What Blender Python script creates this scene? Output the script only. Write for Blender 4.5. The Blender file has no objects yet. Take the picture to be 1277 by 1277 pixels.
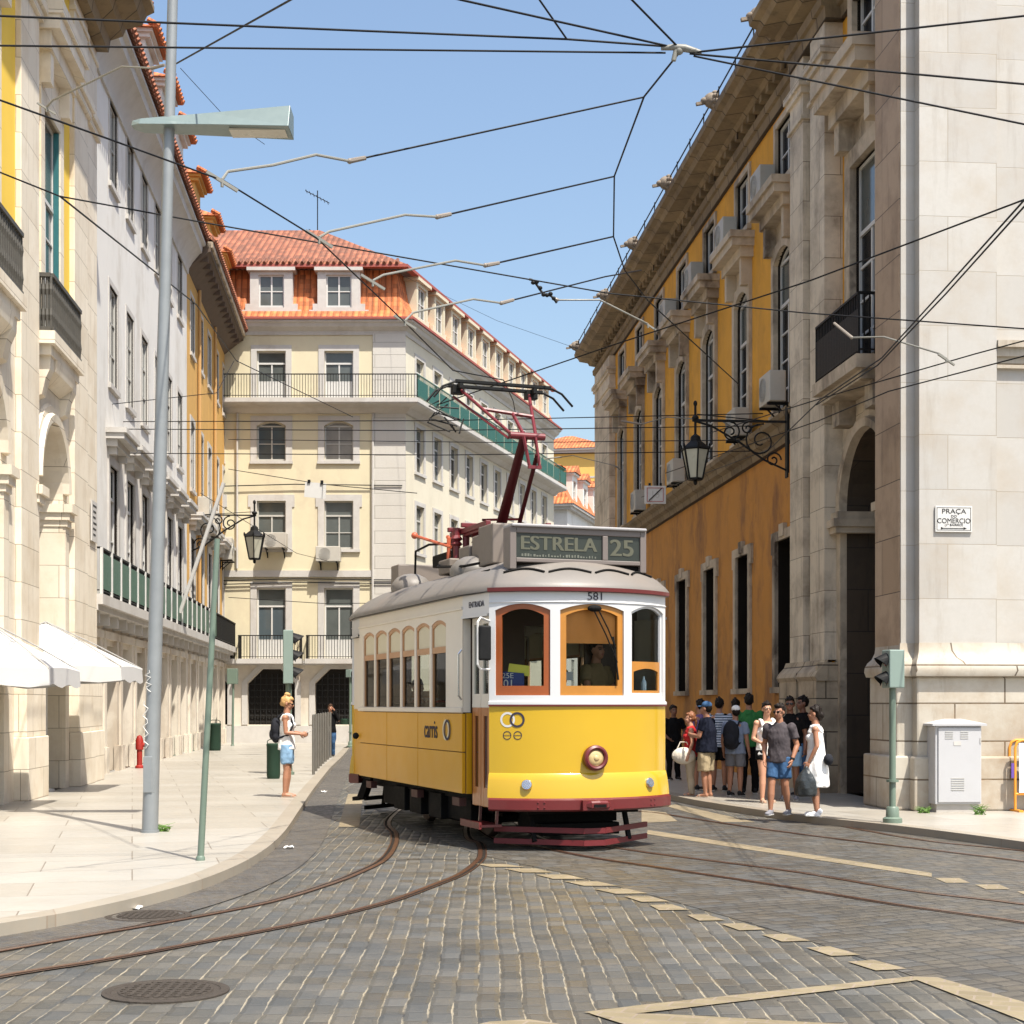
import bpy, bmesh, math, random
from mathutils import Vector, Matrix, Euler
random.seed(7)
R = math.radians
sc = bpy.context.scene
COL = sc.collection
# ---------------------------------------------------------------- camera geometry
F, CX, HY, CH = 1900.0, 638.5, 878.0, 1.7
SA = R(5.07); SC, SS = math.cos(SA), math.sin(SA)
def P(px, py, Y): return Vector(((px-CX)*Y/F, Y, CH+(HY-py)*Y/F))
def GP(px, py, z=0.0):
    Y = F*(CH-z)/(py-HY); return Vector(((px-CX)*Y/F, Y, z))
def st(x, y, z=0.0): return Vector((SC*x-SS*y, SS*x+SC*y, z))      # street frame -> world
def yl(X0, Y): return -SS*(X0-0.0887*Y)+SC*Y                        # street-frame y on the plane X = X0-0.0887Y
# ---------------------------------------------------------------- node helper
class NT:
    def __init__(s, name):
        s.m = bpy.data.materials.new(name); s.m.use_nodes = True
        s.t = s.m.node_tree; s.t.nodes.clear()
        s.out = s.t.nodes.new('ShaderNodeOutputMaterial')
    def n(s, typ, _p=None, **kw):
        nd = s.t.nodes.new(typ)
        for k, v in (_p or {}).items(): setattr(nd, k, v)
        for k, v in kw.items():
            k = k.replace('_', ' ')
            if k.startswith('i') and k[1:].isdigit(): sk = nd.inputs[int(k[1:])]
            else: sk = nd.inputs[k]
            s.set(sk, v)
        return nd
    def set(s, sk, v):
        if isinstance(v, bpy.types.NodeSocket): s.t.links.new(v, sk)
        elif isinstance(v, (tuple, list)) and len(v) == 3 and sk.type == 'RGBA': sk.default_value = (*v, 1)
        else: sk.default_value = v
    def math(s, op, a, b=0.0, c=0.0):
        nd = s.n('ShaderNodeMath', {'operation': op}); s.set(nd.inputs[0], a); s.set(nd.inputs[1], b); s.set(nd.inputs[2], c); return nd.outputs[0]
    def mix(s, f, a, b, mode='MIX'):
        nd = s.n('ShaderNodeMix', {'data_type': 'RGBA', 'blend_type': mode}); nd.clamp_factor = True
        s.set(nd.inputs[0], f); s.set(nd.inputs[6], a); s.set(nd.inputs[7], b); return nd.outputs[2]
    def ramp(s, f, a, b):
        nd = s.n('ShaderNodeMapRange', Value=f); nd.inputs[1].default_value = a; nd.inputs[2].default_value = b; return nd.outputs[0]
    def pos(s): return s.n('ShaderNodeNewGeometry').outputs['Position']
    def obj(s): return s.n('ShaderNodeTexCoord').outputs['Object']
    def sep(s, v):
        nd = s.n('ShaderNodeSeparateXYZ', Vector=v); return nd.outputs
    def comb(s, x, y, z=0.0):
        nd = s.n('ShaderNodeCombineXYZ'); s.set(nd.inputs[0], x); s.set(nd.inputs[1], y); s.set(nd.inputs[2], z); return nd.outputs[0]
    def noise(s, v, scale, detail=4, rough=0.55):
        nd = s.n('ShaderNodeTexNoise', Vector=v, Scale=scale, Detail=detail, Roughness=rough); return nd.outputs['Fac']
    def scl(s, v, x, y, z):
        nd = s.n('ShaderNodeVectorMath', {'operation': 'MULTIPLY'}); s.set(nd.inputs[0], v); nd.inputs[1].default_value = (x, y, z); return nd.outputs[0]
    def bump(s, h, strength=0.3, dist=0.01):
        return s.n('ShaderNodeBump', Height=h, Strength=strength, Distance=dist).outputs[0]
    def bsdf(s, **kw):
        b = s.n('ShaderNodeBsdfPrincipled', **kw); s.t.links.new(b.outputs[0], s.out.inputs[0]); return b
MATS = {}
def plain(name, col, rough=0.6, var=0.12, scale=3.0, bump=0.0, bscale=40, metal=0.0, coat=0.0, streak=0.0, dirt=(0.1,0.08,0.06), spec=0.5):
    if name in MATS: return MATS[name]
    t = NT(name); p = t.pos()
    f = t.noise(p, scale, 5)
    c = t.mix(f, tuple(x*(1-var) for x in col), tuple(min(1, x*(1+var)) for x in col))
    if streak:
        g = t.noise(t.n('ShaderNodeVectorMath', {'operation': 'MULTIPLY_ADD'}, i0=t.n('ShaderNodeTexNoise', Vector=p, Scale=1.6, Detail=4.0).outputs['Color'], i1=(1.1,1.1,0.5), i2=t.scl(p, 1.1, 1.1, 0.17)).outputs[0], 1.0, 4, 0.6)
        g3 = t.ramp(t.noise(p, 0.5, 4, 0.6), 0.32, 0.55)
        c = t.mix(t.math('MULTIPLY', t.math('MULTIPLY', t.ramp(g, 0.44, 0.66), g3), min(1.0, streak*1.35)), c, dirt)
        g2 = t.noise(p, 0.6, 6, 0.7)
        c = t.mix(t.math('MULTIPLY', t.ramp(g2, 0.52, 0.75), streak*0.7), c, dirt)
    if max(col) < 0.06 and rough > 0.3: spec = min(spec, 0.12)
    kw = dict(Base_Color=c, Roughness=rough, Metallic=metal)
    b = t.bsdf(**kw); b.inputs['Coat Weight'].default_value = coat; b.inputs['Coat Roughness'].default_value = 0.08
    b.inputs['Specular IOR Level'].default_value = spec
    if rough > 0.25: t.set(b.inputs['Roughness'], t.math('ADD', t.math('MULTIPLY', t.noise(p, scale*3, 4), 0.2), rough-0.1))
    if bump: t.set(b.inputs['Normal'], t.bump(t.noise(p, bscale, 5), bump, 0.01))
    MATS[name] = t.m; return t.m
def stone(name, c1, c2, bw=1.1, bh=0.55, mort=0.008, mcol=(0.2,0.16,0.11), rough=0.7, dirt=(0.16,0.11,0.06), amt=0.5, bump=0.5):
    t = NT(name); o = t.obj(); s = t.sep(o)
    u = t.math('ADD', s[0], s[1]); v = t.comb(u, s[2])
    br = t.n('ShaderNodeTexBrick', {'offset': 0.5}, Vector=v, Color1=c1, Color2=c2, Mortar=mcol, Scale=1.0, Mortar_Size=mort, Mortar_Smooth=0.3, Brick_Width=bw, Row_Height=bh, Bias=0.0)
    p = t.pos()
    n1 = t.noise(p, 1.3, 7, 0.65); n2 = t.noise(t.scl(p, 4, 4, 0.5), 1.0, 6, 0.7); n3 = t.noise(p, 14, 5, 0.7)
    c = t.mix(t.math('MULTIPLY', t.ramp(n1, 0.45, 0.8), amt), br.outputs[0], dirt)
    c = t.mix(t.math('MULTIPLY', t.ramp(n2, 0.55, 0.8), amt*0.8), c, tuple(x*0.5 for x in dirt))
    c = t.mix(t.math('MULTIPLY', t.ramp(n3, 0.35, 0.75), 0.25), c, tuple(x*0.75 for x in c1))
    h = t.math('ADD', t.math('MULTIPLY', br.outputs[1], -1.0), t.math('MULTIPLY', n3, 0.35))
    t.bsdf(Base_Color=c, Roughness=rough, Normal=t.bump(h, bump, 0.012)); MATS[name] = t.m; return t.m
def tiles(name, col, pitch=0.24, row=0.16, old=(0.12,0.06,0.04), amt=0.5):
    t = NT(name); o = t.obj(); s = t.sep(o)
    nn = t.sep(t.n('ShaderNodeTexCoord').outputs['Normal'])
    sel = t.math('GREATER_THAN', t.math('ABSOLUTE', nn[0]), t.math('ABSOLUTE', nn[1]))
    u = t.math('ADD', t.math('MULTIPLY', s[0], t.math('SUBTRACT', 1.0, sel)), t.math('MULTIPLY', s[1], sel))
    uu = t.math('DIVIDE', u, pitch); vv = t.math('DIVIDE', s[2], row)
    rnd = t.n('ShaderNodeTexWhiteNoise', {'noise_dimensions': '2D'}, Vector=t.comb(t.math('FLOOR', uu), t.math('FLOOR', vv))).outputs[0]
    c = t.mix(rnd, tuple(x*0.62 for x in col), tuple(min(1,x*1.25) for x in col))
    n1 = t.noise(t.pos(), 1.1, 6, 0.7); n2 = t.noise(t.pos(), 9, 4, 0.7)
    c = t.mix(t.math('MULTIPLY', t.ramp(n1, 0.42, 0.72), amt), c, old)
    c = t.mix(t.math('MULTIPLY', t.ramp(n2, 0.5, 0.8), amt*0.6), c, (0.45,0.33,0.22))
    sw = t.math('SINE', t.math('MULTIPLY', uu, 2*math.pi)); fr = t.math('FRACT', vv)
    gap = t.math('MULTIPLY', t.ramp(sw, -0.55, -1.0), 0.75)
    c = t.mix(gap, c, tuple(x*0.25 for x in col))
    h = t.math('ADD', t.math('MULTIPLY', sw, 0.6), t.math('MULTIPLY', fr, -0.6))
    t.bsdf(Base_Color=c, Roughness=0.85, Normal=t.bump(h, 0.9, 0.05)); MATS[name] = t.m; return t.m
def cobble(name, ca, cb, row, length, rot, sand=(0.36,0.31,0.22), dark=(0.03,0.028,0.025), joint=0.10, sandamt=0.75, bump=0.8, rough=0.55, cross=0.5):
    t = NT(name); p = t.pos()
    mp = t.n('ShaderNodeMapping', Vector=p); mp.inputs['Rotation'].default_value[2] = rot
    wn = t.n('ShaderNodeTexNoise', Vector=p, Scale=0.55, Detail=2.0).outputs['Color']
    wn2 = t.n('ShaderNodeTexNoise', Vector=p, Scale=7.0, Detail=2.0).outputs['Color']
    off = t.n('ShaderNodeVectorMath', {'operation': 'MULTIPLY_ADD'}, i0=wn, i1=(0.07,0.1,0), i2=mp.outputs[0]).outputs[0]
    off = t.n('ShaderNodeVectorMath', {'operation': 'MULTIPLY_ADD'}, i0=wn2, i1=(0.022,0.022,0), i2=off).outputs[0]
    s = t.sep(off)
    x = t.math('DIVIDE', s[0], row); k = t.math('FLOOR', x)
    r1 = t.n('ShaderNodeTexWhiteNoise', {'noise_dimensions': '1D'}, W=k).outputs[0]
    y = t.math('ADD', t.math('DIVIDE', s[1], length), t.math('MULTIPLY', r1, 5.0)); j = t.math('FLOOR', y)
    rnd = t.n('ShaderNodeTexWhiteNoise', {'noise_dimensions': '2D'}, Vector=t.comb(k, j)).outputs
    ex = t.math('MINIMUM', t.math('FRACT', x), t.math('SUBTRACT', 1.0, t.math('FRACT', x)))       # 0 at joint
    ey = t.math('MINIMUM', t.math('FRACT', y), t.math('SUBTRACT', 1.0, t.math('FRACT', y)))
    jn = t.noise(p, 2.2, 4, 0.7)
    jx = t.ramp(ex, t.math('MULTIPLY', jn, joint*1.6), 0.0) if False else t.math('LESS_THAN', ex, t.math('MULTIPLY', t.ramp(jn, 0.35, 0.75), joint))
    jy = t.math('LESS_THAN', ey, t.math('MULTIPLY', t.ramp(t.noise(p, 3.1, 4, 0.7), 0.3, 0.75), joint*0.55))
    c = t.mix(rnd[0], ca, cb)
    c = t.mix(t.math('MULTIPLY', t.ramp(t.noise(p, 0.35, 4), 0.4, 0.7), 0.55), c, tuple(x*0.62 for x in ca))
    c = t.mix(t.math('MULTIPLY', t.ramp(t.noise(p, 1.7, 6, 0.7), 0.45, 0.75), 0.5), c, (0.17,0.14,0.10))
    c = t.mix(t.math('MULTIPLY', t.ramp(t.noise(p, 30, 4, 0.7), 0.4, 0.8), 0.3), c, tuple(x*0.55 for x in cb))
    c = t.mix(t.math('MULTIPLY', jy, cross), c, dark)
    smix = t.mix(t.ramp(t.noise(p, 1.9, 4, 0.7), 0.38, 0.52), dark, sand)
    c = t.mix(t.math('MULTIPLY', jx, sandamt), c, smix)
    hh = t.math('MULTIPLY', t.math('MINIMUM', t.ramp(ex, 0.0, 0.22), t.ramp(ey, -0.08, 0.12)), 1.0)
    hh = t.math('ADD', hh, t.math('MULTIPLY', t.noise(p, 25, 5, 0.7), 0.35))
    hh = t.math('ADD', hh, t.math('MULTIPLY', rnd[0], 0.35))
    r2_ = t.n('ShaderNodeTexWhiteNoise', {'noise_dimensions': '3D'}, Vector=t.comb(k, j, 7.0)).outputs[0]
    ro = t.math('ADD', t.math('MULTIPLY', r2_, 0.35), rough-0.2)
    c = t.mix(t.math('MULTIPLY', t.math('GREATER_THAN', r2_, 0.72), 0.22), c, (0.07,0.08,0.09)); c = t.mix(t.math('MULTIPLY', t.math('LESS_THAN', r2_, 0.2), 0.28), c, (0.10,0.085,0.062))
    t.bsdf(Base_Color=c, Roughness=ro, Normal=t.bump(hh, bump, 0.018)); MATS[name] = t.m; return t.m
def slabs(name, c1, c2, bw, bh, rot, mort=0.006, mcol=(0.25,0.2,0.15), rough=0.38):
    t = NT(name); p = t.pos()
    mp = t.n('ShaderNodeMapping', Vector=p); mp.inputs['Rotation'].default_value[2] = rot
    br = t.n('ShaderNodeTexBrick', {'offset': 0.5}, Vector=mp.outputs[0], Color1=c1, Color2=c2, Mortar=mcol, Scale=1.0, Mortar_Size=mort, Mortar_Smooth=0.2, Brick_Width=bw, Row_Height=bh)
    n1 = t.noise(p, 0.7, 6, 0.65); n2 = t.noise(p, 6, 6, 0.7)
    c = t.mix(t.math('MULTIPLY', t.ramp(n1, 0.45, 0.75), 0.45), br.outputs[0], tuple(x*0.72 for x in c2))
    c = t.mix(t.math('MULTIPLY', t.ramp(n2, 0.5, 0.8), 0.3), c, (0.40,0.30,0.20))
    t.bsdf(Base_Color=c, Roughness=t.math('ADD', t.math('MULTIPLY', n2, 0.3), rough-0.1), Normal=t.bump(t.math('ADD', t.math('MULTIPLY', br.outputs[1], -1.0), t.math('MULTIPLY', n2, 0.3)), 0.35, 0.006)); MATS[name] = t.m; return t.m
def glass(name, tint=(0.9,0.95,0.93), op=0.06):
    t = NT(name)
    tr = t.n('ShaderNodeBsdfTransparent', Color=tint); gl = t.n('ShaderNodeBsdfGlossy', Roughness=0.03)
    fr = t.n('ShaderNodeFresnel', IOR=1.27)
    mx = t.n('ShaderNodeMixShader'); t.set(mx.inputs[0], t.math('ADD', fr.outputs[0], op)); t.set(mx.inputs[1], tr.outputs[0]); t.set(mx.inputs[2], gl.outputs[0])
    t.t.links.new(mx.outputs[0], t.out.inputs[0]); MATS[name] = t.m; return t.m
# ---------------------------------------------------------------- mesh builder
class MB:
    def __init__(s): s.v = []; s.f = []; s.m = []; s.cm = 0
    def add(s, vs, fs):
        b = len(s.v); s.v += [Vector(v) for v in vs]
        for f in fs: s.f.append([b+i for i in f]); s.m.append(s.cm)
        return s
    def quad(s, a, b, c, d): return s.add([a,b,c,d], [(0,1,2,3)])
    def poly(s, pts): return s.add(pts, [tuple(range(len(pts)))])
    def box(s, x0, x1, y0, y1, z0, z1, M=None):
        vs = [Vector((x,y,z)) for z in (z0,z1) for y in (y0,y1) for x in (x0,x1)]
        if M is not None: vs = [M @ v for v in vs]
        return s.add(vs, [(0,2,3,1),(4,5,7,6),(0,1,5,4),(2,6,7,3),(0,4,6,2),(1,3,7,5)])
    def bar(s, p, q, w, h=None, up=(0,0,1)):
        p, q = Vector(p), Vector(q); h = h or w; d = (q-p); L = d.length; d.normalize(); up = Vector(up)
        if abs(d.dot(up)) > 0.98: up = Vector((1,0,0))
        x = d.cross(up).normalized(); z = x.cross(d)
        M = Matrix((x, d, z)).transposed().to_4x4(); M.translation = p
        return s.box(-w/2, w/2, 0, L, -h/2, h/2, M)
    def tube(s, pts, r, n=6, cap=True):
        pts = [Vector(p) for p in pts]; rs = r if isinstance(r, (list,tuple)) else [r]*len(pts)
        rings = []; prev = None
        for i, p in enumerate(pts):
            d = (pts[min(i+1,len(pts)-1)]-pts[max(i-1,0)]).normalized()
            if prev is None:
                a = Vector((0,0,1)) if abs(d.z) < 0.9 else Vector((1,0,0)); x = d.cross(a).normalized()
            else: x = (prev - d*prev.dot(d)).normalized()
            prev = x; y = d.cross(x)
            rings.append([p+(x*math.cos(2*math.pi*k/n)+y*math.sin(2*math.pi*k/n))*rs[i] for k in range(n)])
        vs = [v for rg in rings for v in rg]; fs = []
        for i in range(len(pts)-1):
            for k in range(n): fs.append((i*n+k, i*n+(k+1)%n, (i+1)*n+(k+1)%n, (i+1)*n+k))
        if cap: fs.append(tuple(reversed(range(n)))); fs.append(tuple((len(pts)-1)*n+k for k in range(n)))
        return s.add(vs, fs)
    def lathe(s, prof, n=16, M=None, cap=True):      # prof: (r, z)
        vs = []; fs = []
        for r, z in prof:
            for k in range(n):
                v = Vector((r*math.cos(2*math.pi*k/n), r*math.sin(2*math.pi*k/n), z)); vs.append(M @ v if M is not None else v)
        for i in range(len(prof)-1):
            for k in range(n): fs.append((i*n+k, i*n+(k+1)%n, (i+1)*n+(k+1)%n, (i+1)*n+k))
        if cap: fs.append(tuple(reversed(range(n)))); fs.append(tuple((len(prof)-1)*n+k for k in range(n)))
        return s.add(vs, fs)
    def ell(s, c, r, n=12, m=8, M=None):
        c = Vector(c); vs = [c+Vector((0,0,-r[2]))]; fs = []
        for i in range(1, m):
            t = -math.pi/2+math.pi*i/m
            for k in range(n):
                a = 2*math.pi*k/n; vs.append(c+Vector((r[0]*math.cos(t)*math.cos(a), r[1]*math.cos(t)*math.sin(a), r[2]*math.sin(t))))
        vs.append(c+Vector((0,0,r[2]))); L = len(vs)-1
        for k in range(n): fs.append((0, 1+(k+1)%n, 1+k)); fs.append((L, L-n+k, L-n+(k+1)%n))
        for i in range(m-2):
            for k in range(n): a = 1+i*n; fs.append((a+k, a+(k+1)%n, a+n+(k+1)%n, a+n+k))
        if M is not None: vs = [M @ v for v in vs]
        return s.add(vs, fs)
    def prism(s, poly, z0, z1, M=None):
        n = len(poly); vs = [Vector((x,y,z0)) for x,y in poly]+[Vector((x,y,z1)) for x,y in poly]
        if M is not None: vs = [M @ v for v in vs]
        fs = [tuple(reversed(range(n))), tuple(range(n,2*n))]+[(i,(i+1)%n,n+(i+1)%n,n+i) for i in range(n)]
        return s.add(vs, fs)
    def sweep(s, prof, path):          # prof: list of (d, z); path: function list of callables (d,z)->Vector
        n = len(prof); vs = [f(d,z) for f in path for d,z in prof]; fs = []
        for i in range(len(path)-1):
            for k in range(n): fs.append((i*n+k, i*n+(k+1)%n, (i+1)*n+(k+1)%n, (i+1)*n+k))
        fs.append(tuple(range(n))); fs.append(tuple(reversed(range((len(path)-1)*n, len(path)*n))))
        return s.add(vs, fs)
    def grid(s, rows, close=False):
        n = len(rows[0]); vs = [v for r in rows for v in r]; fs = []
        for i in range(len(rows)-1):
            for k in range(n if close else n-1): fs.append((i*n+k, i*n+(k+1)%n, (i+1)*n+(k+1)%n, (i+1)*n+k))
        return s.add(vs, fs)
    def mesh(s, name, mat, smooth=None):
        me = bpy.data.meshes.new(name); me.from_pydata([tuple(v) for v in s.v], [], s.f)
        mats = mat if isinstance(mat, (list,tuple)) else [mat]
        for m in mats: me.materials.append(m)
        if len(mats) > 1: me.polygons.foreach_set('material_index', s.m)
        bm = bmesh.new(); bm.from_mesh(me)
        bmesh.ops.remove_doubles(bm, verts=bm.verts, dist=0.0002)
        bmesh.ops.recalc_face_normals(bm, faces=bm.faces); bm.to_mesh(me); bm.free()
        if smooth:
            me.polygons.foreach_set('use_smooth', [True]*len(me.polygons)); me.set_sharp_from_angle(angle=R(smooth))
        me.update(); return me
    def build(s, name, mat, parent=None, smooth=None, bevel=0.0):
        off = OFF.get(parent.name) if parent else None
        if off is not None: s.v = [v-off for v in s.v]
        return link(name, s.mesh(name, mat, smooth), parent, bevel=bevel)
OFF = {}
def link(name, me, parent=None, loc=None, rot=None, bevel=0.0):
    o = bpy.data.objects.new(name, me); COL.objects.link(o)
    if parent: o.parent = parent
    if loc is not None: o.location = loc
    if rot is not None: o.rotation_euler = rot
    if bevel:
        b = o.modifiers.new('edge', 'BEVEL'); b.width = bevel; b.segments = 2; b.limit_method = 'ANGLE'
    return o
def thing(name, label, cat, loc=(0,0,0), rotz=0.0, group=None, off=None):
    o = bpy.data.objects.new(name, None); COL.objects.link(o); o.empty_display_size = 0.2
    o.location = loc; o.rotation_euler = (0,0,rotz); o['label'] = label; o['category'] = cat
    if group: o['group'] = group
    if off is not None: OFF[o.name] = Vector(off)
    return o
def tag(o, label, cat, group=None):
    o['label'] = label; o['category'] = cat
    if group: o['group'] = group
    return o
def struct(o, kind='structure'): o['kind'] = kind; return o
def street_thing(name, label, cat, x, y, group=None):     # building root in the street frame; parts are given in street coordinates
    return thing(name, label, cat, st(x, y), SA, group, off=(x, y, 0))
def catmull(pts, k=8):
    out = []; n = len(pts)
    for i in range(n-1):
        p0, p1, p2, p3 = pts[max(i-1,0)], pts[i], pts[i+1], pts[min(i+2,n-1)]
        for j in range(k):
            t = j/k; out.append(0.5*((2*p1)+(p2-p0)*t+(2*p0-5*p1+4*p2-p3)*t*t+(3*p1-p0-3*p2+p3)*t**3))
    out.append(pts[-1]); return out
def ztop(o, a):
    w = (o['a1']-o['a0'])/2; c = (o['a1']+o['a0'])/2; x = max(-1, min(1, (a-c)/w)); r = o.get('rise', 0); k = o.get('shape', 'rect')
    if k == 'semi': return o['z1']+w*math.sqrt(max(0, 1-x*x))
    if k == 'seg': return o['z1']+r*(1-x*x)
    if k == 'cham': return o['z1']+min(r, (1-abs(x))*w)
    return o['z1']
def wall(mb, a0, a1, z0, z1, ops, f, reveal=0.2, step=None, fr=None, rm=0):
    cuts = {round(a0,5), round(a1,5)}
    for o in ops:
        cuts |= {round(o['a0'],5), round(o['a1'],5)}; k = o.get('shape','rect')
        if k in ('semi','seg'):
            for i in range(1, 16):
                x = -math.cos(math.pi*i/16); cuts.add(round((o['a0']+o['a1'])/2+x*(o['a1']-o['a0'])/2, 5))
        if k == 'cham': cuts |= {round(o['a0']+o['rise'],5), round(o['a1']-o['rise'],5)}
    cs = sorted(c for c in cuts if a0-2e-5 <= c <= a1+2e-5)
    if step:
        full = []
        for a, b in zip(cs, cs[1:]):
            n = max(1, math.ceil((b-a)/step)); full += [a+(b-a)*i/n for i in range(n)]
        cs = full+[cs[-1]]
    fr = fr or f
    for a, b in zip(cs, cs[1:]):
        m = (a+b)/2; act = sorted((o for o in ops if o['a0'] < m < o['a1']), key=lambda o: o['z0'])
        ca = cb = z0
        for o in act:
            if o['z0'] > ca+1e-6: mb.quad(f(a,ca,0), f(b,cb,0), f(b,o['z0'],0), f(a,o['z0'],0))
            ta, tb = ztop(o,a), ztop(o,b)
            if reveal:
                mb.cm = rm
                mb.quad(f(a,ta,0), f(b,tb,0), fr(b,tb,reveal), fr(a,ta,reveal)); mb.quad(f(a,o['z0'],0), f(b,o['z0'],0), fr(b,o['z0'],reveal), fr(a,o['z0'],reveal))
                if abs(a-o['a0']) < 1e-4: mb.quad(f(a,o['z0'],0), f(a,ta,0), fr(a,ta,reveal), fr(a,o['z0'],reveal))
                if abs(b-o['a1']) < 1e-4: mb.quad(f(b,o['z0'],0), f(b,tb,0), fr(b,tb,reveal), fr(b,o['z0'],reveal))
            mb.cm = 0; ca, cb = ta, tb
        if z1 > max(ca,cb)+1e-6 or abs(ca-cb) > 1e-6: mb.quad(f(a,ca,0), f(b,cb,0), f(b,z1,0), f(a,z1,0))
    return mb
def text_mesh(body, size, depth=0.003, align='CENTER', space=1.0):
    cu = bpy.data.curves.new('lettering', 'FONT'); cu.body = body; cu.size = size; cu.extrude = depth; cu.align_x = align; cu.align_y = 'CENTER'; cu.space_character = space
    o = bpy.data.objects.new('lettering', cu); COL.objects.link(o); dg = bpy.context.evaluated_depsgraph_get()
    me = bpy.data.meshes.new_from_object(o.evaluated_get(dg)); bpy.data.objects.remove(o); return me
def lettering(body, size, mat, parent, loc, rot, sx=1.0, name='lettering', depth=0.003, bold=0.0):
    me = text_mesh(body, size, depth); me.materials.clear(); me.materials.append(mat)
    o = link(name, me, parent, loc, rot); o.scale = (sx, 1, 1); return o
# ---------------------------------------------------------------- window assemblies (facing local -y, origin at the bottom centre of the opening)
ASM = {}; WR = random.Random(11)
def asm_place(key, parent, loc, rotz):
    off = OFF.get(parent.name); loc = Vector(loc)-off if off is not None else Vector(loc)
    root = None
    for name, me, lvl in ASM[key]:
        if lvl == 0: root = link(name, me, parent, loc, (0,0,rotz))
        else:
            o = link(name, me, root)
            if name == 'pane' and me.materials[0].name != 'glass_shade':
                k = WR.random(); pick = MATS['glass_mid'] if k < 0.25 else MATS['glass_blue'] if k < 0.45 else MATS['glass_curtain'] if k < 0.57 else None
                if pick: o.material_slots[0].link = 'OBJECT'; o.material_slots[0].material = pick
    return root
def win_asm(key, w, h, fmat, gmat, smat=None, sw=0.16, proud=0.05, sill=True, ears=0.0, rise=0.0, nx=2, rows=(0.5,), bar=0.035, fr=0.06, rec=0.16, hood=None, trans=None, shutter=None, doors=False, name='window', keystone=False):
    A = []; m = MB()
    o = dict(a0=-w/2, a1=w/2, z0=0, z1=h, rise=rise, shape='seg' if rise else 'rect')
    if smat:
        so = sw
        def top(x, e): return ztop(o, x*(w/2)/(w/2+1e-9))
        m.box(-w/2-so, -w/2, -proud, 0.02, 0, h+ (so if not rise else so*0.2)); m.box(w/2, w/2+so, -proud, 0.02, 0, h+(so if not rise else so*0.2))
        if rise:
            n = 10; pts = [(-w/2+w*i/n) for i in range(n+1)]
            for a, b in zip(pts, pts[1:]):
                za, zb = ztop(o,a), ztop(o,b); zt = h+rise+so*0.8
                m.add([(a,-proud,za),(b,-proud,zb),(b,-proud,zt),(a,-proud,zt),(a,0.02,za),(b,0.02,zb),(b,0.02,zt),(a,0.02,zt)], [(0,1,2,3),(0,4,5,1),(3,2,6,7)])
            m.box(-w/2-so, -w/2, -proud-0.002, 0.02, h+so*0.2, h+rise+so*0.8); m.box(w/2, w/2+so, -proud-0.002, 0.02, h+so*0.2, h+rise+so*0.8)
        else: m.box(-w/2, w/2, -proud, 0.02, h, h+so)
        if ears:
            for s in (-1,1):
                x0 = s*(w/2+so); m.box(min(x0,x0+s*ears), max(x0,x0+s*ears), -proud+0.003, 0.02, h-0.25, h+so-0.003)
        if keystone: m.box(-w*0.14, w*0.14, -proud-0.03, 0.02, h+rise+so*0.3, h+rise+so+0.12)
        if sill: m.box(-w/2-so*1.1, w/2+so*1.1, -proud-0.05, 0.05, -0.12, 0)
    else: m.box(-w/2, w/2, -0.03, rec, -0.06, 0.0)
    if hood:
        hz, hh, hp = hood
        m.box(-w/2-so-0.12, w/2+so+0.12, -hp*0.6, 0.0, hz, hz+hh*0.4); m.box(-w/2-so-0.2, w/2+so+0.2, -hp, 0.0, hz+hh*0.4, hz+hh*0.72); m.box(-w/2-so-0.24, w/2+so+0.24, -hp-0.06, 0.0, hz+hh*0.72, hz+hh)
        for s in (-1,1):
            x = s*(w/2+so*0.5); m.box(x-so*0.45, x+so*0.45, -hp*0.5, 0.0, h+so, hz)
        m.box(-w/2, w/2, -0.02, 0.0, h+so, hz)
    A.append((name, m.mesh(name, smat or fmat), 0))
    g = MB(); y0, y1 = rec-0.05, rec
    def topz(x): return ztop(o, x)
    g.box(-w/2, -w/2+fr, y0, y1, 0, h); g.box(w/2-fr, w/2, y0, y1, 0, h); g.box(-w/2+fr, w/2-fr, y0, y1, 0, fr*(1.6 if not doors else 1))
    if rise:
        n = 10; pts = [(-w/2+w*i/n) for i in range(n+1)]
        for a, b in zip(pts, pts[1:]): g.add([(a,y0,topz(a)),(b,y0,topz(b)),(b,y0,topz(b)-fr),(a,y0,topz(a)-fr),(a,y1,topz(a)),(b,y1,topz(b)),(b,y1,topz(b)-fr),(a,y1,topz(a)-fr)], [(0,1,2,3),(0,4,5,1),(3,2,6,7),(4,5,6,7)])
        g.box(-w/2+fr, w/2-fr, y0, y1, h-fr/2, h+fr/2)
    else: g.box(-w/2+fr, w/2-fr, y0, y1, h-fr, h)
    H = h
    if trans: H = h-trans; g.box(-w/2+fr, w/2-fr, y0-0.01, y1, H-fr*0.6, H+fr*0.6)
    for i in range(1, nx):
        x = -w/2+w*i/nx; ww = bar*1.6 if nx == 2 else bar; g.box(x-ww/2, x+ww/2, y0+0.004, y1-0.004, fr, H-fr*0.6)
    for rr in rows: g.box(-w/2+fr, w/2-fr, y0+0.008, y1-0.008, H*rr-bar/2, H*rr+bar/2)
    if doors: g.box(-w/2+fr, w/2-fr, y0+0.01, y1, fr, 0.75)
    A.append(('frame', g.mesh('frame', fmat), 1))
    p = MB(); n = 10 if rise else 1; pts = [(-w/2+w*i/n) for i in range(n+1)]
    for a, b in zip(pts, pts[1:]): p.quad((a,y1-0.012,0), (b,y1-0.012,0), (b,y1-0.012,topz(b)), (a,y1-0.012,topz(a)))
    A.append(('pane', p.mesh('pane', gmat), 1))
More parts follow.
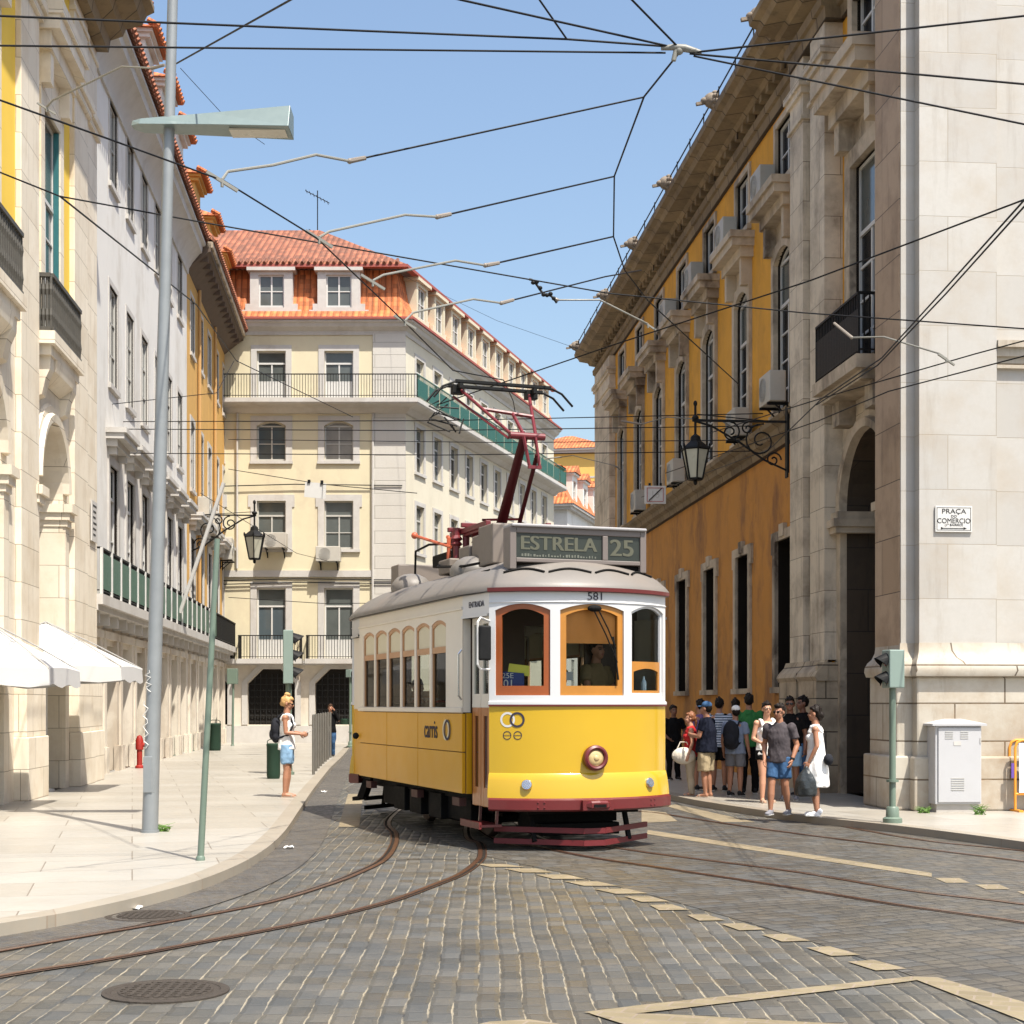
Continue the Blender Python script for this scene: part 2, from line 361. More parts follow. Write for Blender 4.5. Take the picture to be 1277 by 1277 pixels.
    if trans:
        q = MB(); q.box(-w/2+fr+0.01, w/2-fr-0.01, y1-0.03, y1-0.02, H+fr*0.6+0.01, h-fr-0.01); A.append(('transom_pane', q.mesh('transom_pane', MATS['glass_mid']), 1))
    if shutter:
        q = MB()
        q.box(w/2-0.045, w/2-0.002, -0.02, rec-0.055, 0.05, h-0.02)
        A.append(('shutter', q.mesh('shutter', MATS['teal_paint']), 1))
    ASM[key] = A
def railing(mb, p, q, z0, h, n, r=0.011, post=0.02, out=None):
    p, q = Vector(p), Vector(q)
    for zz, w in ((z0+0.08,0.03),(z0+h,0.05)): mb.bar(p+Vector((0,0,zz)), q+Vector((0,0,zz)), w, w*0.8)
    for i in range(n+1):
        b = p.lerp(q, i/n); big = i in (0, n); mb.bar(b+Vector((0,0,z0)), b+Vector((0,0,z0+h)), post*1.6 if big else r*2)
    return mb
# ---------------------------------------------------------------- materials
lime = stone('limestone', (0.76,0.685,0.56), (0.66,0.585,0.465), 1.25, 0.62, 0.006, dirt=(0.40,0.27,0.13), amt=0.5)
marble = stone('pier_marble', (0.45,0.43,0.395), (0.385,0.365,0.335), 1.5, 0.82, 0.007, mcol=(0.30,0.27,0.22), dirt=(0.33,0.25,0.16), amt=0.5, rough=0.5, bump=0.25)
plinth_m = stone('plinth_stone', (0.47,0.43,0.36), (0.40,0.36,0.295), 1.55, 0.57, 0.014, mcol=(0.09,0.065,0.04), dirt=(0.24,0.145,0.06), amt=0.75, bump=0.5)
shade_st = stone('weathered_stone', (0.68,0.59,0.46), (0.57,0.48,0.36), 1.3, 0.75, 0.007, dirt=(0.085,0.05,0.028), amt=0.85, bump=0.6)
trim_st = plain('trim_stone', (0.50,0.41,0.30), 0.75, 0.25, 4, 0.4, 30, streak=0.75, dirt=(0.09,0.065,0.045))
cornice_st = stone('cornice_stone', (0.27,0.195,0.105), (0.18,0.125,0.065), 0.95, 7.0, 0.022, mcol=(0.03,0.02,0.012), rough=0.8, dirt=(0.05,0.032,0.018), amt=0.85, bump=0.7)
lightst = plain('pale_stone', (0.48,0.46,0.43), 0.7, 0.1, 5, 0.2, 40, streak=0.25, dirt=(0.25,0.2,0.15))
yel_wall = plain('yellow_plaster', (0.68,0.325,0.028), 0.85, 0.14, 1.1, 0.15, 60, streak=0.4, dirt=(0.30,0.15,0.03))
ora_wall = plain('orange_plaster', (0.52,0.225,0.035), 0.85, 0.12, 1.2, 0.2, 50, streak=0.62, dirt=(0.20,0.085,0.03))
bright_yel = plain('bright_yellow_plaster', (0.78,0.52,0.06), 0.85, 0.06, 1.5, 0.1, 60)
white_wall = plain('white_plaster', (0.66,0.645,0.61), 0.85, 0.06, 0.8, 0.1, 60, streak=0.35, dirt=(0.42,0.38,0.32))
ochre_wall = plain('ochre_plaster', (0.56,0.32,0.08), 0.85, 0.08, 1, 0.12, 60, streak=0.2, dirt=(0.3,0.17,0.06))
cream_wall = plain('cream_plaster', (0.60,0.54,0.375), 0.85, 0.07, 1, 0.12, 60, streak=0.4, dirt=(0.5,0.42,0.3))
far_yel = plain('far_yellow_plaster', (0.70,0.46,0.12), 0.85, 0.08, 1)
shop_st = plain('shop_stone', (0.60,0.54,0.45), 0.75, 0.1, 2, 0.25, 40, streak=0.35, dirt=(0.25,0.17,0.1))
wh_paint = plain('white_paint', (0.55,0.54,0.515), 0.45, 0.05, 6)
gray_paint = plain('weathered_paint', (0.42,0.41,0.38), 0.6, 0.15, 8)
teal = plain('teal_paint', (0.025,0.13,0.14), 0.45, 0.15, 6)
green_paint = plain('dark_green_paint', (0.015,0.085,0.05), 0.4, 0.2, 6)
grey_green = plain('grey_green_paint', (0.13,0.175,0.135), 0.45, 0.1, 6)
pole_m = plain('galvanised_paint', (0.23,0.245,0.25), 0.45, 0.15, 5, metal=0.2)
iron = plain('black_iron', (0.014,0.014,0.014), 0.5, 0.3, 10)
wood_dark = plain('dark_eave_timber', (0.10,0.07,0.05), 0.8, 0.3, 4)
dark_in = plain('dark_interior', (0.02,0.018,0.016), 0.9, 0.2, 3)
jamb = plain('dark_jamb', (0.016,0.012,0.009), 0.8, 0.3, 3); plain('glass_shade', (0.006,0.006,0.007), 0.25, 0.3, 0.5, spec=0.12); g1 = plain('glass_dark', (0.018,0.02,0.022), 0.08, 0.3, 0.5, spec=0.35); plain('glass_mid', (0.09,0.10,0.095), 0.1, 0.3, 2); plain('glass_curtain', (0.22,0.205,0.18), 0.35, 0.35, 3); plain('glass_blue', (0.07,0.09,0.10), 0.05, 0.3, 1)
gm, gb = MATS['glass_mid'], MATS['glass_blue']
tile_new = tiles('orange_roof_tile', (0.55,0.16,0.05), 0.26, 0.20, (0.25,0.10,0.05), 0.35)
tile_old = tiles('brown_roof_tile', (0.30,0.10,0.05), 0.26, 0.16, (0.10,0.055,0.04), 0.6)
tile_dark = tiles('lichen_roof_tile', (0.20,0.15,0.11), 0.28, 0.2, (0.06,0.05,0.04), 0.6)
red_gut = plain('red_gutter', (0.30,0.07,0.05), 0.6, 0.2, 5)
ac_white = plain('ac_casing', (0.43,0.41,0.36), 0.5, 0.08, 5, streak=0.3, dirt=(0.25,0.2,0.15))
setts = cobble('basalt_setts', (0.058,0.058,0.052), (0.112,0.106,0.091), 0.132, 0.23, R(-1), sandamt=0.85, joint=0.08, rough=0.5)
setts2 = cobble('worn_setts', (0.058,0.053,0.044), (0.092,0.084,0.070), 0.13, 0.21, R(64), sand=(0.055,0.047,0.038), joint=0.2, sandamt=0.8, cross=0.85)
setts3 = cobble('gutter_setts', (0.065,0.058,0.05), (0.10,0.09,0.078), 0.055, 0.055, R(20), sand=(0.2,0.17,0.13), sandamt=0.5, bump=0.5)
flag = slabs('pavement_slabs', (0.365,0.345,0.305), (0.315,0.29,0.245), 1.7, 0.95, R(-14), 0.0065, (0.17,0.14,0.11), 0.33)
kerb_m = slabs('kerb_stone', (0.31,0.275,0.22), (0.27,0.235,0.185), 1.4, 3.0, R(-20))
mark_m = slabs('marking_stone', (0.25,0.205,0.125), (0.18,0.145,0.085), 0.2, 0.13, R(20), 0.008, rough=0.5)
rust = plain('rail_steel', (0.15,0.075,0.045), 0.35, 0.3, 6, metal=0.6)
groove = plain('rail_groove', (0.02,0.016,0.013), 0.8, 0.3, 6)
# ---------------------------------------------------------------- ground
g = MB(); g.quad((-900,-300,-0.03),(900,-300,-0.03),(900,1500,-0.03),(-900,1500,-0.03)); struct(g.build('ground', plain('asphalt_ground', (0.20,0.185,0.165), 0.8, 0.2, 0.4)))
def offs(px, z): return [GP(x, y, z) for x, y in px]
LK = [GP(x, y, 0.1) for x, y in [(-700,1290),(-300,1202),(-120,1172),(0,1152),(100,1135),(200,1112),(270,1090),(320,1066),(352,1040),(372,1012),(390,985),(408,962)]]
LK = LK+[st(-1.15,40,0.1), st(-1.05,48,0.1), st(-1.0,56,0.1)]
LKc = catmull(LK, 6)
def offset_curve(c, d):
    out = []
    for i, p in enumerate(c):
        t = (c[min(i+1,len(c)-1)]-c[max(i-1,0)]); t.z = 0; t.normalize(); out.append(p+Vector((t.y, -t.x, 0))*d)
    return out
def strip(mb, a, b, z0, z1=None):
    for i in range(len(a)-1):
        mb.quad(Vector((a[i].x,a[i].y,z0)), Vector((a[i+1].x,a[i+1].y,z0)), Vector((b[i+1].x,b[i+1].y,z0)), Vector((b[i].x,b[i].y,z0)))
def pavement(name, curve, side, back):
    inner = offset_curve(curve, side*0.22)
    m = MB(); m.poly([Vector((p.x,p.y,0.1)) for p in inner]+[Vector((p.x,p.y,0.1)) for p in back]); struct(m.build(name, flag))
    k = MB()
    for i in range(len(curve)-1):
        a, b, c, d = curve[i], curve[i+1], inner[i+1], inner[i]
        k.quad((a.x,a.y,0.103),(b.x,b.y,0.103),(c.x,c.y,0.103),(d.x,d.y,0.103)); k.quad((a.x,a.y,-0.02),(b.x,b.y,-0.02),(b.x,b.y,0.103),(a.x,a.y,0.103)); k.quad((d.x,d.y,0.09),(c.x,c.y,0.09),(c.x,c.y,0.103),(d.x,d.y,0.103))
    struct(k.build('kerb', kerb_m))
pavement('pavement', LKc, -1, [st(-1.0,62), st(-12,66), st(-12,10), Vector((-14,5,0))])
gt = MB(); strip(gt, offset_curve(LKc, 0.0), offset_curve(LKc, 0.5), 0.008); struct(gt.build('gutter', setts3))
RK = [GP(x, y, 0.1) for x, y in [(1900,1150),(1600,1100),(1400,1068),(1277,1050),(1130,1031),(1000,1017),(900,1003),(840,992)]]+[st(5.1,31,0.1), st(5.05,40,0.1), st(5.0,58,0.1)]
RKc = catmull(RK, 6)
pavement('pavement', RKc, 1, [st(9.2,58), st(9.2,24), st(20,23.5), st(30,18)])
far_pv = MB(); far_pv.poly([st(5.0,58.02,0.1), st(9.2,58.02,0.1), st(9.2,75,0.1), st(5.0,75,0.1)]); struct(far_pv.build('pavement', flag))
cpv = MB(); cpv.box(-25,-3.6,60.8,63.2,-0.02,0.097); cpv.build('pavement', flag); struct(bpy.data.objects['pavement.003'])
rd = MB(); rd.quad((-30,2,0),(30,2,0),(30,140,0),(-30,140,0)); struct(rd.build('road', setts))
r2 = [GP(x,y,0.004) for x,y in [(598,1066),(700,1088),(800,1113),(900,1141),(1000,1170),(1100,1203),(1300,1276),(1600,1390)]]
r2 = [Vector((p.x,p.y,0.004)) for p in r2]+[Vector((12,9,0.004)), Vector((14,20,0.004)), st(5.3,22,0.004), st(5.3,90,0.004), st(-0.4,90,0.004), st(-0.4,34,0.004), GP(430,985,0.004), GP(500,1030,0.004)]
m = MB(); m.poly(r2); struct(m.build('road', setts2))
def rail(name, px, ext=None, gside=1):
    c = catmull([GP(x,y,0.0) for x,y in px]+(ext or []), 6); m = MB()
    a, b = offset_curve(c, -0.024), offset_curve(c, 0.024); m.cm = 0; strip(m, a, b, 0.0105)
    for i in range(len(a)-1):
        for q in (a, b): m.quad((q[i].x,q[i].y,0.004),(q[i+1].x,q[i+1].y,0.004),(q[i+1].x,q[i+1].y,0.0105),(q[i].x,q[i].y,0.0105))
    m.cm = 1; strip(m, offset_curve(c, gside*0.024), offset_curve(c, gside*0.06), 0.0065); strip(m, offset_curve(c, -gside*0.024), offset_curve(c, -gside*0.034), 0.0065)
    m.cm = 0; strip(m, offset_curve(c, gside*0.06), offset_curve(c, gside*0.075), 0.0095)
    struct(m.build(name, [rust, groove]))
rail('tram_rail', [(-200,1222),(0,1187),(120,1166),(225,1148),(338,1125.6),(413,1103),(451,1088),(480,1073),(493,1055),(494,1040),(488,1020)], [st(1.0,31), st(1.1,40), st(1.1,60), st(1.1,90)], -1)
rail('tram_rail', [(-200,1256),(0,1218),(120,1199),(225,1180),(376,1151),(480,1125.6),(540,1104),(574,1090),(594,1075),(599,1066),(596,1052),(580,1036)], [st(1.95,31), st(2.0,40), st(2.0,60), st(2.0,90)], 1)
rail('tram_rail', [(1600,1203),(1277,1151),(1121,1129),(979,1106),(880,1091),(800,1079),(740,1070),(670,1056),(610,1042)], [st(1.06,31.5), st(1.08,40)], -1)
rail('tram_rail', [(1600,1177),(1277,1129),(1136,1112),(1001,1089.6),(900,1076),(800,1063),(720,1050),(660,1038)], [st(1.96,31.5), st(1.98,40)], 1)
rail('tram_rail', [(1700,1135),(1277,1074.7),(1061,1048.6),(934,1031.7),(826,1015),(760,1004)], [st(3.0,38), st(2.9,50), st(2.9,90)], -1)
rail('tram_rail', [(1700,1110),(1277,1062),(1151,1048.6),(1043,1030),(890,1003.7),(830,995)], [st(3.95,38), st(3.85,50), st(3.85,90)], 1)
mk = MB()
def gpoly(px, z=0.008): mk.poly([GP(x,y,z) for x,y in px])
gpoly([(808,1035),(987,1062),(1162,1088.5),(1162,1093.5),(987,1067.5),(806,1040)])
for c in [(1188,1098),(1238,1106),(1290,1114.5),(1345,1123)]: gpoly([(c[0]-22,c[1]-3),(c[0]+8,c[1]-3.2),(c[0]+22,c[1]+2.8),(c[0]-8,c[1]+3)])
for a, b, c, d in [((593,1077),(630,1077.5),(655,1081),(612,1081)),((628,1083),(668,1083),(690,1088),(652,1088)),((668,1090.5),(708,1090.5),(730,1096),(690,1096)),((704,1099),(745,1099),(770,1104.5),(728,1104.5)),((740,1108.5),(782,1108),(808,1114),(768,1114.5)),((778,1117.5),(812,1118),(835,1124),(800,1124.5)),((810,1128.5),(838,1127.5),(860,1134.5),(822,1135)),((856,1140.5),(880,1140),(905,1147.5),(872,1148)),((899,1152),(927,1151),(955,1159),(922,1160)),((950,1165.5),(980,1164.5),(1011,1173),(975,1174)),((1005,1181.5),(1035,1180),(1073,1190.5),(1037,1192)),((1057,1199),(1090,1197),(1131,1208),(1092,1210))]:
    gpoly([a,b,c,d])
gpoly([(728,1262),(800,1253),(1136,1217.5),(1168,1218.5),(1130,1224),(800,1263),(760,1267)])
gpoly([(1137,1219.5),(1169,1218.5),(1300,1256),(1300,1282)], 0.0084)
gpoly([(735,1263.5),(822,1264),(1090,1279),(1200,1290),(800,1284)], 0.0088)
gpoly([(540,1290),(610,1274),(660,1271),(700,1277),(740,1290)])
gpoly([(434,990),(453,990),(448,1031),(422,1031)]); gpoly([(830,1005),(842,1003),(942,1025),(900,1025)]); gpoly([(800,1010),(830,1013),(845,1024),(800,1026)])
struct(mk.build('road_marking', mark_m))
cover_m = plain('cast_iron_cover', (0.055,0.046,0.038), 0.6, 0.4, 25, 0.8, 60)
def manhole(px, py, r, label):
    m = MB(); c = GP(px, py, 0); m.lathe([(r,0.0),(r,0.010),(r-0.05,0.012),(r-0.055,0.007),(r-0.09,0.007),(r-0.095,0.014)], 40, Matrix.Translation(c))
    for i in range(-5,6):
        y = i*r*0.15; x = math.sqrt(max(0,(r-0.11)**2-y*y))
        if x > 0.05: m.box(c.x-x, c.x+x, c.y+y-0.012, c.y+y+0.012, 0.013, 0.019); 
        if x > 0.05: m.box(c.x+y-0.012, c.x+y+0.012, c.y-x, c.y+x, 0.013, 0.0185)
    tag(m.build('manhole_cover', cover_m), label, 'manhole cover')
manhole(207, 1237, 0.37, 'round rough iron manhole cover in the setts below the curved rails')
manhole(185, 1143, 0.34, 'round iron manhole cover between the left kerb and the first rail')
# ================================================================ right palace: yellow wall behind stone pilasters, corner pier
XR, X0R = 8.377, 8.41
def RY(Y): return yl(X0R, Y)
rp = street_thing('palace', 'long yellow building in shade with stone pilasters, arch and white corner pier beside the tram', 'building', 7.8, 22.2)
fR = lambda a, z, d: Vector((XR+d, a, z))
yA, yE = RY(29.8), RY(57.3)
wins = [RY(y) for y in (31.4,34.95,38.4,41.85,45.25,48.65,52.1)]
ops = []
for y in wins[0:]:
    ops += [dict(a0=y-0.62,a1=y+0.62,z0=7.75,z1=10.9,rise=0.22,shape='seg'), dict(a0=y-0.6,a1=y+0.6,z0=12.5,z1=13.75)]
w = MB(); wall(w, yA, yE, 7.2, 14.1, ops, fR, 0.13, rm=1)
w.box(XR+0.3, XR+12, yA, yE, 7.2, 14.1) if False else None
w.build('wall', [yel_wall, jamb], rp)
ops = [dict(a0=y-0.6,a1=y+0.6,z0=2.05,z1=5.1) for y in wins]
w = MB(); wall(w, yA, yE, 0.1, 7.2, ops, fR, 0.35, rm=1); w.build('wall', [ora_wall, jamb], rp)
gsh = MATS['glass_shade']
win_asm('rg', 1.2, 3.05, iron, gsh, trim_st, sw=0.2, proud=0.06, ears=0.12, nx=3, rows=(0.25,0.5,0.75), rec=0.36, sill=True, keystone=True)
win_asm('rt', 1.24, 3.15, wh_paint, gsh, trim_st, sw=0.2, proud=0.08, rise=0.22, nx=2, rows=(0.22,0.48,0.74), rec=0.12, hood=(3.95,0.55,0.5), trans=0.9)
win_asm('ra', 1.2, 1.25, wh_paint, gsh, trim_st, sw=0.14, proud=0.05, nx=2, rows=(0.5,), rec=0.12)
for y in wins:
    asm_place('rg', rp, (XR, y, 2.05), R(-90)); asm_place('rt', rp, (XR, y, 7.75), R(-90)); asm_place('ra', rp, (XR, y, 12.5), R(-90))
# back of the building, roof
w = MB(); w.quad((XR+0.3,yE,0.0),(XR+14,yE,0.0),(XR+14,yE,14.4),(XR,yE,14.4)); w.quad((XR+14,yE,0),(XR+14,24,0),(XR+14,24,14.4),(XR+14,yE,14.4)); w.build('wall', yel_wall, rp)
# string course
c = MB()
prof = [(0.0,7.0),(-0.10,7.02),(-0.12,7.16),(-0.22,7.22),(-0.24,7.34),(-0.34,7.42),(-0.36,7.52),(0.0,7.60)]
c.sweep(prof, [lambda d,z,a=a: Vector((XR+d,a,z)) for a in (yA,yE)])
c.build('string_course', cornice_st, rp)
# main cornice with tile capping and parapet
def cornice(mb, xf, a0, a1, ext=0.0, z=14.0):
    pr = [(0.02,z),(-0.08,z),(-0.10,z+0.22),(-0.16,z+0.24),(-0.18,z+0.40),(-0.06,z+0.44),(-0.06,z+0.56),(-0.3,z+0.6),(-0.36,z+0.70),(-0.68,z+0.75),(-0.74,z+0.86),(-0.86,z+0.92),(-0.88,z+1.02),(0.02,z+1.06)]
    mb.sweep(pr, [lambda d,z,a=a: Vector((xf+d-(ext if d < -0.01 else 0),a,z)) for a in (a0,a1)])
c = MB(); cornice(c, XR, yA, yE+0.9); cornice(c, XR, RY(24.2), RY(27.4)); cornice(c, XR, RY(27.35), yA+0.02, 0.28)
n = int((yE-yA)/0.55)
for i in range(n): a = yA+0.2+i*0.55; c.box(XR-0.29, XR-0.05, a, a+0.2, 14.44, 14.59)
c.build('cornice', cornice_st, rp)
c = MB(); c.sweep([(-0.86,15.03),(-0.85,15.12),(-0.3,15.4),(-0.28,15.75),(0.3,15.8),(0.3,15.03)], [lambda d,z,a=a: Vector((XR+d,a,z)) for a in (RY(24.2), yE+0.85)]); c.build('parapet', tile_dark, rp)
r = MB(); r.quad((XR+0.2,RY(24.0),16.0),(XR+0.2,yE,16.0),(XR+7,yE,19.5),(XR+7,RY(24.0),19.5)); r.quad((XR+14,RY(24.0),16.0),(XR+14,yE,16.0),(XR+7,yE,19.5),(XR+7,RY(24.0),19.5)); r.add([(XR+0.2,yE,16.0),(XR+14,yE,16.0),(XR+7,yE,19.5)],[(0,1,2)]); r.build('roof', tile_old, rp)
lr = MB()
a = RY(24.5); lr.bar((XR-0.82,a,15.34),(XR-0.82,yE+0.8,15.34),0.025)
for i in range(22): y = a+(yE-a)*i/21; lr.bar((XR-0.82,y,15.05),(XR-0.82,y,15.4),0.025)
lr.build('lightning_conductor', iron, rp)
random.seed(3); brown_st = stone('brown_stone', (0.44,0.32,0.22), (0.36,0.25,0.16), 2.2, 0.85, 0.008, mcol=(0.06,0.04,0.025), dirt=(0.10,0.055,0.03), amt=0.75); garg = plain('gargoyle_stone', (0.20,0.16,0.12), 0.85, 0.5, 9, 0.8, 20)
for Y in (30.0, 34.2, 39.6, 44.8, 50.4, 57.6):
    m = MB(); y = RY(Y); B = Vector((XR-0.86, y, 15.2))
    m.ell(B+Vector((-0.05,0,0.02)), (0.24,0.2,0.22)); m.ell(B+Vector((-0.26,0,0.0)), (0.12,0.12,0.1)); m.ell(B+Vector((0.2,0,-0.06)), (0.3,0.16,0.16))
    for k in range(9):
        t = k*0.7; m.ell(B+Vector((0.02, 0.2*math.cos(t), 0.02+0.2*math.sin(t))), (0.1,0.075,0.075), 8, 6)
    m.bar(B+Vector((-0.3,0,-0.06)), B+Vector((-0.5,0,-0.1)), 0.1, 0.08); m.v = [B+(v-B)*0.8 for v in m.v]; m.build('gargoyle', garg, rp, smooth=50)
# far end pilaster
def pilaster(mb, xf, a0, a1, z0, z1, p, cap=13.35):
    mb.box(xf-p, xf+0.05, a0, a1, z0, z1)
    mb.box(xf-p-0.06, xf+0.04, a0-0.06, a1+0.06, cap, cap+0.12); mb.box(xf-p-0.11, xf+0.03, a0-0.11, a1+0.11, cap+0.12, cap+0.24); mb.box(xf-p-0.05, xf+0.035, a0-0.05, a1+0.05, cap-0.5, cap-0.42)
m = MB(); pilaster(m, XR, RY(53.7), yE, 0.1, 13.99, 0.22); m.box(XR-0.3, XR+0.06, RY(53.6), yE+0.1, 0.1, 1.9); m.build('pilaster', shade_st, rp)
# pilaster pair + arch bay + pier
m = MB(); pilaster(m, XR, RY(28.95), RY(29.85), 2.5, 14.05, 0.32, 13.3); m.build('pilaster', shade_st, rp)
m = MB(); pilaster(m, XR, RY(27.5), RY(28.4), 2.5, 14.05, 0.34, 13.3); m.box(XR-0.03, XR+0.04, RY(28.3), RY(29.0), 0.1, 14.03); m.build('pilaster', shade_st, rp)
shade_st2 = stone('plinth_weathered', (0.50,0.40,0.28), (0.38,0.30,0.20), 1.2, 0.6, 0.012, mcol=(0.05,0.035,0.02), dirt=(0.05,0.03,0.018), amt=0.9)
def base_mould(mb, x, a0, a1, zt, p, ends=True):
    pr = [(0.0,zt-0.02),(-0.05,zt-0.02),(-0.09,zt-0.12),(-0.2,zt-0.24),(-0.24,zt-0.32),(-0.2,zt-0.4),(0.0,zt-0.4)]
    mb.sweep(pr, [lambda d,z,a=a: Vector((x+d,a,z)) for a in (a0,a1)])
m = MB(); m.box(XR-0.5, XR+0.05, RY(28.8), RY(30.0), 0.1, 2.12); m.box(XR-0.52, XR+0.05, RY(27.4), RY(28.55), 0.1, 2.118); m.box(XR-0.25, XR+0.05, RY(28.5), RY(28.85), 0.1, 2.11)
base_mould(m, XR-0.30, RY(28.75), RY(30.05), 2.52, 0.2); base_mould(m, XR-0.32, RY(27.35), RY(28.6), 2.518, 0.2); base_mould(m, XR-0.02, RY(28.5), RY(28.85), 2.515, 0.2); m.box(XR-0.5, XR, RY(27.38), RY(27.5), 2.12, 2.45)
m.build('plinth', shade_st2, rp)
grime_shade_st = stone('grimy_shade_stone', (0.075,0.050,0.030), (0.05,0.034,0.02), 1.2, 0.75, 0.01, mcol=(0.02,0.014,0.01), dirt=(0.02,0.013,0.009), amt=0.8)  # near-black: the arch's deep shade put into its grimy stone colour
yB0, yB1 = RY(24.0), RY(27.52); yc = RY(26.05)
arch = dict(a0=yc-1.3, a1=yc+1.22, z0=0.1, z1=5.15, shape='semi')
wo = dict(a0=yc-0.68, a1=yc+0.68, z0=7.55, z1=11.1); wu = dict(a0=yc-0.62, a1=yc+0.62, z0=12.75, z1=14.4)
w = MB(); wall(w, yB0, yB1, 0.1, 7.2, [arch], fR, 1.3, rm=1); w.build('wall', [shade_st, grime_shade_st], rp)
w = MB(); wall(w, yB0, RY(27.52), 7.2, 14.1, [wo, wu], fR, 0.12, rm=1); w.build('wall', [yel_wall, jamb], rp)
ac_ = MB(); ac_.sweep([(0,0),(-0.14,0.02),(-0.16,0.16),(-0.08,0.2),(-0.08,0.3),(0,0.34)], [lambda d,z,t=t: Vector((XR+d, yc-0.04+(1.26+z)*math.cos(t), 5.15+(1.26+z)*math.sin(t))) for t in [math.pi*i/18 for i in range(19)]])
for a in (yc-1.3-0.33, yc+1.22): ac_.box(XR-0.12, XR, a, a+0.33, 0.1, 4.75)
for s, a in ((0,yc-1.62),(1,yc+1.06)): ac_.box(XR-0.25, XR+1.2, a, a+0.56, 4.75, 4.86); ac_.box(XR-0.3, XR+1.25, a-0.04, a+0.6, 4.86, 5.0); ac_.box(XR-0.22, XR+1.2, a, a+0.54, 5.0, 5.13)
ac_.build('archivolt', trim_st, rp)
# arcade interior behind the arch
w = MB(); w.quad((XR+5.5,yB0-1,0.1),(XR+5.5,yB1+2,0.1),(XR+5.5,yB1+2,7),(XR+5.5,yB0-1,7)); w.quad((XR+1.3,yB1+0.4,0.1),(XR+5.5,yB1+0.4,0.1),(XR+5.5,yB1+0.4,7),(XR+1.3,yB1+0.4,7)); w.quad((XR+0.3,yB0-1,6.9),(XR+6,yB0-1,6.9),(XR+6,yB1+2,6.9),(XR+0.3,yB1+2,6.9)); w.quad((XR+0.3,yB0-0.05,0.1),(XR+6,yB0-0.05,0.1),(XR+6,yB0-0.05,7),(XR+0.3,yB0-0.05,7)); w.build('arcade_wall', grime_shade_st, rp)
win_asm('rbig', 1.36, 3.55, wh_paint, gsh, trim_st, sw=0.3, proud=0.12, nx=2, rows=(0.25,0.5,0.75), rec=0.10, hood=(4.35,0.75,0.62), trans=1.2, bar=0.045)
asm_place('rbig', rp, (XR, yc, 7.55), R(-90))
win_asm('rup', 1.24, 1.65, wh_paint, gsh, trim_st, sw=0.25, proud=0.1, nx=2, rows=(0.5,), rec=0.11, bar=0.05); asm_place('rup', rp, (XR, yc, 12.75), R(-90))
b = MB(); b.box(XR-0.62, XR, yc-1.25, yc+1.25, 7.18, 7.4); b.box(XR-0.5, XR, yc-1.15, yc+1.15, 7.02, 7.18); b.box(XR-0.3, XR, yc-1.1, yc-0.7, 6.6, 7.02); b.box(XR-0.3, XR, yc+0.7, yc+1.1, 6.6, 7.02)
bo = b.build('balcony', trim_st, rp)
q = MB(); z0 = 7.4; P1, P2 = (XR-0.56, yc-1.2, 0), (XR-0.56, yc+1.2, 0)
railing(q, P1, P2, z0, 1.0, 26, 0.012); railing(q, (XR-0.02, yc-1.2, 0), P1, z0, 1.0, 6, 0.012); railing(q, (XR-0.02, yc+1.2, 0), P2, z0, 1.0, 6, 0.012); q.box(XR-0.57, XR-0.55, yc-1.2, yc+1.2, z0+0.06, z0+0.75)
q.v = [v-OFF[rp.name] for v in q.v]; link('railing', q.mesh('railing', iron), bo)
# corner pier: shafts and plinths
fy = 22.15
m = MB()
m.box(7.89, 9.3, 22.42, 23.55, 2.42, 17.2); m.box(8.10, 9.30, fy+0.06, 22.6, 2.42, 17.2); 
m.build('pier', marble, rp); m = MB(); m.box(7.872, 7.9, 22.45, 23.56, 2.43, 17.1); m.build('pier_face', brown_st, rp)  # separate browner panel laid over the pier's street side
m = MB(); m.box(XR-0.06, XR+1.2, 23.5, RY(24.25), 2.4, 16.5); m.build('pier', shade_st, rp)
m = MB(); m.box(7.80, 13.5, 22.36, 23.62, 0.1, 2.12); m.box(8.04, 13.6, fy, 22.5, 0.1, 2.11); m.box(XR-0.1, XR+1, 23.5, RY(24.3), 0.1, 2.1)
m.box(7.72, 9, 22.3, 23.7, 0.1, 0.92); m.box(7.98, 13.6, fy-0.06, 22.45, 0.1, 0.915); m.build('plinth', plinth_m, rp, bevel=0.03)
# flared base moulding round the shafts
m = MB()
prof = [(0.015,2.62),(0.03,2.5),(0.08,2.40),(0.15,2.34),(0.19,2.27),(0.2,2.2),(0.17,2.12),(-0.1,2.10),(-0.1,2.62)]
def mould(path, nrm):
    m.sweep(prof, [lambda d,z,p=p,n=n: Vector((p[0]+n[0]*d, p[1]+n[1]*d, z)) for p,n in zip(path,nrm)])
mould([(7.89,23.55),(7.89,22.42),(8.12,22.42)], [(-1,0),(-1,-1),(0,-1)]); mould([(8.10,22.5),(8.10,fy+0.06),(13.6,fy+0.06)], [(-0.6,0),(-0.6,-1),(0,-1)])
m.build('base_moulding', plinth_m, rp, smooth=40)
# plaza front beyond the pier
w = MB(); w.box(9.3, 13.6, fy+0.22, 23.4, 2.4, 16.8); w.build('wall', marble, rp)
m = MB(); m.box(9.34, 13.6, fy+0.14, fy+0.3, 6.78, 6.95); m.box(9.32, 13.6, fy+0.09, fy+0.3, 6.95, 7.08); m.box(9.31, 13.6, fy+0.03, fy+0.3, 7.08, 7.18); m.build('impost', plinth_m, rp)
m = MB(); m.box(7.82, 13.6, 22.0, 23.6, 17.0, 17.6); m.build('cornice', marble, rp)
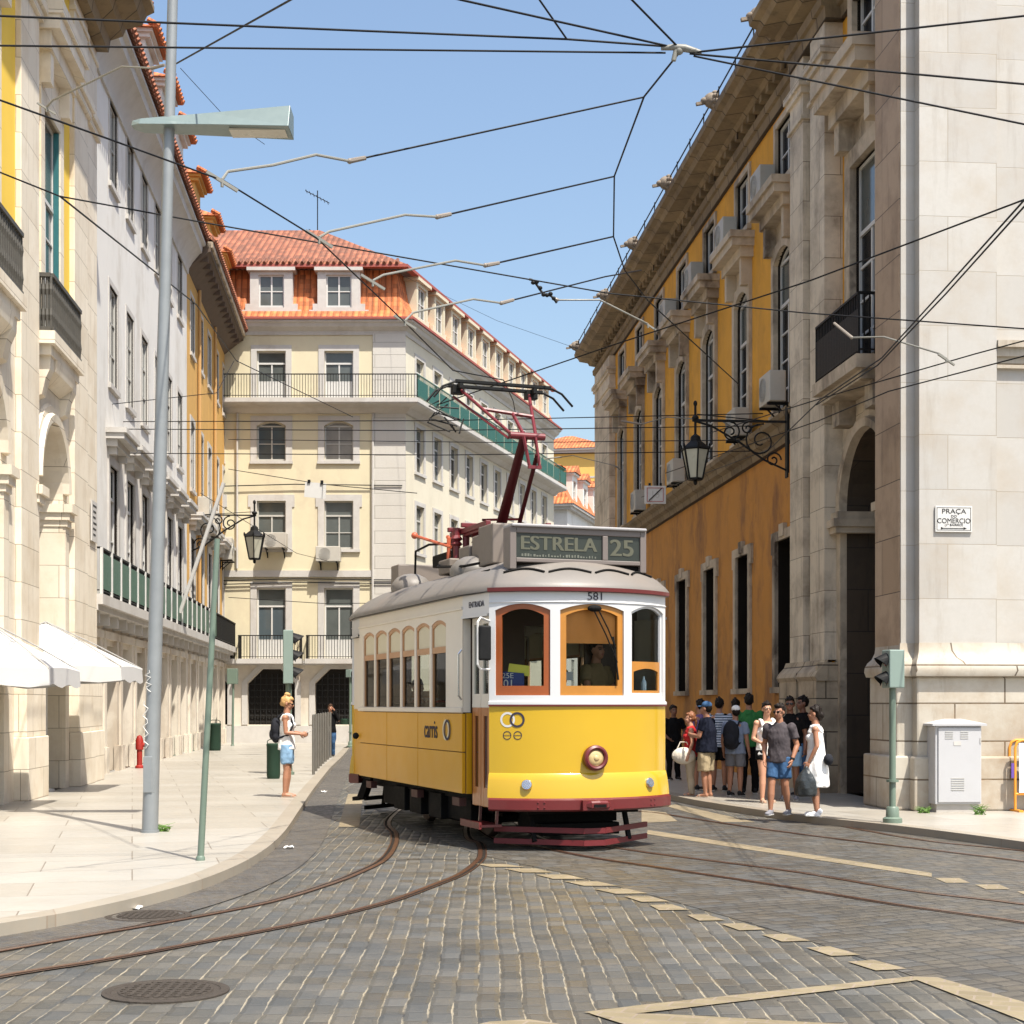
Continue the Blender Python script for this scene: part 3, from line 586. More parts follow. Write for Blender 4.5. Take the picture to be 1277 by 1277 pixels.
# street name sign
sg = thing('street_sign', 'white street name plate reading PRAÇA DO COMERCIO on the pier', 'sign', st(8.62, fy+0.05, 4.47), SA)
m = MB(); m.box(-0.285,0.285,-0.025,0.0,-0.19,0.2); m.build('plate', wh_paint, sg, bevel=0.004)
bl = plain('sign_black', (0.03,0.03,0.03), 0.5)
m = MB(); 
for s in (-1,1): m.box(s*0.26-0.004, s*0.26+0.004, -0.027, -0.024, -0.165, 0.175)
m.box(-0.264,0.264,-0.0272,-0.024,0.171,0.177); m.box(-0.264,0.264,-0.0272,-0.024,-0.165,-0.159); m.build('border', bl, sg)
for s, x, z, sz in (('PRAÇA',0,0.118,0.10),('DO',0,0.045,0.05),('COMERCIO',0,-0.025,0.105),('(1º BAIRRO)',0,-0.085,0.045)): lettering(s, sz, bl, sg, (x,-0.026,z), (R(90),0,0), 0.95 if sz > 0.1 else 1.2)
m = MB(); m.bar((-0.17,-0.027,-0.135),(0.15,-0.027,-0.135),0.008); m.add([(0.15,-0.028,-0.155),(0.15,-0.028,-0.115),(0.2,-0.028,-0.135)],[(0,1,2)]); m.add([(-0.2,-0.028,-0.155),(-0.2,-0.028,-0.115),(-0.15,-0.028,-0.135)],[(0,1,2)]); m.build('arrow', bl, sg)
for sx in (-1,1):
    for sz in (0.13,-0.12): pass
# air conditioners
def ac(label, x, y, z, rot, frame='street', w=0.86, h=0.62, d=0.34, group='air conditioners on the right facade'):
    o = thing('air_conditioner', label, 'air conditioner', st(x,y,z) if frame == 'street' else Vector((x,y,z)), (SA if frame == 'street' else 0)+rot, group)
    m = MB(); m.box(-w/2,w/2,-d-0.08,-0.08,0,h); m.build('casing', ac_white, o, bevel=0.02)
    m = MB(); M = Matrix.Translation((-w*0.12,-d-0.085,h/2)) @ Matrix.Rotation(R(90),4,'X')
    for rr in (0.23,0.17,0.11,0.05): m.lathe([(rr,0),(rr+0.012,0),(rr+0.012,0.012),(rr,0.012)], 20, M, cap=False)
    for k in range(6): a = k*math.pi/6; m.bar((-w*0.12-0.235*math.cos(a),-d-0.09,h/2-0.235*math.sin(a)),(-w*0.12+0.235*math.cos(a),-d-0.09,h/2+0.235*math.sin(a)),0.01)
    m.build('grille', gray_paint, o)
    m = MB()
    for x_ in (-w*0.35,w*0.35): m = MB(); m.bar((x_,0,-0.03),(x_,-d-0.1,-0.03),0.05); m.bar((x_,0,-0.32),(x_,-d*0.8,-0.04),0.03); m.bar((x_,-0.02,-0.36),(x_,-0.02,0),0.04); m.build('bracket', iron, o)
names = ['nearest the stone pilasters','second from the pilasters','third from the pilasters','fourth from the pilasters']
for i, Y in enumerate((32.0, 35.4, 39.0, 42.5)): ac('pale air conditioner beside an attic window of the yellow wall, '+names[i], XR, RY(Y)+0.25, 12.35, R(-90))
for n_, Y, z in (('nearest the stone pilasters, above the iron lantern bracket',31.0,7.78),('behind the iron lantern bracket',34.0,7.62),('just right of the small square tram sign',41.0,7.62),('just left of the small square tram sign',46.9,7.62)): ac('pale air conditioner on the string course, '+n_, XR-0.12, RY(Y), z, R(-90))
# ================================================================ left stone arcade building
XA = SC*-5.98
def LY(Y): return yl(-5.9, Y)
la = street_thing('arcade_building', 'sunlit cream stone building with arches and yellow strips at the left edge', 'building', -6.2, LY(32.3))
fA = lambda a, z, d: Vector((XA-d, a, z))
bays = [LY(23.1), LY(27.9)]; ops = []
for y in bays: ops += [dict(a0=y-1.12,a1=y+1.12,z0=0.1,z1=5.7,shape='semi')]
w = MB(); wall(w, LY(19), LY(32.3), 0.1, 8.0, ops, fA, 1.4); w.build('wall', lime, la)
ops = []
for y in bays: ops += [dict(a0=y-0.68,a1=y+0.68,z0=8.3,z1=12.4), dict(a0=y-0.62,a1=y+0.62,z0=14.35,z1=15.6)]
w = MB(); wall(w, LY(19), LY(32.3), 8.0, 16.0, ops, fA, 0.18, rm=1); w.quad((XA,LY(32.3),0.1),(XA-9,LY(32.3),0.1),(XA-9,LY(32.3),16),(XA,LY(32.3),16)); w.build('wall', [bright_yel, lime], la)
w = MB(); y = bays[1]; w.box(XA-1.5, XA-1.4, LY(19), LY(32), 7.6, 7.7); w.quad((XA-6,LY(19),0.1),(XA-6,LY(33),0.1),(XA-6,LY(33),8),(XA-6,LY(19),8)); w.quad((XA-6,LY(19),7.7),(XA-6,LY(32.2),7.7),(XA,LY(32.2),7.7),(XA,LY(19),7.7)); w.quad((XA-1.4,LY(31),0.1),(XA-6,LY(31),0.1),(XA-6,LY(31),8),(XA-1.4,LY(31),8)); w.build('arcade_wall', lime, la)
win_asm('lbig', 1.36, 4.1, wh_paint, gb, lime, sw=0.3, proud=0.05, nx=2, rows=(0.25,0.5,0.75), rec=0.13, hood=(4.95,0.8,0.42), trans=1.5, shutter=1)
win_asm('lup', 1.24, 1.25, wh_paint, g1, lime, sw=0.25, proud=0.08, nx=2, rows=(0.5,), rec=0.3)
for y in bays:
    asm_place('lbig', la, (XA, y, 8.3), R(90)); asm_place('lup', la, (XA, y, 14.35), R(90))
    b = MB(); b.box(XA, XA+0.36, y-1.35, y+1.35, 8.0, 8.22); b.box(XA, XA+0.28, y-1.25, y+1.25, 7.82, 8.0)
    for s in (-1,1): b.sweep([(0,7.82),(0.25,7.82),(0.24,7.6),(0.16,7.42),(0.1,7.15),(0,7.1)], [lambda d,z,a=a: Vector((XA+d,a,z)) for a in (y+s*1.0-0.16,y+s*1.0+0.16)])
    b.sweep([(0,7.82),(0.3,7.82),(0.26,7.62),(0.1,7.5),(0,7.45)], [lambda d,z,a=a: Vector((XA+d,a,z)) for a in (y-0.8,y+0.8)])
    bo = b.build('balcony', lime, la)
    q = MB(); P1, P2 = (XA+0.28,y-1.28,0),(XA+0.28,y+1.28,0); n = 18
    for (p, q_, k) in ((P1,P2,n),((XA+0.02,y-1.28,0),P1,4),((XA+0.02,y+1.28,0),P2,4)):
        p, q_ = Vector(p), Vector(q_); q.bar(p+Vector((0,0,8.26)), q_+Vector((0,0,8.26)), 0.09, 0.07); q.bar(p+Vector((0,0,9.2)), q_+Vector((0,0,9.2)), 0.1, 0.07)
        for i in range(k+1):
            c0 = p.lerp(q_, i/k); q.lathe([(0.025,8.26),(0.03,8.4),(0.045,8.5),(0.03,8.62),(0.03,8.85),(0.045,8.95),(0.03,9.05),(0.025,9.2)], 7, Matrix.Translation((c0.x,c0.y,0)), cap=False)
    q.v = [v-OFF[la.name] for v in q.v]; link('balustrade', q.mesh('balustrade', plain('balustrade_iron', (0.06,0.055,0.045), 0.6, 0.3, 8)), bo)
def lpil(a0, a1, p, z0=2.35, z1=15.7):
    m = MB(); m.box(XA-0.05, XA+p, a0, a1, z0, z1)
    for z, e in ((z0,0.12),(z0+0.16,0.06)): m.box(XA-0.04, XA+p+e, a0-e, a1+e, z, z+0.16)
    m.box(XA-0.03, XA+p+0.07, a0-0.07, a1+0.07, 13.6, 13.75); m.box(XA-0.03, XA+p+0.13, a0-0.13, a1+0.13, 13.75, 13.92); m.box(XA-0.03, XA+p+0.04, a0-0.04, a1+0.04, 15.2, 15.3)
    m.box(XA-0.3, XA+p+0.14, a0-0.1, a1+0.1, 0.1, 1.15); m.box(XA-0.3, XA+p+0.1, a0-0.06, a1+0.06, 1.15, z0)
    m.build('pilaster', lime, la, bevel=0.015)
lpil(LY(25.2), LY(26.55), 0.1); lpil(LY(29.65), LY(31.0), 0.1); lpil(LY(31.0)+0.2, LY(32.3), 0.05); lpil(LY(21.0), LY(22.4), 0.1)
m = MB()
for y in bays:
    m.sweep([(0,0),(0.12,0.02),(0.14,0.16),(0.06,0.2),(0.06,0.32),(0,0.36)], [lambda d,z,t=t,y=y: Vector((XA+d, y+(1.12+z)*math.cos(t), 5.7+(1.12+z)*math.sin(t))) for t in [math.pi*i/18 for i in range(19)]])
    for s in (-1,1):
        a = y+s*1.30; m.box(XA-1.2, XA+0.14, a-0.24, a+0.24, 5.2, 5.34); m.box(XA-1.2, XA+0.2, a-0.28, a+0.28, 5.34, 5.5); m.box(XA-1.2, XA+0.09, a-0.2, a+0.2, 5.08, 5.2); m.box(XA-0.05, XA+0.05, a-0.17, a+0.17, 0.1, 5.08)
m.build('archivolt', lime, la)
m = MB()
pr = [(0,15.5),(0.3,15.5),(0.34,15.75),(0.6,15.85),(0.66,16.0),(1.0,16.1),(1.1,16.3),(1.25,16.38),(1.25,16.5),(0,16.6)]
m.sweep(pr, [lambda d,z,a=a: Vector((XA+d,a,z)) for a in (LY(19),LY(32.25))]); m.build('cornice', cornice_st, la)
r = MB(); r.quad((XA+1,LY(19),16.5),(XA+1,LY(32.25),16.5),(XA-6,LY(32.25),19),(XA-6,LY(19),19)); r.build('roof', tile_old, la)
pq = thing('wall_plaque', 'small pale inscribed plaque on the cream stone pilaster', 'plaque', st(XA+0.07, LY(31.75), 5.5), SA+R(90)); m = MB(); m.box(-0.3,0.3,-0.03,0.0,-0.42,0.42); m.build('plate', lightst, pq)
m = MB(); 
for k in range(6): m.box(-0.2+0.03*(k%2),0.2-0.05*(k%3),-0.034,-0.03,0.3-k*0.12,0.34-k*0.12)
m.build('inscription', bl, pq)
# ================================================================ white and ochre street buildings
XW = SC*-6.3; XB = SC*-5.82
def WY(Y): return yl(-6.3, Y)
def ZP(px): return WY(11970/(470-px))
fW = lambda a, z, d: Vector((XW-d, a, z))
def street_house(name, label, a0, a1, wallm, cols, floors, eave):
    t = street_thing(name, label, 'building', -6.4, a0)
    ops = []
    for y in cols:
        for k, (z, h, ww, rise) in floors.items(): ops.append(dict(a0=y-ww/2,a1=y+ww/2,z0=z,z1=z+h,rise=rise,shape='seg' if rise else 'rect'))
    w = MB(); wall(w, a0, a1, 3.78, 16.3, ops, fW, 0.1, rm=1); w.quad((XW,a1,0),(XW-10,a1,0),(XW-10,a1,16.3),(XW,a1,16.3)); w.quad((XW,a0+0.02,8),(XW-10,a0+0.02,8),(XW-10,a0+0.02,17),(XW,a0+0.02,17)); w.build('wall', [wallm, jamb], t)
    for y in cols:
        for k, (z, h, ww, rise) in floors.items(): asm_place(k, t, (XW, y, z), R(90))
    return t
win_asm('w1', 1.15, 3.25, wh_paint, g1, lightst, sw=0.2, proud=0.04, nx=2, rows=(0.3,0.6), rec=0.12, hood=(3.62,0.42,0.42), trans=0.75, doors=True)
win_asm('w2', 1.1, 2.35, gray_paint, g1, lightst, sw=0.13, proud=0.02, nx=2, rows=(0.33,0.66), rec=0.09)
win_asm('w2g', 1.1, 2.35, plain('green_frame', (0.12,0.2,0.1), 0.5), gm, lightst, sw=0.16, proud=0.03, nx=2, rows=(0.33,0.66), rec=0.2)
win_asm('w3', 1.05, 1.95, gray_paint, g1, lightst, sw=0.12, proud=0.02, nx=2, rows=(0.5,), rec=0.09)
win_asm('o2', 1.05, 2.2, gray_paint, g1, lightst, sw=0.16, proud=0.03, rise=0.14, nx=2, rows=(0.5,), rec=0.09)
aW0, aM, aE = LY(32.3), ZP(233), ZP(285)
colsW = [WY(y) for y in (36.4,38.85,41.3,43.75,46.2,48.65)]; colsO = [WY(y) for y in (52.0,54.6,57.3,60.0,62.8)]
wb = street_house('townhouse', 'white townhouse with green balcony behind the tall lamp post', aW0, aM, white_wall, colsW, {'w1':(4.1,3.25,1.15,0),'w2':(9.25,2.35,1.1,0),'w3':(14.0,1.95,1.05,0)}, 0)
ob = street_house('townhouse', 'ochre townhouse with dark timber eaves left of the cream building', aM, aE, ochre_wall, colsO, {'w1':(4.1,3.25,1.15,0),'o2':(9.0,2.2,1.05,0.14),'w3':(13.6,1.9,1.05,0)}, 0)
# cornices, eaves, roofs
m = MB(); m.sweep([(0,15.95),(0.06,15.95),(0.08,16.15),(0.2,16.35),(0.42,16.62),(0.5,16.66),(0.52,16.86),(0.62,16.9),(0.62,17.0),(0,17.05)], [lambda d,z,a=a: Vector((XW+d,a,z)) for a in (aW0+0.1,aM)]); m.build('cornice', lightst, wb, smooth=35)
m = MB(); m.sweep([(0,16.15),(0.72,16.72),(0.78,16.72),(0.78,17.0),(0.0,17.05)], [lambda d,z,a=a: Vector((XW+d,a,z)) for a in (aM+0.02,aE+0.5)])
for i in range(18): a = aM+0.3+i*(aE-aM)/17.5; m.box(XW, XW+0.66, a, a+0.14, 16.45, 16.62)
m.build('eaves', wood_dark, ob)
m = MB(); m.box(XW+0.66, XW+0.86, aM+0.02, aE+0.55, 16.86, 17.06); m.build('gutter', trim_st, ob)
def tiled_roof(t, a0, a1, over):
    m = MB(); m.add([(XW+over,a0,17.05),(XW+over,a1,17.05),(XW-5,a1,21.5),(XW-5,a0,21.5),(XW+over,a0,17.14),(XW+over,a1,17.14),(XW-5,a1,21.6),(XW-5,a0,21.6)], [(0,1,2,3),(4,5,6,7),(0,1,5,4),(1,2,6,5),(0,3,7,4)]); m.quad((XW-5,a0,21.6),(XW-5,a1,21.6),(XW-11,a1,17),(XW-11,a0,17))
    n = int((a1-a0)/0.26)
    for i in range(n): a = a0+0.13+i*0.26; m.tube([(XW+over+0.06,a,17.1),(XW+over-0.5,a,17.62)], 0.075, 6)
    m.build('roof', tile_old, t)
tiled_roof(wb, aW0+0.1, aM, 0.7); tiled_roof(ob, aM, aE+0.5, 0.9)
win_asm('dm', 0.95, 1.35, wh_paint, g1, None, nx=2, rows=(0.5,), rec=0.06)
def dormer(t, a, wallm, z0=17.5):
    m = MB(); x0 = XW+0.12
    m.box(x0-3.0, x0, a-0.8, a-0.475, z0-0.3, z0+2.0); m.box(x0-3.0, x0, a+0.475, a+0.8, z0-0.3, z0+2.0); m.box(x0-3.0, x0, a-0.475, a+0.475, z0-0.3, z0+0.2); m.box(x0-3.0, x0, a-0.475, a+0.475, z0+1.55, z0+2.0)
    m.box(x0-3, x0+0.14, a-0.9, a+0.9, z0+1.95, z0+2.07); m.box(x0-3, x0+0.22, a-0.98, a+0.98, z0+2.07, z0+2.16)
    d = m.build('dormer', wallm, t)
    q = MB(); q.add([(x0+0.34,a-1.08,z0+2.16),(x0+0.34,a+1.08,z0+2.16),(x0-0.6,a,z0+2.75),(x0-4,a,z0+2.75),(x0-4,a-1.08,z0+2.16),(x0-4,a+1.08,z0+2.16)], [(0,1,2),(0,2,3,4),(1,5,3,2),(0,1,5,4)])
    for i in range(8): b = a-0.98+i*0.28; q.tube([(x0+0.40,b,z0+2.2),(x0+0.1,b,z0+2.36)], 0.085, 6)
    q.v = [v-OFF[t.name] for v in q.v]; link('roof', q.mesh('roof', tile_new), d)
    rt = None
    for name, me, lvl in ASM['dm']:
        o = link('window' if lvl == 0 else name, me, d, Vector((x0-0.04,a,z0+0.2))-OFF[t.name], (0,0,R(90)))
for Y in (35.0,38.2,41.4,44.6,47.8): dormer(wb, WY(Y), white_wall)
for Y in (52.5,57.0,61.5): dormer(ob, WY(Y), ochre_wall)
# balcony across both fronts
for t, a0, a1, nm in ((wb, aW0-0.05, aM, 'w'), (ob, aM+0.005, aE, 'o')):
    m = MB(); m.box(XW, XB+0.02, a0, a1, 3.82, 4.04); m.box(XW, XB-0.08, a0, a1, 3.70, 3.82)
    for i in range(int((a1-a0)/1.2)): a = a0+0.5+i*1.2; m.box(XW, XB-0.15, a, a+0.16, 3.45, 3.70)
    bo = m.build('balcony', lightst, t)
    q = MB(); n = int((a1-a0)/0.11); railing(q, (XB-0.04,a0+0.04,0), (XB-0.04,a1,0), 4.04, 0.98, n, 0.009)
    if nm == 'w': railing(q, (XW,a0+0.04,0), (XB-0.04,a0+0.04,0), 4.04, 0.98, 5, 0.009)
    q.v = [v-OFF[t.name] for v in q.v]; link('railing', q.mesh('railing', iron), bo)
    q = MB(); k = int((a1-a0)/1.22)
    lim = k if nm == 'w' else 4
    for i in range(lim): a = a0+0.12+i*1.22; q.box(XB-0.022, XB-0.012, a, a+1.1, 4.16, 4.92)
    q.v = [v-OFF[t.name] for v in q.v]; link('panel', q.mesh('panel', green_paint), bo)
    q = MB()
    for i in range(lim): a = a0+0.05+i*1.22; q.box(XB-0.05, XB+0.01, a-0.03, a+0.05, 4.04, 5.03)
    q.v = [v-OFF[t.name] for v in q.v]; link('post', q.mesh('post', wh_paint), bo)
# shopfronts below the balcony
win_asm('sh', 1.35, 2.95, green_paint, g1, None, nx=2, rows=(0.62,), rec=0.3, doors=True, name='door'); win_asm('sh2', 1.35, 2.95, plain('shop_brown', (0.11,0.06,0.035), 0.5), g1, None, nx=2, rows=(0.7,), rec=0.3, doors=True, name='door')
win_asm('sh3', 1.35, 2.95, gray_paint, gm, None, nx=2, rows=(0.35,0.7), rec=0.3, name='door')
for t, a0, a1 in ((wb, aW0+0.1, aM), (ob, aM, aE)):
    n = int((a1-a0)/2.2); ys = [a0+1.3+i*(a1-a0-1.6)/max(1,n-0.5) for i in range(n)]
    ops = [dict(a0=y-0.675,a1=y+0.675,z0=0.12,z1=3.07,rise=0.0) for y in ys]
    m = MB(); wall(m, a0, a1, 0.1, 3.78, ops, fW, 0.3); m.build('shopfront', shop_st, t)
    m = MB()
    for y in ys:
        for s in (-1,1): a = y+s*0.82; m.box(XW, XW+0.07, a-0.14, a+0.14, 0.1, 3.2); m.box(XW, XW+0.12, a-0.18, a+0.18, 0.1, 0.7)
        m.box(XW, XW+0.1, y-1.0, y+1.0, 3.2, 3.38)
    m.build('pilaster', shop_st, t)
    for i, y in enumerate(ys): asm_place(('sh','sh2','sh3')[(i*2+int(a0))%3], t, (XW, y, 0.12), R(90))
m = MB()
for a in (WY(53.4), WY(58.6)): m.tube([(XW+0.09,a,16.2),(XW+0.09,a,4.1)], 0.06, 8)
m.build('downpipe', plain('ochre_pipe', (0.45,0.26,0.09), 0.6), ob)
for i, (Y, z, nn) in enumerate(((53.4,8.0,'the large one nearest the lamp post'),(56.2,7.85,'between the other two'),(61.6,7.5,'lowest, right by the hanging lantern'))): ac('white air conditioner on the ochre wall, '+nn, XW, WY(Y), z, R(90), w=1.15, h=0.9, d=0.4, group='air conditioners on the ochre wall')
fp = tag(MB().tube([(*st(XB, WY(45.0))[:2],4.4),(*(st(XB, WY(45.0))+Vector((1.35,-0.3,0)))[:2],8.2)], 0.06, 8).build('flagpole', wh_paint), 'slanting white bare flagpole rising from the green balcony', 'flagpole')
# ================================================================ cream corner building
cb = thing('corner_building', 'cream corner building with tiled mansard roof and dormers behind the tram', 'building', (-4.43,63,0), 0, off=(-4.43,63,0))
CX0, CY = -4.43, 63.0; CL = -21.0
fC = lambda a, z, d: Vector((a, CY+d, z))
cols = [-7.16, -9.95, -12.74, -15.5, -18.3]
FL = {'c1':(3.6,2.9,1.2,0),'c2':(8.1,2.0,1.2,0),'c3':(11.75,1.45,1.2,0.2),'c4':(14.3,2.0,1.2,0)}
win_asm('c1', 1.2, 2.9, wh_paint, g1, lightst, sw=0.26, proud=0.04, nx=2, rows=(0.35,), rec=0.18, trans=0.75, doors=True)
win_asm('c2', 1.2, 2.0, gray_paint, gm, lightst, sw=0.26, proud=0.04, nx=2, rows=(0.5,), rec=0.18, trans=0.6, ears=0.1)
win_asm('c3', 1.2, 1.45, gray_paint, gb, lightst, sw=0.26, proud=0.04, rise=0.2, nx=2, rows=(0.5,), rec=0.18)
win_asm('c4', 1.2, 2.0, wh_paint, gm, lightst, sw=0.24, proud=0.04, nx=2, rows=(0.5,), rec=0.18, trans=0.5, doors=True)
ops = []
for x in cols:
    for k, (z,h,ww,rise) in FL.items(): ops.append(dict(a0=x-ww/2,a1=x+ww/2,z0=z,z1=z+h,rise=rise,shape='seg' if rise else 'rect'))
w = MB(); wall(w, CL, CX0-1.3, 3.5, 17.25, ops, fC, 0.18); w.build('wall', cream_wall, cb)
w = MB(); wall(w, CL, CX0-1.3, 0.1, 3.5, [dict(a0=x-0.98,a1=x+0.98,z0=0.85,z1=2.55,rise=0.6,shape='cham') for x in cols], fC, 0.3); w.build('wall', shop_st, cb)
for x in cols:
    for k, (z,h,ww,rise) in FL.items(): asm_place(k, cb, (x, CY, z), 0)
    q = MB(); q.box(x-0.98,x+0.98,CY+0.28,CY+0.3,0.85,3.15); gr = q.build('grille', dark_in, cb)
    q = MB()
    for i in range(9): q.box(x-0.96+i*0.235,x-0.94+i*0.235,CY+0.2,CY+0.24,0.85,2.95)
    for i in range(8): q.box(x-0.97,x+0.97,CY+0.2,CY+0.235,0.95+i*0.26,0.97+i*0.26)
    for i in range(8):
        for j in range(5): q.ell((x-0.82+i*0.235,CY+0.19,1.1+j*0.3),(0.025,0.02,0.025),6,4)
    q.v = [v-OFF[cb.name] for v in q.v]; link('grate', q.mesh('grate', plain('grille_iron', (0.05,0.05,0.05), 0.35, 0.2, 8, metal=0.5)), gr)
m = MB()                                                     # surrounds of the ground arches
for x in cols:
    for s in (-1,1): m.box(x+s*1.1-0.12,x+s*1.1+0.12,CY-0.05,CY,0.85,2.6)
    pts = [(-1.22,2.6),(-0.98,2.6),(-0.38,3.15),(0.38,3.15),(0.98,2.6),(1.22,2.6),(0.5,3.36),(-0.5,3.36)]
    m.add([(x+a,CY-0.05,z) for a,z in pts], [(0,1,2,7),(2,3,6,7),(3,4,5,6)])
m.build('arch_surround', lightst, cb)
m = MB(); m.box(CL, CX0+0.06, CY-0.08, CY, 0.1, 0.8); m.box(CL, CX0-1.3, CY-0.08, CY, 6.95, 7.22); m.box(CL, CX0-1.3, CY-0.04, CY, 3.3, 3.5); m.build('string_course', lightst, cb)
quo = stone('quoin_stone', (0.53,0.505,0.455), (0.49,0.465,0.42), 2.6, 0.52, 0.02, mcol=(0.36,0.34,0.3), dirt=(0.4,0.36,0.3), amt=0.2, bump=0.6)
m = MB(); m.box(CX0-1.32, CX0+0.03, CY-0.06, CY+0.25, 0.1, 17.25); m.build('quoin', quo, cb)
for x in cols:
    m = MB(); m.box(x-1.32,x+1.32,CY-0.6,CY,3.36,3.56); bo = m.build('balcony', lightst, cb)
    q = MB(); railing(q,(x-1.26,CY-0.55,0),(x+1.26,CY-0.55,0),3.56,0.95,22,0.011); railing(q,(x-1.26,CY-0.02,0),(x-1.26,CY-0.55,0),3.56,0.95,5,0.011); railing(q,(x+1.26,CY-0.02,0),(x+1.26,CY-0.55,0),3.56,0.95,5,0.011); q.v = [v-OFF[cb.name] for v in q.v]; link('railing', q.mesh('railing', iron), bo)
# side facade (rotated plane)
sd = Vector((0.273,1.0)).normalized(); SL = 26.0; sn = Vector((sd.y,-sd.x))
def fS(a, z, d): return Vector((CX0+sd.x*a-sn.x*d, CY+sd.y*a-sn.y*d, z))
srot = math.atan2(sn.x, -sn.y)                        # rotates local -y onto the outward normal
scols = [1.9+2.42*i for i in range(10)]
FS = {'s1':(4.3,2.2,1.05,0),'s2':(8.1,2.0,1.05,0),'s3':(11.5,1.9,1.05,0),'s4':(14.35,1.95,1.05,0)}
win_asm('s1', 1.05, 2.2, gray_paint, gm, lightst, sw=0.18, proud=0.04, nx=2, rows=(0.5,), rec=0.18, trans=0.6)
win_asm('s2', 1.05, 2.0, gray_paint, gm, lightst, sw=0.18, proud=0.04, nx=2, rows=(0.5,), rec=0.18, trans=0.6)
win_asm('s3', 1.05, 1.9, gray_paint, g1, lightst, sw=0.18, proud=0.04, nx=2, rows=(0.5,), rec=0.18, trans=0.5)
win_asm('s4', 1.05, 1.95, wh_paint, gm, lightst, sw=0.18, proud=0.04, nx=2, rows=(0.5,), rec=0.18, trans=0.5)
ops = [dict(a0=a-ww/2,a1=a+ww/2,z0=z,z1=z+h) for a in scols for (z,h,ww,_) in FS.values()]
w = MB(); wall(w, 0, SL, 0.1, 17.25, ops, fS, 0.18); w.quad(fS(SL,0,0),fS(SL,0,12),fS(SL,17.2,12),fS(SL,17.2,0)); w.build('wall', plain('pale_cream_plaster', (0.60,0.555,0.44), 0.85, 0.05, 1, 0.12, 60, streak=0.25, dirt=(0.45,0.4,0.3)), cb)
for a in scols:
    for k, (z,h,ww,_) in FS.items(): asm_place(k, cb, fS(a,z,0), srot)
m = MB(); m.box(0,0,0,0,0,0) if False else None
def band(mb, prof, a1=SL, a0=CL):
    k = math.tan(math.atan2(sn.y, sn.x)/2+math.pi/4) if False else None
    mit = (Vector((0,-1))+sn).normalized(); mit = mit/ mit.dot(sn)
    path = [lambda d,z: Vector((a0,CY-d,z)), lambda d,z: Vector((CX0+mit.x*d, CY+mit.y*d, z)), lambda d,z: fS(a1,z,-d)]
    mb.sweep(prof, path)
m = MB(); band(m, [(0,16.95),(0.05,16.95),(0.08,17.1),(0.3,17.25),(0.36,17.38),(0.45,17.42),(0.45,17.5),(0,17.52)]); m.build('cornice', lightst, cb)
m = MB(); band(m, [(0.3,17.505),(0.52,17.505),(0.52,17.6),(0.3,17.66)]); m.build('gutter', red_gut, cb)
m = MB(); band(m, [(0,13.7),(0.1,13.72),(0.3,13.9),(0.72,13.98),(0.78,14.05),(0.78,14.22),(0,14.24)])
bo = m.build('balcony', lightst, cb)
m = MB(); m.tube([(-11.35,CY-0.1,13.7),(-11.35,CY-0.1,7.3)],0.05,6); m.build('downpipe', lightst, cb); m = MB(); m.tube([(-5.75,CY-0.1,13.7),(-5.75,CY-0.1,3.6)],0.05,6); m.build('downpipe', lightst, cb)
m = MB()
for z_ in (6.7,6.85,10.75): m.tube([(CL,CY-0.1,z_),(-12,CY-0.12,z_-0.06),(-9,CY-0.12,z_+0.02),(CX0-0.1,CY-0.1,z_-0.03)],0.022,5)
m.build('facade_cable', iron, cb)
q = MB(); mit = (Vector((0,-1))+sn).normalized(); mit = mit/mit.dot(sn)*0.72
cr = Vector((CX0+mit.x, CY+mit.y, 0)); railing(q, (CL,CY-0.72,0), cr, 14.24, 0.95, 150, 0.010); q.v = [v-OFF[cb.name] for v in q.v]; link('railing', q.mesh('railing', iron), bo)
q = MB(); e = fS(SL,0,-0.72); railing(q, cr, e, 14.24, 0.95, 200, 0.010); q.v = [v-OFF[cb.name] for v in q.v]; link('railing', q.mesh('railing', green_paint), bo)
q = MB(); d1 = (e-cr).normalized(); k = 18
for i in range(k): a, b = cr.lerp(e,(i+0.06)/k), cr.lerp(e,(i+0.94)/k); q.bar(a+Vector((0,0,14.68)), b+Vector((0,0,14.68)), 0.012, 0.66)
q.v = [v-OFF[cb.name] for v in q.v]; link('panel', q.mesh('panel', plain('balcony_green', (0.015,0.09,0.068), 0.4, 0.2, 5)), bo)
# mansard
ins = 0.75
mit1 = (Vector((0,-1))+sn).normalized(); mit1 = mit1/mit1.dot(sn)
def ring(d, z): return [Vector((CL,CY+d,z)), Vector((CX0-mit1.x*d, CY-mit1.y*d, z)), fS(SL,z,d)]
m = MB()
rows = [ring(-0.42+0.0, 17.62), ring(0.05, 18.0), ring(0.35, 18.7), ring(0.55, 19.8)]
m.grid(rows); m.build('mansard', tile_new, cb)
m = MB(); A, B = ring(-0.12,19.86), ring(5.5,23.0); m.grid([A,B]); A2 = ring(11,19.86); m.grid([B, A2]); m.add([A[2],B[2],A2[2]],[(0,1,2)])
for i in range(int((CX0-CL)/0.26)): x = CL+0.13+i*0.26; m.tube([(x,CY-0.2,19.88),(x,CY+0.3,20.16)],0.08,6)
m.build('roof', tile_old, cb)
m = MB(); band(m, [(-0.12,19.74),(0.16,19.74),(0.16,19.86),(-0.12,19.9)]); m.build('gutter', red_gut, cb)
win_asm('cd', 1.05, 1.35, wh_paint, gm, None, nx=2, rows=(0.5,), rec=0.1, bar=0.04)
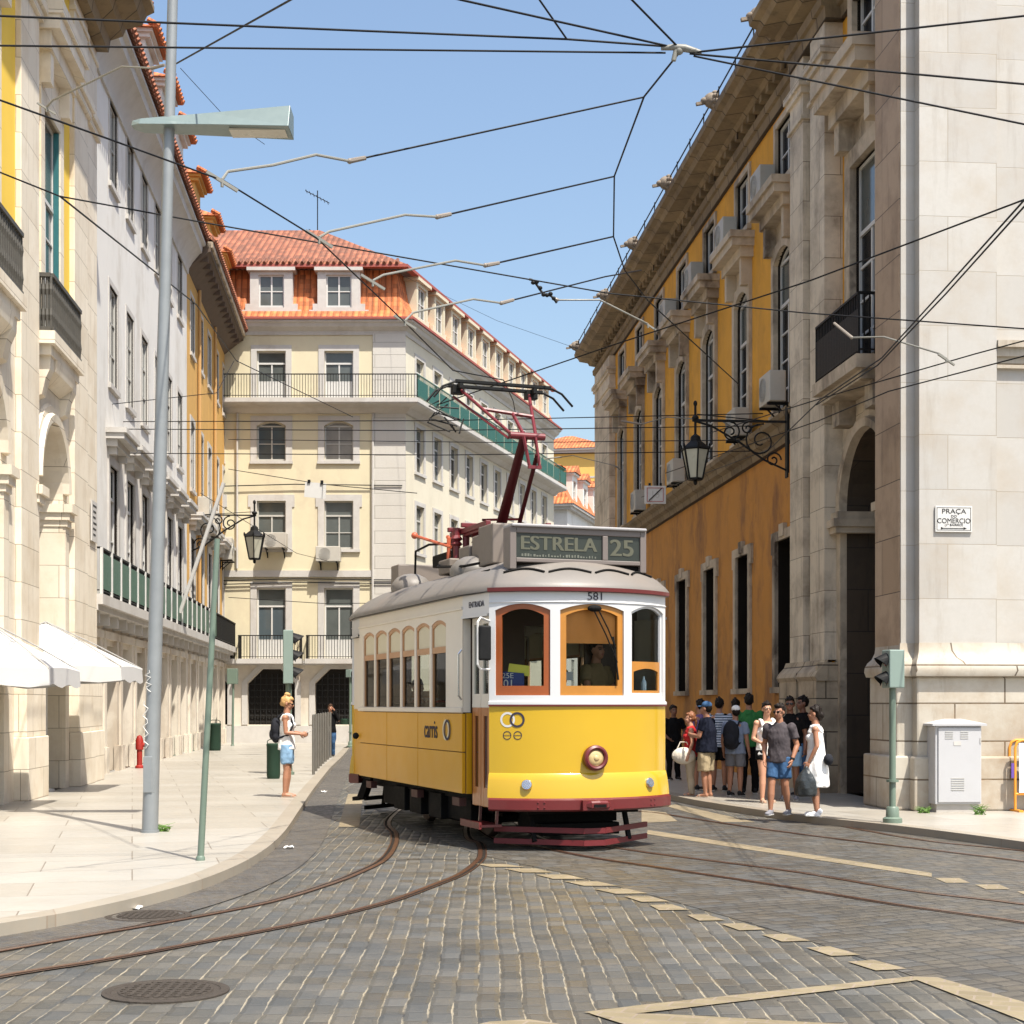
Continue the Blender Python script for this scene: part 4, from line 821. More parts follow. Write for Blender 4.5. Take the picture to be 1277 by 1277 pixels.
def cdormer(f, a, rot, wallm, hw=0.88):
    m = MB(); z0 = 17.66; D = 1.4
    def bx(a0,a1,d0,d1,za,zb): m.add([f(x,z,d) for z in (za,zb) for d in (d0,d1) for x in (a0,a1)], [(0,2,3,1),(4,5,7,6),(0,1,5,4),(2,6,7,3),(0,4,6,2),(1,3,7,5)])
    bx(a-hw,a-0.525,-0.02,D,z0,19.6); bx(a+0.525,a+hw,-0.02,D,z0,19.6); bx(a-0.525,a+0.525,-0.02,D,z0,18.1); bx(a-0.525,a+0.525,-0.02,D,19.45,19.6)
    bx(a-hw-0.35,a-hw,-0.015,D,z0,18.0); bx(a+hw,a+hw+0.35,-0.015,D,z0,18.0); bx(a-hw-0.2,a-hw,-0.012,D,18.0,18.25); bx(a+hw,a+hw+0.2,-0.012,D,18.0,18.25)
    bx(a-hw-0.12,a+hw+0.12,-0.16,D,19.6,19.74)
    d = m.build('dormer', wallm, cb)
    for name, me, lvl in ASM['cd']: link('window' if lvl == 0 else name, me, d, f(a,18.1,0.02)-OFF[cb.name], (0,0,rot))
for x in cols: cdormer(fC, x, 0, lightst)
for a in scols: cdormer(fS, a+0.3, srot, plain('dormer_cream', (0.54,0.49,0.37), 0.8, 0.06, 2), 0.75)
for x, z, nn, dd in ((-7.55,7.55,'below a second floor window left of the white quoins',0.5),(-9.75,8.1,'sticking out of a second floor window above the hanging lantern',0.6)): ac('small beige air conditioner '+nn, x, CY, z, 0, 'w', 1.0, 0.62, dd, group='air conditioners on the cream front')
an = thing('roof_antenna', 'thin television antenna standing on the ridge of the brown tiled roof', 'antenna', P(396,290,69)); m = MB(); m.tube([(0,0,-1.2),(0,0,1.9)],0.025,6); m.build('mast', iron, an)
m = MB(); m.bar((-0.55,0,1.9),(0.55,-0.1,1.3),0.03)
for i in range(7): x = -0.5+i*0.16; m.bar((x,-0.25,1.87-i*0.087),(x,0.25,1.87-i*0.087),0.02)
m.build('aerial', iron, an); m = MB(); m.bar((-0.4,0,0.15),(0.3,0,-0.2),0.025); m.build('aerial', iron, an)
# ================================================================ houses at the end of the street
def far_house(label, x0, x1, y0, dep, zt, wallm, rot, mans=True, nwin=2, loc=None, fz=(2.5,6,9.5)):
    t = thing('house', label, 'building', (0.5*(x0+x1), y0, 0), R(rot)); w = (x1-x0)/2
    ops = [dict(a0=-w+(2*w)*(i+0.5)/nwin-0.5, a1=-w+(2*w)*(i+0.5)/nwin+0.5, z0=z, z1=z+2.1) for i in range(nwin) for z in fz]
    opl = [dict(a0=dep*(i+0.5)/4-0.5, a1=dep*(i+0.5)/4+0.5, z0=z, z1=z+2.1) for i in range(4) for z in fz]
    m = MB(); wall(m, -w, w, 0, zt, ops, lambda a,z,d: Vector((a,d,z)), 0.15); wall(m, 0, dep, 0, zt, opl, lambda a,z,d: Vector((w-d,a,z)), 0.15); wall(m, 0, dep, 0, zt, opl, lambda a,z,d: Vector((-w+d,a,z)), 0.15); m.quad((-w,dep,0),(w,dep,0),(w,dep,zt),(-w,dep,zt)); m.build('wall', wallm, t)
    for o in ops: asm_place('w2', t, ((o['a0']+o['a1'])/2,0,o['z0']), 0)
    for o in opl: asm_place('w2', t, (w,(o['a0']+o['a1'])/2,o['z0']), R(90))
    m = MB(); m.box(-w-0.3,w+0.3,-0.3,dep+0.3,zt,zt+0.18); m.box(-w-0.45,w+0.45,-0.45,dep+0.45,zt+0.18,zt+0.34); m.build('cornice', lightst, t)
    m = MB(); e = 0.5; z0 = zt+0.34
    L = [[Vector((sx*(w+e-q),(-e+q if sy < 0 else dep+e-q),z)) for sx,sy in ((-1,-1),(1,-1),(1,1),(-1,1))] for q,z in ([(0,z0),(0.5,z0+0.45),(1.0,z0+1.4),(1.3,z0+2.6)] if mans else [(0,z0)])]
    m.grid(L, close=True)
    if mans: m.build('mansard', tile_new, t); m = MB(); z0 += 2.6
    q = 1.0 if mans else 0; rr = min(w,dep/2)+e-q-0.3
    a = [Vector((sx*(w+e-q),(-e+q if sy < 0 else dep+e-q),z0)) for sx,sy in ((-1,-1),(1,-1),(1,1),(-1,1))]; b = [Vector((sx*max(0.1,w+e-q-rr),(-e+q+rr if sy < 0 else dep+e-q-rr),z0+rr*0.42)) for sx,sy in ((-1,-1),(1,-1),(1,1),(-1,1))]
    m.grid([a,b], close=True); m.poly(b); m.build('roof', tile_new, t)
    if mans:
        z1 = zt+0.4
        for M in ([Matrix.Translation((-w/2,0,0)), Matrix.Translation((w-1.5,0,0))]+[Matrix.Translation((w,y_,0)) @ Matrix.Rotation(R(90),4,'Z') for y_ in (2.6,6.2,9.8)]):
            m = MB()
            for bx_ in ((-0.8,-0.45,0.05,2.5,z1,z1+2.1),(0.45,0.8,0.05,2.5,z1,z1+2.1),(-0.45,0.45,0.05,2.5,z1,z1+0.5),(-0.45,0.45,0.05,2.5,z1+1.75,z1+2.1),(-0.9,0.9,-0.1,2.5,z1+2.1,z1+2.25)): m.box(*bx_, M)
            d = m.build('dormer', wallm, t)
            for name, me, lvl in ASM['cd']: link('window' if lvl == 0 else name, me, d, M @ Vector((0,0.1,z1+0.45)), (0,0,M.to_euler().z))
            m = MB(); m.add([M @ Vector(v) for v in ((-1.0,-0.2,z1+2.25),(1.0,-0.2,z1+2.25),(0,-0.2,z1+2.8),(-1,2.5,z1+2.25),(1,2.5,z1+2.25),(0,2.5,z1+2.8))],[(0,1,2),(0,2,5,3),(1,4,5,2)]); link('roof', m.mesh('roof', tile_new), d)
    return t
h1 = far_house('white house with curved orange mansard roof at the end of the street', -5.9, 3.7, 99, 14, 14.2, white_wall, -14, True, 3)
h2 = far_house('yellow house with orange tiled roof behind the curved mansard roof', 0.4, 7.4, 118, 14, 21.1, far_yel, -12, False, 3, fz=(2.5,6,9.5,13.2,16.8))
m = MB(); m.box(-4.7,4.7,-1.05,0,13.0,13.2) if False else None
# ================================================================ tram   (local: x forward, y to its left, z up)
TH = R(-70)
tr = thing('tram', 'yellow and white vintage tram numbered 581 with dark red pantograph', 'tram', (-0.32,21.04,0), TH)
t_yel = plain('tram_yellow', (0.50,0.31,0.010), 0.22, 0.07, 1.2, coat=0.6)
t_yel2 = plain('tram_side_yellow', (0.60,0.30,0.008), 0.40, 0.07, 1.0, coat=0.12, spec=0.3)  # more orange than the front, with the side's shade put into the paint
t_wht = plain('tram_white', (0.55,0.55,0.55), 0.32, 0.04, 2, coat=0.3)
t_crm = plain('tram_cream', (0.66,0.60,0.50), 0.45, 0.05, 2, coat=0.1, spec=0.3)
t_roof = plain('tram_roof', (0.165,0.150,0.134), 0.5, 0.1, 1.5, 0.1, 30, streak=0.25, dirt=(0.2,0.16,0.13))
t_wood = plain('varnished_wood', (0.38,0.125,0.018), 0.35, 0.2, 5, coat=0.4)
t_brn = plain('brown_sash', (0.42,0.22,0.10), 0.45, 0.15, 5)
t_red = plain('dark_red_paint', (0.115,0.009,0.009), 0.4, 0.2, 4, coat=0.3)
t_redp = plain('pantograph_red', (0.13,0.013,0.017), 0.45, 0.2, 5)
t_blk = plain('underframe_black', (0.007,0.0065,0.006), 0.7, 0.3, 6)
t_blind = plain('cream_blind', (0.62,0.56,0.40), 0.8, 0.08, 3)
t_box = plain('roof_box', (0.17,0.14,0.115), 0.55, 0.1, 3)
wood_a = plain('dark_wood_frame', (0.26,0.062,0.012), 0.35, 0.2, 5, coat=0.4); wood_b = plain('light_wood_frame', (0.40,0.165,0.022), 0.35, 0.2, 5, coat=0.4)
glz = glass('tram_glass', (0.86,0.9,0.87), -0.01); glz2 = glass('tram_side_glass', (0.5,0.52,0.5), -0.08)
chrome = plain('chrome', (0.6,0.6,0.6), 0.2, 0.1, 8, metal=1.0)
UC, RA, AM = 2.07, 1.63, 43.6
def fF(a, z, d, s=1): t = a/RA; r = RA-d; return Vector((s*(UC+r*math.cos(t)), r*math.sin(t), z))
def arcA(deg): return RA*R(deg)
HA = arcA(AM)
for s, nm in ((1,'front'),(-1,'rear')):
    m = MB(); zs = [(1.685,0.0),(1.3,0.0),(0.905,0.0),(0.893,-0.010),(0.82,-0.026),(0.72,-0.042),(0.62,-0.05)]
    m.grid([[fF(-HA+2*HA*i/28, z, d, s) for i in range(29)] for z, d in zs])
    m.grid([[fF(sd_*HA, z, d, s) for z, d in zs] for sd_ in (-1,)]+[[fF(-HA, z, 0.3, s) for z, d in zs]]); m.grid([[fF(HA, z, d, s) for z, d in zs],[fF(HA, z, 0.3, s) for z, d in zs]])
    m.build(nm+'_panel', t_yel, tr, smooth=28)
    wz0, wz1 = 1.80, 2.78
    fo = [dict(a0=arcA(-41.0),a1=arcA(-18.2),z0=wz0,z1=wz1,rise=0.075,shape='seg'), dict(a0=arcA(-14.2),a1=arcA(14.2),z0=wz0,z1=wz1,rise=0.075,shape='seg'), dict(a0=arcA(18.2),a1=arcA(41.0),z0=wz0,z1=wz1,rise=0.075,shape='seg')]
    m = MB(); wall(m, -HA, HA, 1.685, 3.0, fo, lambda a,z,d: fF(a,z,d,s), 0.06, step=0.08)
    m.grid([[fF(-HA,z,0,s) for z in (1.685,3.0)],[fF(-HA,z,0.1,s) for z in (1.685,3.0)]]); m.grid([[fF(HA,z,0,s) for z in (1.685,3.0)],[fF(HA,z,0.1,s) for z in (1.685,3.0)]])
    for z0,z1,o in ((2.862,2.884,0.012),(1.685,1.735,0.02)):
        m.sweep([(0,z0),(-o,z0+0.01),(-o,z1-0.01),(0,z1)], [lambda d,z,i=i: fF(-HA+2*HA*i/28,z,d,s) for i in range(29)])
    m.build(nm+'_wall', t_wht, tr, smooth=25)
    m = MB(); m.sweep([(0.0,1.672),(-0.02,1.676),(-0.02,1.69),(0,1.692)], [lambda d,z,i=i: fF(-HA+2*HA*i/28,z,d,s) for i in range(29)]); m.sweep([(0.02,2.985),(-0.05,2.995),(-0.055,3.04),(0.02,3.045)], [lambda d,z,i=i: fF(-HA+2*HA*i/28,z,d,s) for i in range(29)]); m.build('trim_line', t_red, tr)
    for k, o in enumerate(fo):
        if s < 0 and k != 1: pass
        W, m = (o['a1']-o['a0']), MB(); b = 0.075 if k < 2 else 0.03
        inner = dict(a0=o['a0']+b,a1=o['a1']-b,z0=o['z0']+(0.11 if k < 2 else 0.03),z1=o['z1']-b*0.8,rise=0.075,shape='seg')
        def cl(a,z,d,o=o): return fF(a, min(z, ztop(o,a)), d, s)
        wall(m, o['a0'], o['a1'], o['z0'], o['z1']+0.08, [inner], lambda a,z,d: cl(a,z,d+0.025), 0.035, step=0.06)
        wd = m.build('windscreen', (wood_a, wood_b, t_wht)[k], tr)
        if k == 2:
            m = MB(); i0, i1 = inner['a0']-0.01, inner['a1']+0.01
            wall(m, i0, i1, 1.81, 2.20, [dict(a0=i0+0.05,a1=i1-0.05,z0=1.86,z1=2.08,rise=0.04,shape='seg')], lambda a,z,d: cl(a,z,d+0.035), 0.03, step=0.06); link('lower_sash', m.mesh('lower_sash', wood_b), wd)
        g = MB(); n = 6; g.grid([[cl(inner['a0']+(inner['a1']-inner['a0'])*i/n, z, 0.05) for i in range(n+1)] for z in (inner['z0'],inner['z1'])]); g.grid([[cl(inner['a0']+(inner['a1']-inner['a0'])*i/n, z, 0.05) for i in range(n+1)] for z in (inner['z1'],)]+[[fF(inner['a0']+(inner['a1']-inner['a0'])*i/n, ztop(inner, inner['a0']+(inner['a1']-inner['a0'])*i/n), 0.05, s) for i in range(n+1)]]); link('pane', g.mesh('pane', glz), wd)
    # white frame inside the off-side window instead of wood
    bz = [(0.62,-0.055),(0.60,-0.08),(0.49,-0.08),(0.47,-0.055)]
    m = MB(); m.sweep([(0.1,0.615)]+[(d,z) for z,d in bz]+[(0.1,0.47)], [lambda d,z,i=i: fF(-HA*0.98+2*HA*0.98*i/24,z,d,s) for i in range(25)])
    if s > 0:
        for a in (-0.62,0.0,0.80):
            for da in ((-0.035,0.035) if a else (-0.17,0.17)):
                for z in (0.515,0.575): p = fF(a+da,z,-0.08); m.ell(p,(0.013,0.013,0.013),6,4)
    bp = m.build('bumper', t_red, tr, smooth=25)
    if s > 0:
        m = MB()
        m.box(3.78,3.83,-0.19,0.19,0.485,0.60); link('coupler_plate', m.mesh('coupler_plate', t_red), bp)
        m = MB(); m.sweep([(0,-0.05),(0.10,-0.05),(0.12,-0.03),(0.12,0.03),(0.10,0.05),(0,0.05)], [lambda d,z,y=y,e=e: Vector((3.77+d*e, y, 0.545+z*e)) for y,e in ((-0.15,0.5),(-0.1,0.9),(0,1.0),(0.1,0.9),(0.15,0.5))]); link('coupler', m.mesh('coupler', t_red), bp)
        m = MB(); m.box(3.87,3.895,-0.075,0.075,0.522,0.556); link('coupler_slot', m.mesh('coupler_slot', t_blk), bp)
# side walls
def side(s):
    f = lambda a, z, d: Vector((a, s*(1.2-d), z))
    ops = [dict(a0=2.5-0.67-0.694*k-0.605, a1=2.5-0.67-0.694*k, z0=1.66, z1=2.70, rise=0.055, shape='seg') for k in range(6)]
    m = MB(); wall(m, -2.5, 2.5, 1.60, 3.0, ops, f, 0.025); m.sweep([(0,1.59),(-0.025,1.6),(-0.025,1.65),(0,1.66)], [lambda d,z,a=a: f(a,z,d) for a in (-2.5,2.5)]); m.sweep([(0,2.83),(-0.02,2.835),(-0.02,2.86),(0,2.865)], [lambda d,z,a=a: f(a,z,d) for a in (-2.5,2.5)])
    for a in (2.5,-2.5): m.box(min(a,a-0.06*(1 if a>0 else -1)), max(a,a-0.06*(1 if a>0 else -1)), min(s*1.195,s*1.1), max(s*1.195,s*1.1), 1.6, 3.0)
    m.build('side_wall', t_crm, tr)
    m = MB()
    xs = [-2.5,-0.92,0.62,2.5]; zs = [0.62,1.12,1.59]
    for i in range(3):
        for j in range(2): m.box(xs[i]+0.009, xs[i+1]-0.009, min(s*1.205,s*1.16), max(s*1.205,s*1.16), zs[j]+0.005, zs[j+1]-0.005)
    for a in (2.5,-2.5): m.box(min(a,a-0.07*(1 if a>0 else -1)), max(a,a-0.07*(1 if a>0 else -1)), min(s*1.15,s*1.08), max(s*1.15,s*1.08), 0.62, 1.59)
    m.build('side_panel', t_yel2, tr, bevel=0.005); m = MB(); m.box(-2.49,2.49,min(s*1.185,s*1.15),max(s*1.185,s*1.15),0.625,1.585); m.build('panel_backing', plain('seam_brown', (0.12,0.055,0.006), 0.7), tr)
    for k, o in enumerate(ops):
        w_ = o['a1']-o['a0']; m = MB(); inn = dict(a0=o['a0']+0.035,a1=o['a1']-0.035,z0=2.42,z1=2.655,rise=0.055,shape='seg')
        def cl(a,z,d,o=o): return f(a, min(z,ztop(o,a)), d)
        wall(m, o['a0'], o['a1'], 2.34, 2.77, [inn], lambda a,z,d: cl(a,z,d+0.01), 0.02, step=0.1); m.box(o['a0'],o['a0']+0.02,min(s*1.185,s*1.15),max(s*1.185,s*1.15),1.66,2.34); m.box(o['a1']-0.02,o['a1'],min(s*1.185,s*1.15),max(s*1.185,s*1.15),1.66,2.34)
        wd = m.build('side_window', t_brn, tr)
        b = MB(); b.grid([[cl(o['a0']+0.02+(w_-0.04)*i/6, z, 0.028) for i in range(7)] for z in (2.38,2.745)]); link('blind', b.mesh('blind', t_blind), wd)
        b = MB(); b.grid([[f(a,z,0.035) for a in (o['a0']+0.02,o['a1']-0.02)] for z in (1.66,2.36)]); link('pane', b.mesh('pane', glz2), wd)
side(-1); side(1)
for s in (1,-1):                                             # header over the doors, both ends, both sides
    for sy in (1,-1):
        m = MB(); A, B = Vector((s*2.5,sy*1.2,0)), Vector((s*3.25,sy*1.124,0)); n = Vector((0,sy,0))
        for z0,z1,o in ((2.72,3.0,0.0),(2.72,2.75,0.02)): m.add([A+Vector((0,0,z0))+n*o,B+Vector((0,0,z0))+n*o,B+Vector((0,0,z1))+n*o,A+Vector((0,0,z1))+n*o,A+Vector((0,0,z0))-n*0.1,B+Vector((0,0,z0))-n*0.1,B+Vector((0,0,z1))-n*0.1,A+Vector((0,0,z1))-n*0.1],[(0,1,2,3),(4,5,6,7),(0,1,5,4),(3,2,6,7)])
        m.build('door_header', t_wht, tr)
        door = (s*sy < 0)
        if door:
            for k in range(2):
                a0 = s*(2.60+k*0.325); a1 = s*(2.60+k*0.325+0.31); x0, x1 = min(a0,a1), max(a0,a1); yq = sy*1.11; y0, y1 = min(yq,yq-sy*0.04), max(yq,yq-sy*0.04)
                m = MB(); m.box(x0,x0+0.09,y0,y1,0.50,1.66); m.box(x1-0.09,x1,y0,y1,0.50,1.66); m.box(x0+0.09,x1-0.09,y0,y1,0.50,0.72); m.box(x0+0.09,x1-0.09,y0,y1,1.56,1.66)
                d = m.build('door', t_wood, tr, bevel=0.006)
                q = MB(); q.box(x0+0.09,x1-0.09,y0+0.012,y1-0.012,0.72,1.56); link('lower_pane', q.mesh('lower_pane', plain('door_glass_dark', (0.06,0.015,0.012), 0.1)), d)
                q = MB(); q.box(x0,x0+0.055,y0,y1,1.70,2.72); q.box(x1-0.055,x1,y0,y1,1.70,2.72); q.box(x0+0.055,x1-0.055,y0,y1,1.70,1.82); q.box(x0+0.055,x1-0.055,y0,y1,2.64,2.72); q.box(x0,x1,y0-0.002,y1+0.002,1.66,1.70); link('upper_frame', q.mesh('upper_frame', t_crm), d)
                q = MB(); q.box(x0+0.055,x1-0.055,yq-sy*0.025,yq-sy*0.02,1.82,2.64); link('pane', q.mesh('pane', glz), d)
        else:
            m = MB(); m.box(min(s*2.5,s*3.22),max(s*2.5,s*3.22),min(sy*1.1,sy*1.06),max(sy*1.1,sy*1.06),1.62,2.74); m.build('side_wall', t_crm, tr); m = MB(); m.box(min(s*2.5,s*3.22),max(s*2.5,s*3.22),min(sy*1.105,sy*1.06),max(sy*1.105,sy*1.06),0.62,1.62); m.build('side_panel', t_yel2, tr)
# roof
def spine(p): return Vector((max(-2.35,min(2.35,p.x)),0,0))
outl = []
N = 16
for i in range(N+1): p = fF(-HA+2*HA*i/N,0,-0.05); outl.append(Vector((p.x,p.y,0)))
outl += [Vector((2.5-5.0*i/10,1.27,0)) for i in range(11)]
for i in range(N+1): p = fF(HA-2*HA*i/N,0,-0.05,-1); outl.append(Vector((p.x,p.y,0)))
outl += [Vector((-2.5+5.0*i/10,-1.27,0)) for i in range(11)]
m = MB(); rows = []
prof = [(0.0,3.0),(0.0,3.045),(0.03,3.10),(0.10,3.19),(0.20,3.28),(0.35,3.375),(0.55,3.45),(0.78,3.50),(1.0,3.52)]
for t, z in prof: rows.append([spine(p)+(p-spine(p))*(1-t)+Vector((0,0,z)) for p in outl])
m.grid(rows, close=True); m.poly([p+Vector((0,0,2.99)) for p in outl]); rf = m.build('roof', t_roof, tr, smooth=50)
m = MB()
def rp_(p, t):
    for (t0,z0),(t1,z1) in zip(prof[1:],prof[2:]):
        if t0 <= t <= t1: z = z0+(z1-z0)*(t-t0)/(t1-t0); break
    return spine(p)+(p-spine(p))*(1-t)+Vector((0,0,z))
for a0, a1 in ((-40,-21),(-19,1),(3,22),(24,41)):
    for k in range(1):
        m.tube([rp_(Vector((*fF(arcA(a0+(a1-a0)*i/8),0,-0.05).xy,0)), 0.13-0.05*math.sin(math.pi*i/8)*-1)+Vector((0,0,0.012)) for i in range(9)], 0.014, 5)
for sy in (-1,1): m.tube([rp_(Vector((2.9-0.3*i,sy*1.2,0)), 0.2+0.0*i)+Vector((0,0,0.01)) for i in range(3)], 0.016, 5)
link('drip_rail', m.mesh('drip_rail', t_blk), rf)
m = MB()
for x in (1.15,-1.7):
    m = MB(); m.ell((x,-0.62,3.40),(0.33,0.30,0.22),16,8); link('roof_vent', m.mesh('roof_vent', t_roof, 60), rf)
def rbox(x0,x1,y0,y1,z0,z1,nm='equipment_box',mt=None,bev=0.02):
    m = MB(); m.box(x0,x1,y0,y1,z0,z1); return m.build(nm, mt or t_box, tr, bevel=bev)
rbox(1.75,2.3,-0.75,-0.15,3.42,3.92); rbox(-2.35,-1.95,-0.75,0.2,3.38,3.78); rbox(-1.2,-0.2,-0.45,0.2,3.66,3.84,mt=t_blk); rbox(0.55,1.0,-0.62,-0.3,3.4,3.78); rbox(1.05,1.4,-0.6,-0.3,3.5,3.88); rbox(-0.1,0.4,-0.7,-0.45,3.46,3.66)
rbox(-1.3,2.2,-0.1,0.5,3.46,3.60,'roof_walkway',t_blk)
# destination sign
m = MB(); m.box(3.02,3.26,-0.87,-0.79,3.27,3.765); m.box(3.02,3.26,0.79,0.87,3.27,3.765); m.box(3.02,3.26,-0.79,0.79,3.695,3.765); m.box(3.02,3.26,-0.79,0.79,3.355,3.405); m.box(3.02,3.26,0.30,0.37,3.405,3.695); m.box(3.02,3.06,-0.79,0.79,3.405,3.695)
ds = m.build('destination_sign', plain('sign_case', (0.15,0.125,0.112), 0.45, 0.06, 3), tr, bevel=0.008)
m = MB(); m.box(2.98,3.3,-0.86,0.86,3.765,3.800); link('sign_top', m.mesh('sign_top', plain('sign_top', (0.30,0.29,0.29), 0.4)), ds, bevel=0.012)
scr = plain('sign_screen', (0.024,0.029,0.024), 0.25, 0.25, 6); m = MB(); m.box(3.06,3.235,-0.79,0.30,3.405,3.695); m.box(3.06,3.235,0.37,0.79,3.405,3.695); link('screen', m.mesh('screen', scr), ds)
let = plain('sign_letters', (0.085,0.085,0.056), 0.5, 0.08, 20)
rotF = (R(90),0,R(90))
for body, sz, y, z, sx in (('ESTRELA',0.235,-0.255,3.575,1.08),('25',0.28,0.56,3.550,1.15)):
    o = lettering(body, sz, let, ds, (3.238,y,z), rotF, sx); 
    for dy in (-0.008,0.008):
        o2 = o.copy(); COL.objects.link(o2); o2.parent = ds; o2.location = (3.2385+dy*0.05,y+dy,z)
m = MB()
random.seed(5)
for i in range(26): y = -0.72+i*0.037; m.box(3.236,3.239,y,y+0.012+random.random()*0.016,3.425,3.440+random.random()*0.02)
link('small_lettering', m.mesh('small_lettering', plain('sign_letters_dim', (0.12,0.125,0.10), 0.6)), ds)
rbox(3.06,3.2,0.55,0.85,3.24,3.355,'sign_bracket',t_blk)
# lettering on the body
ink = plain('tram_ink', (0.04,0.035,0.05), 0.5)
lettering('581', 0.125, ink, tr, (UC+RA+0.004,0.02,2.938), rotF, 1.15)
o = lettering('ENTRADA', 0.1, ink, tr, (2.90,-1.162,2.87), (R(90),0,math.atan2(0.076,0.75)), 0.95)
lettering('carris', 0.33, ink, tr, (1.22,-1.21,1.37), (R(90),0,0), 0.78)
def ringm(mb, c, n, r, w, N=28):
    x = Vector((-n.y,n.x,0)); z = Vector((0,0,1)); c = c+n*0.004
    for i in range(N):
        a, b = 2*math.pi*i/N, 2*math.pi*(i+1)/N
        mb.quad(c+(x*math.cos(a)+z*math.sin(a))*r, c+(x*math.cos(b)+z*math.sin(b))*r, c+(x*math.cos(b)+z*math.sin(b))*(r-w), c+(x*math.cos(a)+z*math.sin(a))*(r-w))
def arcp(deg, z): p = fF(arcA(deg),z,-0.003); return p, Vector((math.cos(R(deg)),math.sin(R(deg)),0))
def ringc(mb, deg, z, r, w, off=0.0, N=28):
    c = arcA(deg); g_ = lambda t, q: fF(c+q*math.cos(t), z+q*math.sin(t), -0.003-off)
    for i in range(N):
        t0, t1 = 2*math.pi*i/N, 2*math.pi*(i+1)/N; mb.quad(g_(t0,r), g_(t1,r), g_(t1,r-w), g_(t0,r-w))
for deg, mt, off in ((-35.6,wh_paint,0.0),(-31.6,ink,0.002)):
    m = MB(); ringc(m, deg, 1.52, 0.088, 0.024, off); m.build('logo_ring', mt, tr)
m = MB()
for dg in (-35.8,-31.4):
    ringc(m, dg, 1.34, 0.05, 0.009); c_ = arcA(dg); m.quad(fF(c_-0.045,1.337,-0.004),fF(c_+0.045,1.337,-0.004),fF(c_+0.045,1.344,-0.004),fF(c_-0.045,1.344,-0.004))
m.build('emblem', ink, tr)
m = MB(); ringm(m, Vector((1.86,-1.208,1.38)), Vector((0,-1,0)), 0.13, 0.035); o = m.build('logo_ring', t_blind, tr); 
m = MB(); ringm(m, Vector((1.93,-1.212,1.38)), Vector((0,-1,0)), 0.13, 0.035); o = m.build('logo_ring', ink, tr)
# lamps
MX = Matrix.Rotation(R(90),4,'Y')
m = MB(); m.lathe([(0.095,-0.02),(0.14,0.0),(0.15,0.05),(0.145,0.085),(0.12,0.10),(0.10,0.09),(0.095,0.03)], 28, Matrix.Translation((UC+RA-0.01,0.0,1.08)) @ MX, cap=False); hl = m.build('headlight', t_red, tr, smooth=50)
m = MB(); m.lathe([(0.105,0.055),(0.09,0.075),(0.05,0.085),(0.0,0.087)], 24, Matrix.Translation((UC+RA-0.01,0.0,1.08)) @ MX, cap=False)
m.ell((UC+RA+0.075,0,1.08),(0.015,0.035,0.035)); link('lens', m.mesh('lens', plain('lens_glass', (0.62,0.46,0.22), 0.12, 0.25, 30, metal=0.3), 40), hl)
for deg in (-27.5,27.5):
    p, n = arcp(deg, 0.77); M = Matrix.Translation(p+n*0.03) @ Vector((0,0,1)).rotation_difference((n+Vector((0,0,0.3))).normalized()).to_matrix().to_4x4()
    m = MB(); m.lathe([(0.062,-0.02),(0.065,0.02),(0.055,0.035),(0.0,0.04)], 18, M); fl = m.build('fog_lamp', chrome, tr, smooth=40)
    m = MB(); 
    for i in range(-2,3):
        for j in range(-2,3):
            if i*i+j*j < 6: m.ell(M @ Vector((i*0.018,j*0.018,0.04)),(0.007,0.007,0.007),5,4)
    link('lens', m.mesh('lens', plain('lamp_dimple', (0.25,0.25,0.26), 0.3)), fl)
# wipers, mirror, handles
m = MB()
for a,b in (((3.76,-0.04,2.80),(3.73,0.28,2.18)),((3.76,0.02,2.80),(3.735,0.26,2.34))): m.tube([a,((a[0]+b[0])/2+0.03,(a[1]+b[1])/2,(a[2]+b[2])/2),b],0.009,5)
m.ell((3.74,-0.01,2.80),(0.05,0.09,0.04)); m.bar((3.70,0.24,2.48),(3.69,0.31,1.98),0.018); m.build('wiper', t_blk, tr)
m = MB(); q0 = fF(-HA,2.66,0.0); q1 = fF(-HA,2.10,0.0)
m.tube([q0,q0+Vector((0.10,-0.14,0.03)),q0+Vector((0.12,-0.18,-0.02)),q1+Vector((0.12,-0.18,0.05)),q1+Vector((0.10,-0.14,0.0)),q1],0.014,6); mi = m.build('mirror_arm', wh_paint, tr)
m = MB(); c = q0+Vector((0.13,-0.10,-0.26)); m.box(c.x-0.03,c.x+0.03,c.y-0.075,c.y+0.075,c.z-0.2,c.z+0.2); link('mirror', m.mesh('mirror', iron), mi, bevel=0.02)
m = MB(); m.tube([(2.52,-1.22,1.75),(2.52,-1.26,1.8),(2.52,-1.26,2.3),(2.52,-1.22,2.35)],0.012,6); m.build('grab_handle', chrome, tr)
# interior
m = MB(); m.box(-3.3,3.3,-1.05,1.05,0.68,0.74); m.build('floor', wood_dark, tr); m = MB(); m.box(-3.2,3.2,-1.0,1.0,2.96,2.975); m.build('ceiling', dark_in, tr)  # ceiling and lining are near-black panels standing in for the shade inside
m = MB()
for y in (-1.12,1.12): m = MB(); m.box(-2.4,2.4,y-0.01,y+0.01,0.74,1.60); m.build('lining', dark_in, tr)
for sx in (-1,1):
    m = MB(); m.box(sx*2.46-0.03,sx*2.46+0.03,-1.12,-0.4,0.74,2.98); m.box(sx*2.46-0.03,sx*2.46+0.03,0.4,1.12,0.74,2.98); m.box(sx*2.46-0.03,sx*2.46+0.03,-0.4,0.4,2.65,2.98)
    m.build('bulkhead', plain('dark_wood', (0.06,0.03,0.015), 0.5, 0.3, 5), tr)
sd_m = plain('seat_leather', (0.05,0.03,0.02), 0.5)
